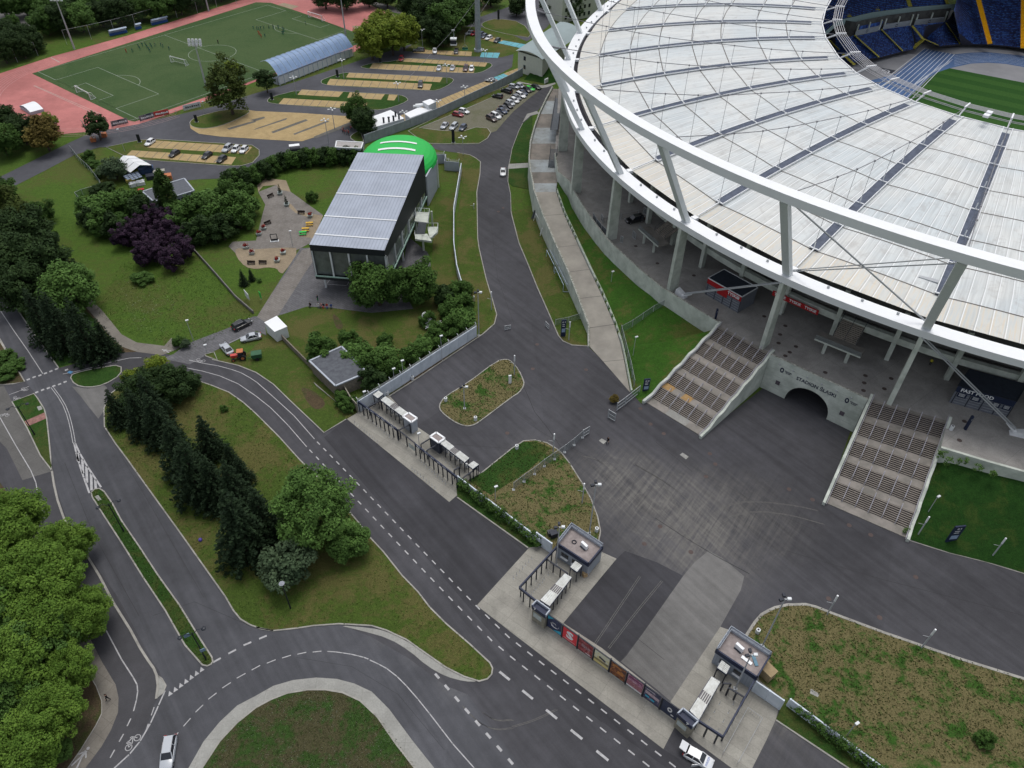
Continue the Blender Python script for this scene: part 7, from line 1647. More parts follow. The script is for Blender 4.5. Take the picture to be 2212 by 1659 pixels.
rods(c2(165,735),c2(520,1030),10,1.0,'thin steel queue post at the edge of the upper gate apron, left row','queue posts of the upper gate, left row');rods(c2(330,620),c2(700,940),10,.9,'thin steel queue post close to the upper gate fence, left row','inner queue posts of the upper gate, left row')
rods(c2(1050,1440),c2(1400,1740),9,1.0,'thin steel queue post at the edge of the upper gate apron, right row','queue posts of the upper gate, right row');rods(c2(1190,1330),c2(1560,1660),10,.9,'thin steel queue post close to the upper gate fence, right row','inner queue posts of the upper gate, right row')
rods(c2(590,630),c2(760,740),4,.9,'steel post inside the upper left turnstile court','posts inside the upper left court');rods(c2(1510,1290),c2(1680,1420),4,.9,'steel post inside the upper right turnstile court','posts inside the upper right court')
# ---- booths
def booth(q,label,z=4.0,sides=((0,1),),extra=()):
 w=[G(x,y,z)for x,y in q];r=empty('gate_booth',(0,0,0),0,label,'building');mb=MB();qbox(mb,w,0,z-.7);mb.build('wall',ribbed('ribbed_cladding',(.30,.34,.40),(.25,.29,.345),.45,.65),r)
 c=sum(w,Vector())/4
 mb=MB();wi=[c+(p-c)*.97 for p in w];qbox(mb,wi,z-.7,z-.45);mb.build('roof',ROOFD,r)
 for k,m,h0 in((0,NAVY,z-.95),(1,NAVY,z-.95),(2,LGREY,z-.5),(3,LGREY,z-.5)):
  a,b=w[k],w[(k+1)%4];d=(b-a).normalized()*.1;mb=MB();mb.wall([(a-d).xy,(b+d).xy],.22,h0,z);mb.build('parapet',m,r)
 for k in(2,3):
  a,b=c+(w[k]-c)*.93,c+(w[(k+1)%4]-c)*.93;mb=MB();z1=Zv(.5);mb.path([a+z1,b+z1],.05,4);mb.path([w[k]+z1*1.6,w[(k+1)%4]+z1*1.6],.06,4)
  for j in range(6):p=w[k].lerp(w[(k+1)%4],j/5);mb.tube(p-z1,p+z1*1.6,.05,.05,4);mb.bar(p+z1*1.6,a.lerp(b,j/5)+z1,.04,.04)
  mb.quad(w[k]+z1*.1,w[(k+1)%4]+z1*.1,w[(k+1)%4]+z1*1.5,w[k]+z1*1.5);mb.build('roof_railing',LGREY,r)
 a,b=w[0],w[1];dd=(b-a).normalized();n=Vector((dd.y,-dd.x,0));n=n if n.dot(a-c)>0 else-n
 for f0_,f1_ in((.15,.38),(.5,.7)):p,q_=a.lerp(b,f0_)+n*.04,a.lerp(b,f1_)+n*.04;mb=MB();mb.hexa([Vector((p.x,p.y,1.1)),Vector((q_.x,q_.y,1.1)),Vector((q_.x,q_.y,1.1))+n*.3,Vector((p.x,p.y,1.1))+n*.3][::-1],[Vector((p.x,p.y,1.25)),Vector((q_.x,q_.y,1.25)),Vector((q_.x,q_.y,1.25))+n*.3,Vector((p.x,p.y,1.25))+n*.3][::-1]);mb.build('counter',WMET,r);mb=MB();mb.quad(*[Vector((x.x,x.y,zz))for x,zz in((p,1.3),(q_,1.3),(q_,2.4),(p,2.4))]);mb.build('window',GLD,r)
 p=c+(w[2]-w[1])*.05+(w[1]-w[0])*extra[0];ac=empty('air_conditioner',(p.x,p.y,z-.45),.7,'white rooftop air conditioner on the %s'%label.split(' with')[0],'air conditioner');mb=MB();mb.box((0,0,.1),(.45,1.3,.9));mb.build('casing',WHITE,ac);mb=MB();mb.box((0,0,0),(.9,1.2,.1));mb.build('base',DSTEEL,ac)
 return r,w
b1,w1=booth([c3(900,530),c3(1515,930),c3(1790,600),c3(1170,190)],'left gate booth with navy roof band',extra=(.12,))
b2,w2=booth([c4(1050,575),c4(1750,1050),c4(1980,670),c4(1285,220)],'right gate booth with navy roof band',extra=(-.12,))
p=sum(w1,Vector())/4-(w1[1]-w1[0])*.18;mb=MB();
for k in range(12):a,b=2*pi*k/12,2*pi*(k+1)/12;mb.tube((.35*cos(a),.35*sin(a),.1),(.35*cos(b),.35*sin(b),.1),.08,.08,4)
o=mb.build('cable_ring',DSTEEL);o.location=(p.x,p.y,3.55);tag(o,'black cable ring on the roof of the left booth','cable ring')
p=sum(w2,Vector())/4+(w2[1]-w2[0])*.12;
for dx,m,l in((-.3,WHITE,'white board lying on the roof of the right booth'),(.9,plain('teal_board',(.1,.22,.3),.4),'blue green board lying on the roof of the right booth')):mb=MB();mb.box((0,0,0),(.5,1.7,.12));o=mb.build('roof_board',m);o.location=(p.x+dx,p.y-.6,3.6);o.rotation_euler=(0,0,.8 if dx<0 else.1);tag(o,l,'board')
crate(*c3(1435,1180),.7,.7,.9,plain('cardboard',(.5,.36,.2),.9),'brown carton beside the corner of the left booth','carton')
crate(*c4(1850,980),1.6,3.0,2.0,plain('plywood',(.38,.29,.17),.9,scale=1.5),'wooden box leaning against the right booth','wooden_box',rz=.65);crate(*c3(820,400),1.3,1.0,1.2,DSTEEL,'black waste container behind the white wall of the left booth','waste_container');crate(*c3(760,370),1.0,.8,1.0,plain('charcoal_bin',(.07,.07,.08),.6),'charcoal bin left of the black waste container','waste_container')
gatefence('gate_fence','navy topped court fence running from the left booth to the stone pillar',[c3(890,590),c3(145,1400),Zc(1280,1440,640,215,215)],3.3,1.35,mesh=False)
gatefence('cross_fence','dark cross fence inside the left court',[c3(690,850),c3(1100,1130)],2.5,1.1,band=.14)
shelter('turnstile_shelter',[c3(1045,1140),c3(1180,1215),Zc(1280,1440,640,325,262),Zc(1280,1440,640,245,210)],2.9,'turnstile shelter of the left court beside the stone pillar','turnstile shelters');miniroof([c3(1250,895),c3(1150,1010),c3(1285,1105),c3(1385,985)],2.9,'small ribbed canopy below the left booth')
rods(c3(390,850),c3(30,1240),7,1.0,'thin steel queue post on the apron outside the left court','queue posts outside the left court');rods(c3(715,1170),c3(300,1650),6,1.0,'thin steel queue post inside the left court, outer row','queue posts inside the left court, outer row');rods(c3(600,1310),c3(430,1500),3,1.0,'thin steel queue post inside the left court, inner row','queue posts inside the left court, inner row')
def q23(u,v):return Zc(1280,1440,640,u,v)
gatefence('gate_fence','navy topped court fence running from the right pillar round to the right booth',[q23(1605,1240),q23(1825,1385),q23(2105,885)],3.3,1.5,mesh=False)
gatefence('cross_fence','dark cross fence inside the right court',[c4(1170,1160),c4(1300,1165)],2.4,1.2,band=.14);gatefence('cross_fence','dark framed cage panel below the right booth',[c4(1265,1240),c4(1530,1400)],2.4,1.0,band=.14)
shelter('turnstile_shelter',[c4(960,1050),c4(1110,1140),q23(1615,1245),q23(1535,1165)],2.9,'turnstile shelter of the right court beside the stone pillar','turnstile shelters');miniroof([c4(1135,770),c4(1060,895),c4(1215,1005),c4(1280,880)],2.9,'small ribbed canopy below the right booth')
rods(q23(1790,1110),q23(1705,1245),3,1.0,'thin steel queue post inside the right court','queue posts inside the right court');rods(q23(1910,1110),q23(1780,1340),4,1.0,'steel post along the outer row of the right court','outer posts inside the right court')
qr=empty('queue_rail',(0,0,0),0,'long thin queue rails on the concrete right of the right court','queue rails');mb=MB()
for a,b in((q23(2040,1135),q23(1830,1520)),(q23(2165,1225),q23(1955,1610)),(q23(2040,1135),q23(2165,1225))):p,q_=G(*a,1.0),G(*b,1.0);mb.tube(p,q_,.03,.03,4);[mb.tube((t_.x,t_.y,0),t_,.03,.03,4)for t_ in sub([p,q_],7)]
mb.build('rail',GREYST,qr)
for q,l,tx,f in(([q23(172,250),q23(290,338),q23(330,288),q23(214,206)],'stone pillar with rimmed roof box at the left end of the poster fence','7',.25),([q23(1432,1185),q23(1562,1300),q23(1612,1248),q23(1480,1140)],'stone pillar with rimmed roof box at the right end of the poster fence','7',.7)):
 w=[G(x,y,4.3)for x,y in q];r=empty('gate_pillar',(0,0,0),0,l,'pillar');mb=MB();c=sum(w,Vector())/4;wi=[c+(p-c)*.93 for p in w];qbox(mb,wi,0,3.2);mb.build('stone_base',STONE,r);mb=MB();qbox(mb,w,3.2,3.7);mb.build('roof_box',NAVY,r)
 for k in range(4):mb=MB();a,b=w[k],w[(k+1)%4];mb.wall([a.xy,b.xy],.18,3.7,4.3);mb.build('rim',NAVY if k==0 else LGREY,r)
 a,b=w[0],w[1];d=(b-a).normalized();n=Vector((d.y,-d.x,0));n=n if n.dot(a-c)>0 else-n;text_on(tx,.75,a.lerp(b,f)+n*.12-Zv(.35),d,(0,0,1),WHITE,r,bold=.03);mb=MB();p,q_=wi[0].lerp(wi[1],.1)+n*.03,wi[0].lerp(wi[1],.75)+n*.03;mb.quad(*[Vector((x.x,x.y,zz))for x,zz in((p,1.4),(q_,1.4),(q_,2.7),(p,2.7))]);mb.build('notice',plain('pale_notice',(.5,.56,.55),.6),r)
# ---- poster fence
def postermat(name,cols,scale,seed):
 m,t,b=_nodes(name);v=coord(t);mp=t.nodes.new('ShaderNodeMapping');mp.inputs['Location'].default_value=(seed*7.3,seed,0);t.links.new(v,mp.inputs[0])
 n=noise(t,mp.outputs[0],scale,5,.7,.8);st=[(.30+.4*k/(len(cols)-1),c)for k,c in enumerate(cols)]
 t.links.new(ramp(t,n,st),b.inputs['Base Color']);b.inputs['Roughness'].default_value=.5;return m
PF=empty('poster_fence',(0,0,0),0,'long sliding gate fence hung with eight event posters','fence')
pa,pb=G(*q23(300,430),0),G(*q23(1425,1262),0);pdv=(pb-pa).normalized();pnv=Vector((pdv.y,-pdv.x,0));pnv=pnv if pnv.y<0 else-pnv
NV=(.02,.03,.09);PO=[(NV,[(.012,.02,.06),NV,(.05,.08,.2)]),((.75,.03,.05),[(.72,.03,.05),(.75,.035,.055)]),((.12,.015,.02),[(.05,.01,.02),(.28,.02,.03),(.6,.3,.3)]),((.6,.6,.4),[(.62,.66,.62),(.7,.68,.5),(.6,.5,.15)]),((.05,.02,.02),[(.02,.015,.03),(.18,.05,.02),(.6,.28,.08)]),((.7,.6,.65),[(.75,.7,.75),(.4,.15,.25),(.1,.02,.05)]),((.02,.03,.08),[(.015,.025,.07),(.03,.04,.1),(.4,.3,.38)]),(NV,[(.01,.02,.055),(.02,.035,.09)])]
for k in range(8):
 a,b=pa.lerp(pb,(k+.06)/8),pa.lerp(pb,(k+.94)/8);z0,z1=.35,3.55
 def PQ(u,z,o=.08):q=a.lerp(b,u)+pnv*o;return Vector((q.x,q.y,z0+(z1-z0)*z))
 mb=MB();mb.hexa([PQ(0,0,.0),PQ(1,0,.0),PQ(1,0,.07),PQ(0,0,.07)][::-1],[PQ(0,1,.0),PQ(1,1,.0),PQ(1,1,.07),PQ(0,1,.07)][::-1]);po=mb.build('poster',postermat('poster_%s'%ORD[k],PO[k][1],(1.4,.5,1.8,1.2,1.6,1.9,1.9,.7)[k],k),PF)
 po['label']=['navy poster with cyan corners','red poster with a big white S','dark red concert poster','white and yellow poster','black poster with orange figures','white and pink poster with a crowd of faces','navy poster with pale figures','dark navy poster with a round emblem'][k]
 def patch(pts,m,nm):mb=MB();mb.face([PQ(u,z,.09)for u,z in pts]);mb.build(nm,m,po)
 CY=plain('cyan_print',(.05,.42,.6),.5,var=.03);YP=plain('yellow_print',(.72,.6,.25),.5,var=.05);WP=plain('white_print',(.75,.75,.76),.5,var=.03)
 mid=PQ(.5,.5,.1)
 if k==0:
  patch([(0,1),(.45,1),(0,.68)],CY,'cyan_corner');patch([(1,0),(1,.32),(.4,0)],CY,'cyan_corner')
  mb=MB()
  for j in range(5):pts=[PQ(.5+(.12+.05*j)*cos(q_+j),.52+(.1+.035*j)*sin(q_+j)*1.0,.1)for q_ in[i_*.35 for i_ in range(8)]];mb.path(pts,.03,3)
  mb.build('white_swirl',WP,po)
 if k==1:text_on('S',2.5,mid+Zv(.1),pdv,(0,0,1),WHITE,po,bold=.05,sx=1.05);patch([(.1,.1),(.9,.1),(.9,.13),(.1,.13)],WP,'small_print')
 if k==2:patch([(.2,.45),(.8,.4),(.85,.6),(.25,.72)],postermat('blurred_title',[(.6,.55,.58),(.2,.05,.07),(.7,.66,.68)],4,3),'title');patch([(.55,.05),(.9,.05),(.9,.12),(.55,.12)],WP,'small_print')
 if k==3:patch([(0,0),(1,0),(1,.18),(0,.18)],YP,'yellow_strip');patch([(0,.22),(1,.22),(1,.42),(0,.38)],postermat('crowd_strip',[(.02,.02,.03),(.3,.25,.1),(.05,.04,.04)],4,5),'crowd');patch([(.3,.55),(.75,.45),(.8,.58),(.35,.7)],plain('ink_print',(.03,.03,.07),.5),'title')
 if k==5:patch([(0,0),(1,0),(1,.12),(0,.12)],WP,'white_strip');patch([(.06,.78),(.94,.78),(.94,.9),(.06,.9)],plain('plum_print',(.22,.05,.14),.5),'title');patch([(0,.14),(1,.14),(1,.5),(0,.58)],postermat('faces',[(.05,.01,.03),(.35,.12,.16),(.6,.4,.38)],5,8),'faces')
 if k==4:patch([(.08,.8),(.7,.8),(.7,.9),(.08,.9)],plain('orange_print',(.5,.2,.06),.5),'title');patch([(.4,.3),(.9,.35),(.8,.62),(.5,.6)],MATS['orange_print'],'figure')
 if k==6:patch([(.05,.5),(.95,.42),(.95,.66),(.05,.74)],postermat('pale_figures',[(.02,.02,.06),(.5,.35,.4),(.7,.68,.7)],5,9),'figures');patch([(.1,.2),(.35,.2),(.35,.34),(.1,.34)],CY,'tag');patch([(.45,.15),(.7,.15),(.7,.28),(.45,.28)],CY,'tag');patch([(.1,.86),(.6,.86),(.6,.9),(.1,.9)],WP,'title')
 if k==7:
  mb=MB();rr=[(.15*cos(2*pi*j/14),.2*sin(2*pi*j/14))for j in range(14)]
  for j in range(14):(x0,y0),(x1,y1)=rr[j],rr[(j+1)%14];mb.quad(PQ(.5+x0,.5+y0,.1),PQ(.5+x1,.5+y1,.1),PQ(.5+x1*.45,.5+y1*.45,.1),PQ(.5+x0*.45,.5+y0*.45,.1))
  mb.build('emblem',WP,po);patch([(.62,.12),(.8,.12),(.8,.22),(.62,.22)],WP,'small_print')
for k in range(9):p=pa.lerp(pb,k/8);mb=MB();mb.bar((p.x,p.y,0),(p.x,p.y,3.9 if k%2==0 else 3.7),.24,.24);mb.build('post',DSTEEL,PF)
mb=MB();mb.bar(pa+Zv(3.62),pb+Zv(3.62),.16,.14);mb.bar(pa+Zv(.28),pb+Zv(.28),.16,.12);mb.build('rail',DSTEEL,PF)
# ---- lamps, masts and posts
def pole(base,top,label,kind='camera',name=None,z=0.0,group=None,h=None):
 g,zt=zof(base,top,z);h=h or max(1.0,zt-z);r=empty(name or{'camera':'camera_pole','post':'sensor_post','double':'street_lamp','single':'street_lamp','flood':'floodlight_mast','park':'car_park_lamp','thin':'lamp_post','pylon':'info_pylon'}[kind],(g.x,g.y,z),0,label,{'camera':'pole','post':'post','pylon':'sign','flood':'floodlight'}.get(kind,'lamp'),group);mb=MB()
 if kind=='camera':
  mb.tube((0,0,0),(0,0,h),.12,.09,7);mb.box((0,0,-.02),(.55,.55,.12));mb.build('mast',GREYST,r)
  for a in(0,1.6,3.4):mb=MB();mb.bar((0,0,h-.1),(.5*cos(a),.5*sin(a),h),.08,.08);mb.box((.6*cos(a),.6*sin(a),h-.15),(.55,.4,.35),a);mb.build('lamp_head',DSTEEL if a else WMET,r)
 elif kind=='post':
  mb.tube((0,0,0),(0,0,h*.72),.11,.11,7);mb.build('stem',GREYST,r);mb=MB();mb.tube((0,0,h*.72),(0,0,h),.15,.15,7);mb.build('sensor_tube',WHITE,r);mb=MB();mb.bar((0,0,h*.6),(-1.0,.2,h*.62),.05,.05);mb.build('arm',GREYST,r)
 elif kind=='double':
  mb.tube((0,0,0),(0,0,h*.2),.16,.12,7);mb.tube((0,0,h*.2),(0,0,h),.1,.08,7);mb.build('mast',BLACKC,r)
  for s in(-1,1):mb=MB();mb.path([(0,0,h*.93),(s*.7,s*.35,h*1.03),(s*1.35,s*.7,h)],.05,5);mb.sphere((s*1.45,s*.75,h-.12),.36,8,5,0,.5);mb.build('lamp_head',plain('lamp_black',(.03,.035,.045),.35),r)
 elif kind=='single':mb.tube((0,0,0),(0,0,h),.12,.08,7);mb.build('mast',BLACKC,r);mb=MB();mb.tube((0,0,h-.1),(0,0,h+.35),.22,.42,9);mb.tube((0,0,h+.35),(0,0,h+.5),.46,.1,9);mb.build('lamp_head',plain('lamp_glass_grey',(.3,.32,.36),.3),r)
 elif kind=='thin':mb.tube((0,0,0),(0,0,h),.07,.05,6);mb.build('mast',GREYST,r);mb=MB();mb.box((.15,0,h),(.65,.35,.2),.5);mb.build('lamp_head',WMET,r)
 elif kind=='flood':
  mb.tube((0,0,0),(0,0,h),.38,.16,8);mb.build('mast',GREYST,r)
  mb=MB()
  for i in range(4):
   for j in range(3):mb.box((-2.0+1.3*i,.3*j,h-1.2+.8*j),(.8,.5,.6),0)
  mb.bar((-2.5,0,h-.4),(2.5,0,h-.4),.15,.15);mb.bar((-2.5,.3,h+.4),(2.5,.3,h+.4),.15,.15);mb.build('lamp_bank',WMET,r)
 elif kind=='park':
  mb.tube((0,0,0),(0,0,h),.13,.08,6);mb.build('mast',GREYST,r)
  for a in range(4):c,s=cos(a*pi/2+.4),sin(a*pi/2+.4);mb=MB();mb.bar((0,0,h-.2),(.9*c,.9*s,h),.07,.07);mb.box((1.0*c,1.0*s,h-.1),(.7,.4,.18),a*pi/2+.4);mb.build('lamp_head',WMET,r)
 elif kind=='pylon':mb.box((0,0,0),(.9,.35,h),.2);mb.build('panel',NAVY if z or name else BLACKC,r);mb=MB();mb.box((0,0,-.05),(1.2,.7,.15),.2);mb.build('foot',GREYST,r)
 return r
def tt(c,r,a,b,*k,**kw):return pole(T(c,r,a)[0],T(c,r,b)[0],*k,**kw)
pole((75,939),(37,877),'black twin headed street lamp on the grass triangle','double');pole((267.5,1148),(231,1088),'black twin headed street lamp in the middle of the narrow median','double');L3_=pole((445,1424),(410,1367),'black twin headed street lamp with signs at the foot of the median','double')
mb=MB();mb.box((-.9,0,6.6),(.8,.08,.8),.5);mb.box((.5,-.3,3.0),(.7,.08,.7),.5);mb.build('road_sign',plain('sign_back_blue',(.2,.3,.4),.5),L3_)
pole((628,1315),(612,1263),'single black lamp below the round grey green tree','single')
tt(1,2,'1803,212','1790,25','tall grey lamp mast on the small lawn island','camera');tt(2,2,'668,1292','728,870','tall camera mast at the right end of the gate lawn','camera');tt(2,2,'380,1565','402,1235','camera mast standing in the left court beside the booth','camera');tt(2,3,'1930,972','2058,680','camera mast standing in the right court beside the booth','camera');pole((1647,1395),(1689,1294),'camera mast on the dry east lawn near its corner','camera')
tt(3,2,'1350,1160','1470,975','small lamp on the dark bank right of the staircase','thin');tt(2,1,'1040,1445','1065,1255','small lamp on the grass bank left of the staircase','thin');tt(2,1,'845,872','860,690','small lamp halfway up the long grass bank','thin');tt(1,1,'1610,1462','1592,1245','lamp in front of the prefab wall, middle one','thin');tt(1,1,'1282,1655','1256,1460','lamp in front of the prefab wall, left of the middle','thin');tt(1,1,'1205,1690','1186,1530','lamp in front of the prefab wall, lowest one','thin');tt(1,1,'1927,1242','1912,725','tall lamp at the upper corner of the prefab wall','camera',h=12)
tt(0,1,'1672,1285','1600,1112','small lamp in the meadow beside the museum drive','thin');tt(1,2,'952,195','925,68','small lamp at the left end of the upper gate','thin');tt(1,2,'1412,535','1398,428','small lamp in the gap of the upper gate','thin');tt(3,3,'680,1380','755,1275','small lamp on the dry east lawn above the ivy hedge','thin');tt(1,2,'2068,1020','2060,890','small lamp behind the ivy hedge of the gate lawn','thin');tt(1,1,'318,465','295,340','thin plaza lamp between the planters','thin');tt(2,1,'590,318','597,165','small lamp beside the terrace wall top','thin');tt(0,1,'1790,1390','1770,1325','small sign post beside the parked silver car','thin')
for a,b,c,r,l in(('510,335','598,170',3,3,'at the upper kerb of the east lawn, left one'),('1325,622','1455,462',3,3,'at the upper kerb of the east lawn, right one'),('1290,1312','1390,1148',3,2,'beside the small lamp of the dark bank'),('1930,1497','2055,1332',3,2,'near the right frame edge on the dark bank'),('605,1032','625,860',2,2,'beside the tall mast of the gate lawn'),('355,592','362,430',2,2,'at the tip of the gate lawn'),('2035,1022','2030,862',1,1,'on the verge left of the inner road'),('1885,945','1881,900',1,1,'in the middle of the inner road verge'),('1883,150','1879,100',1,1,'upper part of the inner road verge'),('490,1282','500,1122',2,1,'next to the blue sign below the ramp'),('20,1580','22,1412',2,1,'at the tip of the lamp island')):tt(c,r,a,b,'short white topped sensor post %s'%l,'post')
for i,(a,b)in enumerate((('350,820','322,668'),('760,680','740,518'),('1235,880','1228,716'),('1650,720','1640,562'),('680,1112','650,942'),('1440,402','1428,255'),('1975,542','1968,432'),('628,1240','595,1035'),('1806,892','1797,748'),('1575,990','1568,870'),('1287,1112','1275,965'),('2027,795','2022,690'),('1790,1340','1784,1185'))):tt(1,0,a,b,'car park lamp mast, %s in reading order from the left canopy'%ORD[i],'park',group='lamp masts around the car park')
for i,(c,r,a,b)in enumerate(((0,0,'1700,1055','1682,992'),(0,0,'1208,1228','1187,1160'),(1,0,'140,862','130,800'),(1,0,'706,666','698,602'),(1,0,'2095,167','2092,85'),(1,0,'1706,1232','1697,1120'),(1,0,'1074,540','1072,480'))):tt(c,r,a,b,'dark slim info pylon by the car park, %s from the left'%ORD[[1,0,2,3,6,5,4][i]],'pylon',group='dark slim info pylons')
tt(0,0,'1775,980','1760,880','thin lamp on the grass corner by the birch','thin');tt(0,0,'1080,1310','1010,1120','thin lamp on the lawn by the upper left parking bays','thin')
pole((445,186),(417,92),'floodlight mast at the edge of the pitch near the big birch','flood');pole((161,106),(119,0),'floodlight mast at the upper left corner of the pitch','flood',h=19);pole((451,24),(444,-2),'floodlight mast behind the track at the top edge','flood',h=17);pole((748,86),(736,0),'floodlight mast rising behind the blue canopy','flood',h=17)
g=G(*T(1,0,'1920,440')[0],0);cw=empty('cableway_pylon',(g.x,g.y,0),0,'thick grey cableway pylon beside the car park','pylon');mb=MB();mb.tube((0,0,0),(0,0,34),1.25,.8,14);mb.build('shaft',plain('pylon_grey',(.32,.36,.38),.6),cw);mb=MB();mb.tube((0,0,0),(0,0,.8),1.7,1.7,14);mb.build('foot',LGREY,cw)
gd=G(*T(1,0,'1707,345')[0],9);gn=empty('gondola',(gd.x,gd.y,7.2),0,'white cableway gondola with dark windows','gondola');mb=MB();mb.box((0,0,0),(2.4,1.9,.5));mb.box((0,0,2.0),(2.4,1.9,.5));mb.build('body',WMET,gn);mb=MB();mb.box((0,0,.5),(2.3,1.8,1.5));mb.build('window',GLD,gn);mb=MB();mb.path([(0,0,2.5),(.3,0,3.6),(0,0,5.2)],.09,5);mb.box((0,0,5.1),(1.2,.4,.4));mb.build('hanger',GREYST,gn)
gc2=G(*T(1,0,'1805,400')[0],6);ch=empty('cableway_chair',(gc2.x,gc2.y,4.6),0,'empty dark green cableway chair right of the gondola','chair lift');mb=MB();mb.box((0,0,0),(2.2,.6,.15));mb.box((0,.3,.1),(2.2,.1,.8));mb.build('seat',GTARP,ch);mb=MB();mb.path([(-1,.3,.9),(0,0,2.2),(1,.3,.9)],.05,4);mb.tube((0,0,2.2),(0,0,5),.05,.05,4);mb.build('hanger',GREYST,ch)
mb=MB();a=Vector((gd.x,gd.y,12.5));mb.tube(a+Vector((22,80,9)),a,.05,.05,4);mb.tube(a,a+Vector((-14,-46,-3)),.05,.05,4);mb.tube(a+Vector((26,80,9)),Vector((gc2.x,gc2.y,9.6)),.05,.05,4);tag(mb.build('cableway_cable',CABLE),'thin cableway cables crossing above the car park','cable')
def sign(c,r,base,top,wpx,label,txt,z=0):
 g,zt=zof(T(c,r,base)[0],T(c,r,top)[0],z);h=zt-z;rt=empty('info_sign',(g.x,g.y,z),radians(8),label,'sign');mb=MB();mb.box((0,0,0),(wpx,.28,h));mb.build('panel',NAVY,rt)
 mb=MB();mb.quad((-wpx*.36,-.15,h*.28),(wpx*.36,-.15,h*.28),(wpx*.36,-.15,h*.5),(-wpx*.36,-.15,h*.5));mb.build('pale_panel',plain('pale_blue_print',(.32,.42,.58),.5),rt)
 for z_ in(.62,.72):mb=MB();mb.quad((-wpx*.3,-.15,h*z_),(wpx*.2,-.15,h*z_),(wpx*.2,-.15,h*(z_+.035)),(-wpx*.3,-.15,h*(z_+.035)));mb.build('text_line',WHITE,rt)
 text_on(txt,.5,Vector((0,-.16,h*.87)),(1,0,0),(0,0,1),WHITE,rt,bold=.03)
sign(2,1,'440,1248','440,1105',1.1,'navy info sign on the lawn below the ramp','O 7');sign(2,2,'1150,75','1158,-45',1.3,'navy info sign at the foot of the left grass bank','O 8');sign(3,2,'1565,1375','1635,1228',1.9,'navy info sign on the dark bank right of the staircase','O 9')
for c,r,a,b,l in((3,2,'1702,392','1762,278','slim navy post on the terrace beside the fast food kiosk'),(2,1,'1755,1102','1775,1012','slim navy post on the terrace above the left staircase')):
 g,zt=zof(T(c,r,a)[0],T(c,r,b)[0],8.0);o=empty('info_post',(g.x,g.y,8.0),0,l,'sign');mb=MB();mb.box((0,0,0),(.35,.5,zt-8));mb.build('panel',NAVY,o);text_on('i',.5,Vector((0,-.27,(zt-8)*.8)),(1,0,0),(0,0,1),WHITE,o)
for c,r,s,z,l in((2,2,'42,560',0,'white litter bin at the upper kerb of the gate lawn'),(2,2,'730,1275',0,'white square bin at the right kerb of the gate lawn'),(1,2,'1640,150',0,'white litter bin at the left tip of the lamp island'),(1,2,'1897,315',0,'white litter bin at the lower tip of the lamp island'),(2,3,'2118,492',0,'white bin at the corner of the dry east lawn'),(3,2,'1580,395',8,'white bin on the terrace above the right staircase'),(1,1,'1352,1622',0,'white bin against the prefab wall'),(1,2,'1135,95',0,'white cabinet behind the upper left turnstiles')):
 g=G(*T(c,r,s)[0],z);o=empty('litter_bin',(g.x,g.y,z),.4,l,'bin');mb=MB();mb.tube((0,0,0),(0,0,1.0),.34,.34,10);mb.build('body',WMET,o);mb=MB();mb.tube((0,0,.99),(0,0,1.03),.17,.17,10);mb.build('opening',BLK,o)
o=empty('practice_goal',(0,0,0),0,'blue and white trolley frames parked along the ramp wall, lower pair','frame')
for s0,s1 in(('300,500','365,630'),('372,645','445,800')):
 a,b=[G(x,y,2.2)for x,y in T(2,1,s0+' '+s1)];n=Vector((.9,0,0));mb=MB();mb.path([Vector((a.x,a.y,.1)),a,b,Vector((b.x,b.y,.1))],.07,5);mb.path([a+n,b+n],.06,5);mb.path([Vector((b.x,b.y,.1)),Vector((b.x+1.5,b.y,.1))],.06,5);mb.build('tube_frame',plain('pale_blue_tube',(.5,.6,.7),.5),o);mb=MB();mb.quad(a+n*.3,b+n*.3,b+n*.9-Zv(1.2),a+n*.9-Zv(1.2));mb.build('blue_net',mesh_wire('blue_net',(.08,.2,.4),open_=.35),o)
o=empty('practice_goal',(0,0,0),0,'white frames leaning on the ramp wall, upper pair','frame')
for s0,s1 in(('205,180','262,295'),('262,310','340,440')):a,b=[G(x,y,2.3)for x,y in T(2,1,s0+' '+s1)];mb=MB();mb.path([Vector((a.x-.5,a.y-.4,.1)),a,b,Vector((b.x-.5,b.y-.4,.1))],.07,5);mb.build('tube_frame',WHITE,o)
g0_,g1_=G(*T(2,1,'190,165')[0],2.2),G(*T(2,1,'165,235')[0],.2);mb=MB();mb.hexa([g1_,g1_+Vector((.9,.9,0)),g0_+Vector((.9,.9,0)),g0_],[p+Zv(.15)for p in(g1_,g1_+Vector((.9,.9,0)),g0_+Vector((.9,.9,0)),g0_)]);tag(mb.build('leaning_board',KG),'dark blue board leaning on the ramp wall','board')
o=empty('boulder_sign',G(*T(1,1,'2195,1655')[0],0),.3,'small white slab sign on the lamp island','sign');mb=MB();mb.box((0,0,0),(.6,.3,2.3));mb.build('slab',WHITE,o)
o=empty('white_sign',G(*Zc(1300,160,180,805,600),0),.9,'white sign block at the foot of the bank beside the parking','sign');mb=MB();mb.box((0,0,.3),(2.0,.4,1.5));mb.build('slab',WHITE,o)
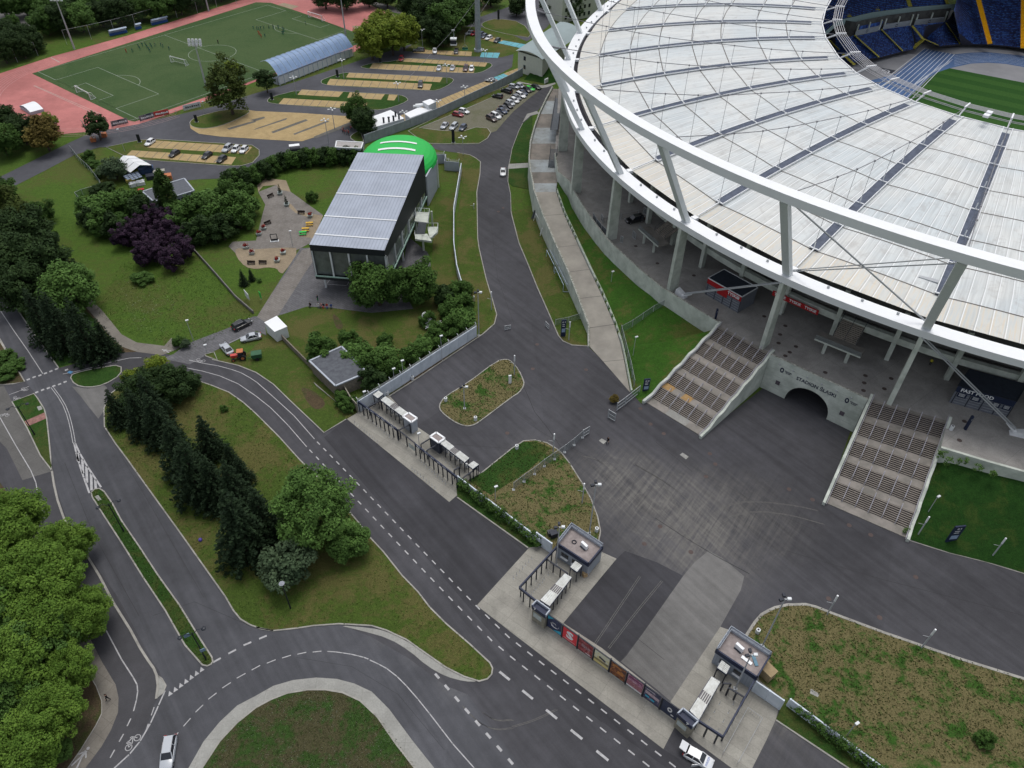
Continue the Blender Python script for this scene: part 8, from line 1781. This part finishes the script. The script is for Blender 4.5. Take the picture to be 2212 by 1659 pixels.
# ---- plaza furniture
WOOD=plain('dark_bench_wood',(.04,.03,.025),.7);PLANT=plain('planter_box',(.40,.46,.44),.7)
for i,(s,rz)in enumerate((('130,45',.9),('392,190',0),('105,280',.8),('60,622',0),('-40,625',0))):
 p=G(*T(1,1,s)[0],0);b=empty('bench',(p.x,p.y,0),rz,'dark park bench on the plaza, %s from the top'%ORD[i],'bench','dark park benches on the plaza');mb=MB();mb.box((0,0,.4),(2.0,.5,.08));mb.build('seat',WOOD,b);mb=MB();mb.box((0,.28,.5),(2.0,.08,.45));mb.build('backrest',WOOD,b)
 for x in(-.8,.8):mb=MB();mb.box((x,0,0),(.1,.5,.4));mb.build('leg',WOOD,b)
for i,(c,r,s,fl)in enumerate(((1,1,'210,20',0),(1,1,'268,118',0),(1,1,'470,215',1),(1,1,'70,320',1),(1,1,'238,532',1),(1,1,'185,600',1),(0,1,'2128,485',1),(0,1,'2180,535',1),(1,1,'28,370',1))):
 p=G(*T(c,r,s)[0],0);b=empty('planter',(p.x,p.y,0),.2,('planter with red flowers' if fl else 'planter with a small cone of thuja')+' on the plaza, %s counted from the top'%ORD[i],'planter','planters on the plaza');mb=MB();mb.hexa([(-.5,-.5,0),(.5,-.5,0),(.5,.5,0),(-.5,.5,0)],[(-.7,-.7,.7),(.7,-.7,.7),(.7,.7,.7),(-.7,.7,.7)]);mb.build('box',PLANT,b)
 me=leafmesh('plants',[(random.uniform(-.4,.4),random.uniform(-.4,.4),.85+random.random()*.3,.35)for _ in range(9)],L_FLOW,.22,160,i)if fl else leafmesh('plants',[(0,0,.8+.3*k,.5*(1-k/9)+.1)for k in range(9)],L_FIR,.2,200,i)
 o=bpy.data.objects.new('plants',me);COL.objects.link(o);o.parent=b
for i,(s,m)in enumerate((('465,285',plain('yellow_table',(.62,.38,.04),.5)),('430,333',MATS['yellow_table']),('408,365',GREEN))):
 p=G(*T(1,1,s)[0],0);b=empty('picnic_table',(p.x,p.y,0),.15,['yellow picnic table nearest the museum wall','yellow picnic table left of another yellow one','green picnic table beside the yellow tables'][i],'picnic table');mb=MB();mb.box((0,0,.72),(1.9,.8,.07));mb.build('table_top',m,b)
 for y in(-.75,.75):mb=MB();mb.box((0,y,.42),(1.9,.3,.06));mb.build('bench',m,b)
 for x in(-.7,.7):mb=MB();mb.box((x,0,0),(.08,1.6,.1));mb.bar((x,-.5,0),(x,-.15,.75),.08,.08);mb.bar((x,.5,0),(x,.15,.75),.08,.08);mb.build('leg',DSTEEL,b)
p=G(*T(1,1,'162,425')[0],0);b=empty('display_frame',(p.x,p.y,0),.2,'upright dark display frame standing on the plaza','frame');mb=MB();mb.path([(-.8,0,0),(-.8,0,2.1),(.8,0,2.1),(.8,0,0)],.1,5);mb.build('frame',BLACKC,b);mb=MB();mb.box((0,0,0),(2.2,.9,.12));mb.build('foot',WMET,b);mb=MB();mb.box((0,0,.2),(1.4,.1,.5));mb.build('panel',BLACKC,b)
for c,r,s,l,m in((0,1,'2135,900','white board on posts behind the low concrete wall',WMET),(1,1,'38,900','green flag board at the edge of the museum drive',GREEN)):p=G(*T(c,r,s)[0],1.4);b=empty('notice_board',(p.x,p.y,0),-.9,l,'board');mb=MB();mb.box((0,0,.9),(2.4 if m is WMET else 1.0,.1,1.7));mb.build('panel',m,b);mb=MB();mb.tube((-.9 if m is WMET else-.4,.08,0),(-.9 if m is WMET else-.4,.08,2.4),.06,.06,5);mb.build('post',GREYST,b)
p=G(929,705,0);sc_=empty('white_sculpture',(p.x,p.y,0),.3,'striped white ribbed sculpture among the shrubs of the museum lawn','sculpture');mb=MB()
for k in range(7):mb.path([(-1.3+.1*k,-1.6+.45*k,.9+.1*k),(-.2+.1*k,-1.8+.45*k,1.5+.1*k),(1.0+.05*k,-1.5+.45*k,.9)],.1,5)
mb.build('ribs',WMET,sc_);mb=MB()
for k in range(4):mb.path([(1.0,-1.6+.6*k,.5),(2.8,-1.2+.6*k,.6)],.09,5);mb.tube((2.8-.3*k,-1.2+.6*k,0),(2.8-.3*k,-1.2+.6*k,.6),.06,.06,4)
mb.build('bars',WMET,sc_);mb=MB();mb.sphere((-.6,2.2,1.6),.8,10,7,0,1.1);mb.build('head',WMET,sc_)
for i,s in enumerate(('810,1220','905,1180')):p=G(*T(0,0,s)[0],0);b=empty('road_barrier',(p.x,p.y,0),.3,['raised barrier on the access road, left one','raised barrier on the access road, right one'][i],'barrier');mb=MB();mb.box((0,0,0),(1.5,1.5,1.2));mb.build('housing',ORNG,b);mb=MB();mb.bar((0,0,1.0),(-1.5,.6,7),.18,.18);mb.build('boom',plain('pale_boom',(.6,.55,.45),.6),b)
# ================================================================ VEHICLES
TYR=plain('tyre',(.02,.02,.022),.9);RIM=plain('rim',(.4,.4,.42),.35,metal=.5);LAMPW=plain('headlamp_glass',(.6,.62,.65),.15);LAMPR=plain('tail_lamp_red',(.35,.015,.015),.3);CGL=glassy('car_glass',(.03,.035,.045),.08)
def paint(name,c):
 if name in MATS:return MATS[name]
 m,t,b=_nodes(name);b.inputs['Base Color'].default_value=(*c,1);b.inputs['Roughness'].default_value=.28;b.inputs['Coat Weight'].default_value=.6;b.inputs['Coat Roughness'].default_value=.08;MATS[name]=m;return m
PNT={k:paint('car_paint_'+k,c)for k,c in dict(white=(.72,.74,.76),silver=(.42,.45,.49),grey=(.14,.15,.17),black=(.012,.013,.016),blue=(.03,.05,.10),red=(.28,.015,.025),green=(.05,.55,.06),brown=(.06,.035,.03),darkred=(.05,.01,.015)).items()}
CARM={}
def carmesh(kind):
 """body shell and glasshouse from side profiles; x forward"""
 if kind in CARM:return CARM[kind]
 L={'hatch':4.1,'sedan':4.6,'suv':4.7,'estate':4.75}[kind];Wd={'suv':1.88}.get(kind,1.78);hb={'suv':.98}.get(kind,.86);hr={'suv':1.66,'sedan':1.43}.get(kind,1.48);x0,x1=-L/2,L/2
 bm_=bmesh.new()
 secs=[]
 prof={'hatch':[(0,.62,.35,.62),(.04,.82,.25,.8),(.14,.89,.22,.9),(.5,.89,.2,.9),(.72,.89,.2,.88),(.9,.84,.22,.74),(.97,.72,.26,.62),(1,.55,.33,.52)],
   'sedan':[(0,.6,.38,.66),(.03,.8,.28,.84),(.18,.88,.22,.9),(.5,.89,.2,.88),(.72,.89,.2,.85),(.9,.84,.22,.72),(.975,.7,.27,.6),(1,.52,.34,.5)]}
 pr_=prof['hatch' if kind in('hatch','suv','estate')else 'sedan'];rings=[]
 for f,hw,zb,zt in pr_:
  x=x0+L*f;k=Wd/1.78;s=hb/.86;y=hw*k;ring=[(-y*.86,zb),(-y,zb+.14),(-y*1.0,zb+.34*s+.1),(-y*.95,zt*s*.93),(-y*.8,zt*s),(y*.8,zt*s),(y*.95,zt*s*.93),(y*1.0,zb+.34*s+.1),(y,zb+.14),(y*.86,zb)]
  rings.append([bm_.verts.new((x,yy,zz))for yy,zz in ring])
 for a,b in zip(rings[:-1],rings[1:]):
  for i in range(10):bm_.faces.new((a[i],a[(i+1)%10],b[(i+1)%10],b[i]))
 bm_.faces.new(rings[0]);bm_.faces.new(rings[-1][::-1])
 g={'hatch':(.04,.13,.55,.72),'sedan':(.12,.28,.55,.72),'suv':(.03,.1,.56,.73),'estate':(.02,.08,.56,.72)}[kind];zb=hb*.985;y0,y1=Wd*.44,Wd*.36
 xr0,xt0,xt1,xf1=[x0+L*v for v in g]
 roof=[(xt0,-y1,hr-.04),(xt0+.12,-y1*.9,hr),(xt1-.1,-y1*.9,hr),(xt1,-y1,hr-.05),(xt1,y1,hr-.05),(xt1-.1,y1*.9,hr),(xt0+.12,y1*.9,hr),(xt0,y1,hr-.04)]
 vs=[bm_.verts.new(p)for p in roof];bm_.faces.new(vs);lo=[bm_.verts.new((p[0]*1.0,p[1]*1.02,p[2]-.06))for p in roof]
 for i in range(8):bm_.faces.new((vs[i],lo[i],lo[(i+1)%8],vs[(i+1)%8]))
 body=bpy.data.meshes.new('body');bmesh.ops.recalc_face_normals(bm_,faces=bm_.faces);bm_.to_mesh(body);bm_.free()
 mb=MB();
 for s in(-1,1):
  for xa,xb in(((xr0,zb),(xt0+.02,hr-.06)),((xr0+(xf1-xr0)*.45,zb),(xr0+(xf1-xr0)*.45,hr-.06)),((xf1,zb),(xt1-.02,hr-.06))):mb.bar((xa[0],s*y0,xa[1]),(xb[0],s*y1,xb[1]),.09,.07)
 base=len(body.vertices);me2=bpy.data.meshes.new('p');me2.from_pydata(mb.v,[],mb.f);b3=bmesh.new();b3.from_mesh(body);b3.from_mesh(me2);b3.to_mesh(body);b3.free();bpy.data.meshes.remove(me2)
 for p in body.polygons:p.use_smooth=True
 try:body.set_sharp_from_angle(angle=radians(40))
 except Exception:pass
 mb=MB();e=.012
 lo=[(xr0,-y0,zb),(xf1,-y0,zb),(xf1,y0,zb),(xr0,y0,zb)];hi=[(xt0+e,-y1+e,hr-.07),(xt1-e,-y1+e,hr-.07),(xt1-e,y1-e,hr-.07),(xt0+e,y1-e,hr-.07)];mb.hexa(lo,hi)
 gl=bpy.data.meshes.new('window');gl.from_pydata(mb.v,[],mb.f)
 mb=MB();mb.tube((0,-.11,0),(0,.11,0),.32,.32,14);ty=bpy.data.meshes.new('wheel');ty.from_pydata(mb.v,[],mb.f)
 mb=MB();mb.tube((0,-.118,0),(0,.118,0),.2,.2,10);ri=bpy.data.meshes.new('rim');ri.from_pydata(mb.v,[],mb.f);ri.materials.append(RIM)
 mb=MB();mb.box((0,0,0),(.16,.34,.14));hl=bpy.data.meshes.new('headlight');hl.from_pydata(mb.v,[],mb.f);hl.materials.append(LAMPW);tl=hl.copy();tl.name='tail_light';tl.materials.clear();tl.materials.append(LAMPR)
 gl.materials.append(CGL);ty.materials.append(TYR)
 CARM[kind]=(body,gl,ty,ri,hl,tl,L,Wd,hb);return CARM[kind]
BODYC={}
def car(x,y,x2,y2,kind,col,label,z=0.0,group=None,scale=1.0,small=False,name='parked_car'):
 """centre of the car and a point ahead of its nose, both on the ground"""
 body,gl,ty,ri,hl,tl,L,Wd,hb=carmesh(kind);key=(kind,col)
 if key not in BODYC:m=body.copy();m.name='body';m.materials.clear();m.materials.append(PNT[col]);BODYC[key]=m
 c=G(x,y,z+.6);c.z=z;f=G(x2,y2,z+.6);rz=atan2(f.y-c.y,f.x-c.x);r=empty(name,c,rz,label,'car',group);r.scale=(scale,)*3
 def add(n,me,loc=(0,0,0)):o=bpy.data.objects.new(n,me);COL.objects.link(o);o.parent=r;o.location=loc;return o
 add('body',BODYC[key]);add('window',gl)
 for sx in(-.31,.32):
  for sy in(-1,1):
   w_=add('wheel',ty,(L*sx,sy*(Wd/2-.12),.32))
   if not small:o=bpy.data.objects.new('rim',ri);COL.objects.link(o);o.parent=w_
 for sy in(-1,1):add('headlight',hl,(L*.475,sy*Wd*.33,hb*.66));add('tail_light',tl,(-L*.485,sy*Wd*.38,hb*.8))
 if kind=='suv' or kind=='estate':
  if 'rails' not in CARM:mb=MB();mb.bar((-.9,0,0),(.5,0,0),.05,.05);m=bpy.data.meshes.new('roof_rail');m.from_pydata(mb.v,[],mb.f);m.materials.append(RIM);CARM['rails']=m
  for sy in(-1,1):add('roof_rail',CARM['rails'],(-.25,sy*Wd*.33,{'suv':1.69}.get(kind,1.5)))
 return r
def ct(c,r,s,d,*a,**k):(x,y),=T(c,r,s);(u,v),=T(c,r,d);return car(x,y,u,v,*a,**k)
e1=ct(0,3,'1452,1530','1425,1700','estate','silver','grey estate car driving down the curve at the bottom left',name='moving_car')
e2=ct(2,3,'1612,1568','1760,1650','hatch','white','white patrol hatchback with open tailgate and door at the bottom',name='moving_car')
mb=MB();mb.bar((-2.0,-.62,1.45),(-2.75,-.62,1.75),.05,.05);mb.hexa([(-1.75,-.68,1.44),(-1.75,.68,1.44),(-2.75,.6,1.78),(-2.75,-.6,1.78)],[(-1.75,-.68,1.5),(-1.75,.68,1.5),(-2.75,.6,1.84),(-2.75,-.6,1.84)]);mb.build('open_tailgate',PNT['white'],e2)
mb=MB();mb.hexa([(.45,-.9,.35),(-.45,-1.55,.35),(-.48,-1.5,.35),(.45,-.85,.35)],[(.45,-.9,.98),(-.45,-1.55,.98),(-.48,-1.5,.98),(.45,-.85,.98)]);mb.build('open_door',PNT['white'],e2)
mb=MB();mb.box((-1.86,0,.55),(.3,1.2,.5));mb.build('boot_interior',BLK,e2);text_on('POLICJA',.36,Vector((1.25,0,.885)),(0,1,0),(-1,0,0),plain('blue_letters',(.02,.12,.5),.4),e2,ext=.004)
car(1371,474,1340,480,'suv','black','black sport utility car parked on the terrace',z=8.0,scale=1.08)
ct(0,1,'2090,1145','2180,1100','suv','black','black car on the museum drive nearest the low wall');ct(1,1,'-45,1255','-140,1275','sedan','silver','silver saloon on the museum drive beside the white cabin');ct(0,1,'1958,1352','1905,1290','sedan','silver','pale silver saloon beside the orange tractor')
car(1086.7,371,1086,385,'sedan','white','lone white car driving on the inner road',name='moving_car')
for s,d,k,c,l in(('1295,1230','1260,1255','hatch','white','white hatchback alone at the left end of the upper left bays'),('1505,1328','1470,1350','hatch','black','black hatchback in the second row of the upper left bays'),('1787,1343','1755,1365','hatch','black','dark hatchback left of a similar one in the upper left bays'),('1915,1375','1880,1400','hatch','black','dark hatchback at the right end of the second row'),('1965,1282','1930,1310','suv','silver','silver grey car left of two white ones'),('2037,1288','2005,1318','hatch','white','white hatchback between silver grey and white neighbours'),('2107,1293','2075,1325','hatch','white','white hatchback rightmost in the upper left bays')):ct(0,0,s,d,k,c,l,small=True,group='cars in the upper left parking bays')
for s,d,k,c,l in(('1408,430','1340,430','estate','grey','grey car at the left end of the top parking row'),('1545,440','1545,480','hatch','white','white car with doors open in the top parking row'),('1730,445','1720,480','hatch','black','black car in the top parking row'),('1255,505','1240,540','hatch','red','red car at the left end of the second parking row'),('1582,587','1570,620','sedan','silver','silver saloon in the long yellow row, left one'),('1698,585','1685,615','sedan','silver','silver saloon alone in the middle of the yellow row'),('1812,592','1800,620','suv','darkred','dark maroon car beside a white one'),('1862,592','1855,622','hatch','white','white car beside the dark maroon one'),('1421,732','1415,765','suv','black','black car alone in the middle car park island'),('2030,692','1960,690','sedan','grey','grey pickup parked on the blue bays by the wall'),('1847,285','1800,295','hatch','silver','silver car leftmost beside the cableway pylon'),('1885,290','1850,305','hatch','red','white and red car behind the cableway pylon'),('1942,295','1910,310','hatch','blue','blue car just right of the cableway pylon'),('1970,312','1940,330','hatch','blue','dark blue car next to a white one by the pylon'),('2012,327','1975,345','hatch','white','white car with open boot right of the pylon'),('2083,350','2050,370','hatch','black','black car at the right end of the pylon row')):ct(1,0,s,d,k,c,l,small=True,group='cars in the large car park')
for s,d,k,c,l in(('1630,1083','1600,1115','sedan','silver','silver saloon, left of three at the lawn edge'),('1708,1092','1678,1122','estate','silver','silver estate, middle of three at the lawn edge'),('1787,1102','1757,1132','hatch','blue','dark hatchback, right of three at the lawn edge'),('1745,988','1800,1000','hatch','red','red hatchback in the grass paver parking'),('1797,960','1850,975','hatch','white','white hatchback behind the red one'),('2088,830','2040,820','hatch','black','black hatchback near the grey wall'),('2165,785','2120,772','suv','black','black car up the row along the grey wall')):ct(1,0,s,d,k,c,l,small=True,group='cars in the grass paver parking')
cols=[('brown','suv'),('white','suv'),('black','sedan'),('blue','sedan'),('black','sedan'),('black','hatch'),('silver','hatch'),('white','hatch'),('grey','hatch'),('white','estate'),('blue','sedan'),('black','hatch')]
A_=(1062,256);B_=(1136,194)
for i,(c,k)in enumerate(cols):
 f=i/(len(cols)-1);x=A_[0]+(B_[0]-A_[0])*f+2.5*(i%2);y=A_[1]+(B_[1]-A_[1])*f
 car(x,y,x+10,y+5,k,c,'%s car in the tight diagonal row, %s from its lower end'%({'blue':'dark blue','grey':'dark grey'}.get(c,c),ORD[i]),small=True,group='cars in the tight diagonal row')
car(1110,187,1121,189,'hatch','silver','silver car at the top of the grass paver parking',small=True);car(1143,191,1154,194,'sedan','green','bright green sports saloon at the top of the grass paver parking',small=True);car(1158,188,1168,191,'hatch','black','black car right of the bright green one',small=True);car(1124,186,1133,189,'hatch','silver','silver car between another silver one and the green one',small=True)
p=G(*T(0,1,'2085,1440')[0],0);q_=G(*T(0,1,'2020,1450')[0],0);tr=empty('tractor',(p.x,p.y,0),atan2(q_.y-p.y,q_.x-p.x),'small orange red tractor on the grass beside the drive','tractor');TRR=paint('tractor_red',(.55,.045,.03))
mb=MB();mb.box((1.25,0,.75),(1.5,.75,.65));mb.build('body',TRR,tr);mb=MB();mb.box((.05,0,.55),(1.5,.8,.35));mb.build('chassis',DSTEEL,tr);mb=MB();mb.hexa([(-.7,-.65,.9),(.5,-.65,.9),(.5,.65,.9),(-.7,.65,.9)],[(-.6,-.55,2.1),(.35,-.55,2.1),(.35,.55,2.1),(-.6,.55,2.1)]);mb.build('cab_glass',CGL,tr);mb=MB();mb.box((-.12,0,2.1),(1.35,1.35,.16));mb.build('cab_roof',ORNG,tr)
for x,rd,w_ in((-.45,.72,.4),(1.55,.42,.28)):
 for s in(-1,1):mb=MB();mb.tube((x,s*.75-w_/2,rd),(x,s*.75+w_/2,rd),rd,rd,14);o=mb.build('wheel',TYR,tr);mb=MB();mb.tube((x,s*.75-w_/2-.01,rd),(x,s*.75+w_/2+.01,rd),rd*.5,rd*.5,10);mb.build('rim',ORNG,o)
p=G(*T(1,1,'15,1440')[0],0);tl_=empty('trailer',(p.x,p.y,0),tr.rotation_euler[2],'small green box trailer behind the tractor','trailer');mb=MB();mb.hexa([(-1,-.7,.6),(1,-.7,.6),(1,.7,.6),(-1,.7,.6)],[(-1.1,-.8,1.7),(1.1,-.8,1.7),(1.1,.8,1.7),(-1.1,.8,1.7)]);mb.bar((1,0,.6),(2,0,.5),.12,.12);mb.build('box',plain('trailer_green',(.04,.12,.06),.6),tl_)
for s in(-1,1):mb=MB();mb.tube((0,s*.8-.1,.4),(0,s*.8+.1,.4),.4,.4,12);mb.build('wheel',TYR,tl_)
p=G(*T(1,0,'340,1305')[0],0);gc=empty('golf_cart',(p.x,p.y,0),.3,'white roofed buggy parked behind the hedge','buggy');mb=MB();mb.box((0,0,1.9),(3.2,1.5,.1));mb.build('roof',WHITE,gc);mb=MB();mb.box((0,0,.4),(3.0,1.3,.5));mb.build('body',DSTEEL,gc);mb=MB();[mb.tube((x,y,.8),(x,y,1.9),.05,.05,4)for x in(-1.4,1.4)for y in(-.6,.6)];mb.build('roof_post',DSTEEL,gc)
for x in(-1,1):
 for y in(-.6,.6):mb=MB();mb.tube((x,y-.1,.3),(x,y+.1,.3),.3,.3,10);mb.build('wheel',TYR,gc)
p=G(*T(1,0,'700,1250')[0],0)
p=G(734,603,0);mc=empty('exhibit_machine',(p.x,p.y,.1),.1,'dark machine with red tank shown inside a marked square under the museum','machine');mb=MB()
for x in(-1.1,1.1):[mb.tube((x+.55*cos(a),0,.55+.55*sin(a)),(x+.55*cos(a+.6),0,.55+.55*sin(a+.6)),.12,.12,5)for a in[k*.6 for k in range(11)]]
mb.build('wheel',TYR,mc);mb=MB();mb.box((0,0,.5),(1.6,.6,.7));mb.build('engine',DSTEEL,mc);mb=MB();mb.sphere((.5,0,1.3),.5,10,6,0,.6);mb.build('tank',REDP,mc)
mk2=MB();line_w(mk2,T(1,1,'610,797 665,722 825,738 785,810 610,797'),.22,.045);tag(mk2.build('square_marking',PAINT),kind='structure')
# ================================================================ PEOPLE
PM={}
def personmesh(pose):
 if pose in PM:return PM[pose]
 walk=pose=='walk';sit=pose=='sit';hz=.55 if sit else.95
 v=[(0,0,hz)];e=[];rd=[.155]
 def add(p,r,par):v.append(p);rd.append(r);e.append((par,len(v)-1));return len(v)-1
 c=add((0,0,hz+.28),.14,0);s=add((0,0,hz+.48),.155,c);nk=add((0,0,hz+.6),.06,s);hd=add((0,.02,hz+.72),.105,nk);add((0,.02,hz+.80),.08,hd)
 for sd in(-1,1):
  st=(.18*sd if walk else.0)
  sh=add((sd*.19,0,hz+.46),.065,s);el=add((sd*.27,-st*.8,hz+.18),.048,sh);wr=add((sd*.28,.1+-st*1.2,hz-.05),.036,el);add((sd*.28,.12-st*1.3,hz-.15),.03,wr)
  hp=add((sd*.10,0,hz-.06),.10,0)
  if sit:kn=add((sd*.13,.42,hz-.03),.075,hp);an_=add((sd*.13,.46,.08),.05,kn);add((sd*.13,.62,.04),.045,an_)
  else:kn=add((sd*.11,st*.9+.03,hz*.52),.07,hp);an_=add((sd*.11,st*1.3-.02,.09),.048,kn);add((sd*.12,st*1.3+.16,.04),.042,an_)
 me=bpy.data.meshes.new('person');me.from_pydata(v,e,[]);o=bpy.data.objects.new('tmp',me);COL.objects.link(o);md=o.modifiers.new('s','SKIN');o.modifiers.new('b','SUBSURF').levels=1
 for i,r in enumerate(rd):me.skin_vertices[0].data[i].radius=(r,r)
 me.skin_vertices[0].data[0].use_root=True
 bpy.context.view_layer.update();out=bpy.data.meshes.new_from_object(o.evaluated_get(bpy.context.evaluated_depsgraph_get()));bpy.data.objects.remove(o)
 idx=[]
 for p in out.polygons:
  z=p.center.z;y=p.center.y;x=abs(p.center.x)
  if z>hz+.76 or(z>hz+.64 and y<0):k=3
  elif z>hz+.56:k=0
  elif x>.235 and z<hz+.12:k=0
  elif z>hz+.02:k=1
  elif z<.08:k=4
  else:k=2
  idx.append(k)
 PM[pose]=(out,idx);return PM[pose]
SKIN=plain('skin',(.45,.27,.19),.6,var=.02);HAIR=plain('dark_hair',(.03,.02,.015),.8);SHOE=plain('shoe_black',(.02,.02,.02),.7);CL={k:plain('cloth_'+k,c,.85,var=.05)for k,c in dict(black=(.012,.012,.015),dark=(.03,.035,.05),white=(.6,.6,.6),red=(.4,.04,.03),blue=(.04,.1,.3),teal=(.02,.14,.10),green=(.03,.2,.08),yellow=(.6,.55,.05),grey=(.15,.16,.18),pink=(.5,.25,.25),orange=(.5,.1,.03)).items()}
PMC={}
def person(x,y,shirt,trs,label,pose='stand',rz=None,z=0.0,group=None,zs=0.0):
 key=(pose,shirt,trs)
 if key not in PMC:
  src,idx=personmesh(pose);m=src.copy();m.name='person';m.materials.clear()
  for mm in(SKIN,CL[shirt],CL[trs],HAIR,SHOE):m.materials.append(mm)
  m.polygons.foreach_set('material_index',idx);m.polygons.foreach_set('use_smooth',[True]*len(idx));PMC[key]=m
 p=G(x,y,z);o=bpy.data.objects.new('person',PMC[key]);COL.objects.link(o);o.location=(p.x,p.y,z+zs);o.rotation_euler=(0,0,random.uniform(0,6.28)if rz is None else rz);o.scale=(1.04,)*3;return tag(o,label,'person',group)
person(1312.5,958,'black','black','person in black walking across the forecourt','walk',2.6);person(235,1512,'black','black','person in black walking on the park footpath','walk',2.4);person(687,650,'dark','green','person in dark clothes standing on the plaza paving','stand')
for i,(x,s,t_)in enumerate(((671,'black','black'),(688,'white','grey'),(695,'pink','dark'),(700,'dark','red'),(707,'red','blue'),(716,'blue','dark'))):person(x,663+i*.5,s,t_,'person sitting at the edge of the museum lawn, %s from the left'%ORD[i],'sit',random.uniform(2.6,3.6),group='people sitting at the edge of the museum lawn')
for i,(u,v)in enumerate(((825,1225),(868,1195),(880,1190))):person(*T(0,0,'%d,%d'%(u,v))[0],'white','black','person by the raised barriers, %s from the left'%ORD[i],'stand',group='people by the raised barriers')
rnd=random.Random(9)
for i,(u,v)in enumerate(((750,1150),(765,1160),(780,1165),(795,1160),(805,1170),(820,1130),(830,1125),(850,1120),(860,1110),(875,1115),(885,1105),(757,1135))):person(*T(1,0,'%d,%d'%(u,v))[0],'red' if i%3 else 'pink','dark','person in the reddish clad group by the site cabins, %s of them'%ORD[i],'stand',group='reddish clad group by the site cabins')
for i,(u,v)in enumerate(((1148,455),(1200,415),(1215,435),(1235,405),(1262,400),(1275,420),(1290,440),(1300,455),(1305,405),(1315,420),(1345,405),(1395,405),(1412,415),(1465,435))):person(*T(0,0,'%d,%d'%(u,v))[0],'teal','teal','player in dark green in the left training group, %s of them'%ORD[i],'walk',group='players of the left training group')
person(*T(0,0,'1093,455')[0],'orange','red','person in red beside the left training group','stand');person(*T(0,0,'1888,380')[0],'black','black','person in black near the centre circle','stand');person(*T(1,0,'432,215')[0],'teal','black','lone player near the far penalty area','stand')
for i,(u,v)in enumerate(((-20,255),(10,260),(25,262),(45,260),(70,255),(115,250),(150,245),(155,255),(195,250),(235,265),(245,275),(230,300),(240,300),(80,325))):person(*T(1,0,'%d,%d'%(u,v))[0],'teal','teal','player in dark green in the right training group, %s of them'%ORD[i],'walk',group='players of the right training group')
for i,(u,v)in enumerate(((25,300),(38,310),(48,330))):person(*T(1,0,'%d,%d'%(u,v))[0],'orange','red','player in red beside the right training group, %s of them'%ORD[i],'walk',group='players in red on the pitch')
person(*T(3,1,'1395,1500')[0],'yellow','black','person in a yellow vest in the shade under the roof','stand',z=8.0)
for c,r,s,l in((0,2,'1735,1355','small purple scrap on the island lawn'),):p=G(*T(c,r,s)[0],0);mb=MB();mb.sphere((0,0,.2),.35,7,5);o=mb.build('plastic_bag',plain('purple_plastic',(.12,.08,.4),.5));o.location=(p.x,p.y,.1);tag(o,l,'bag')
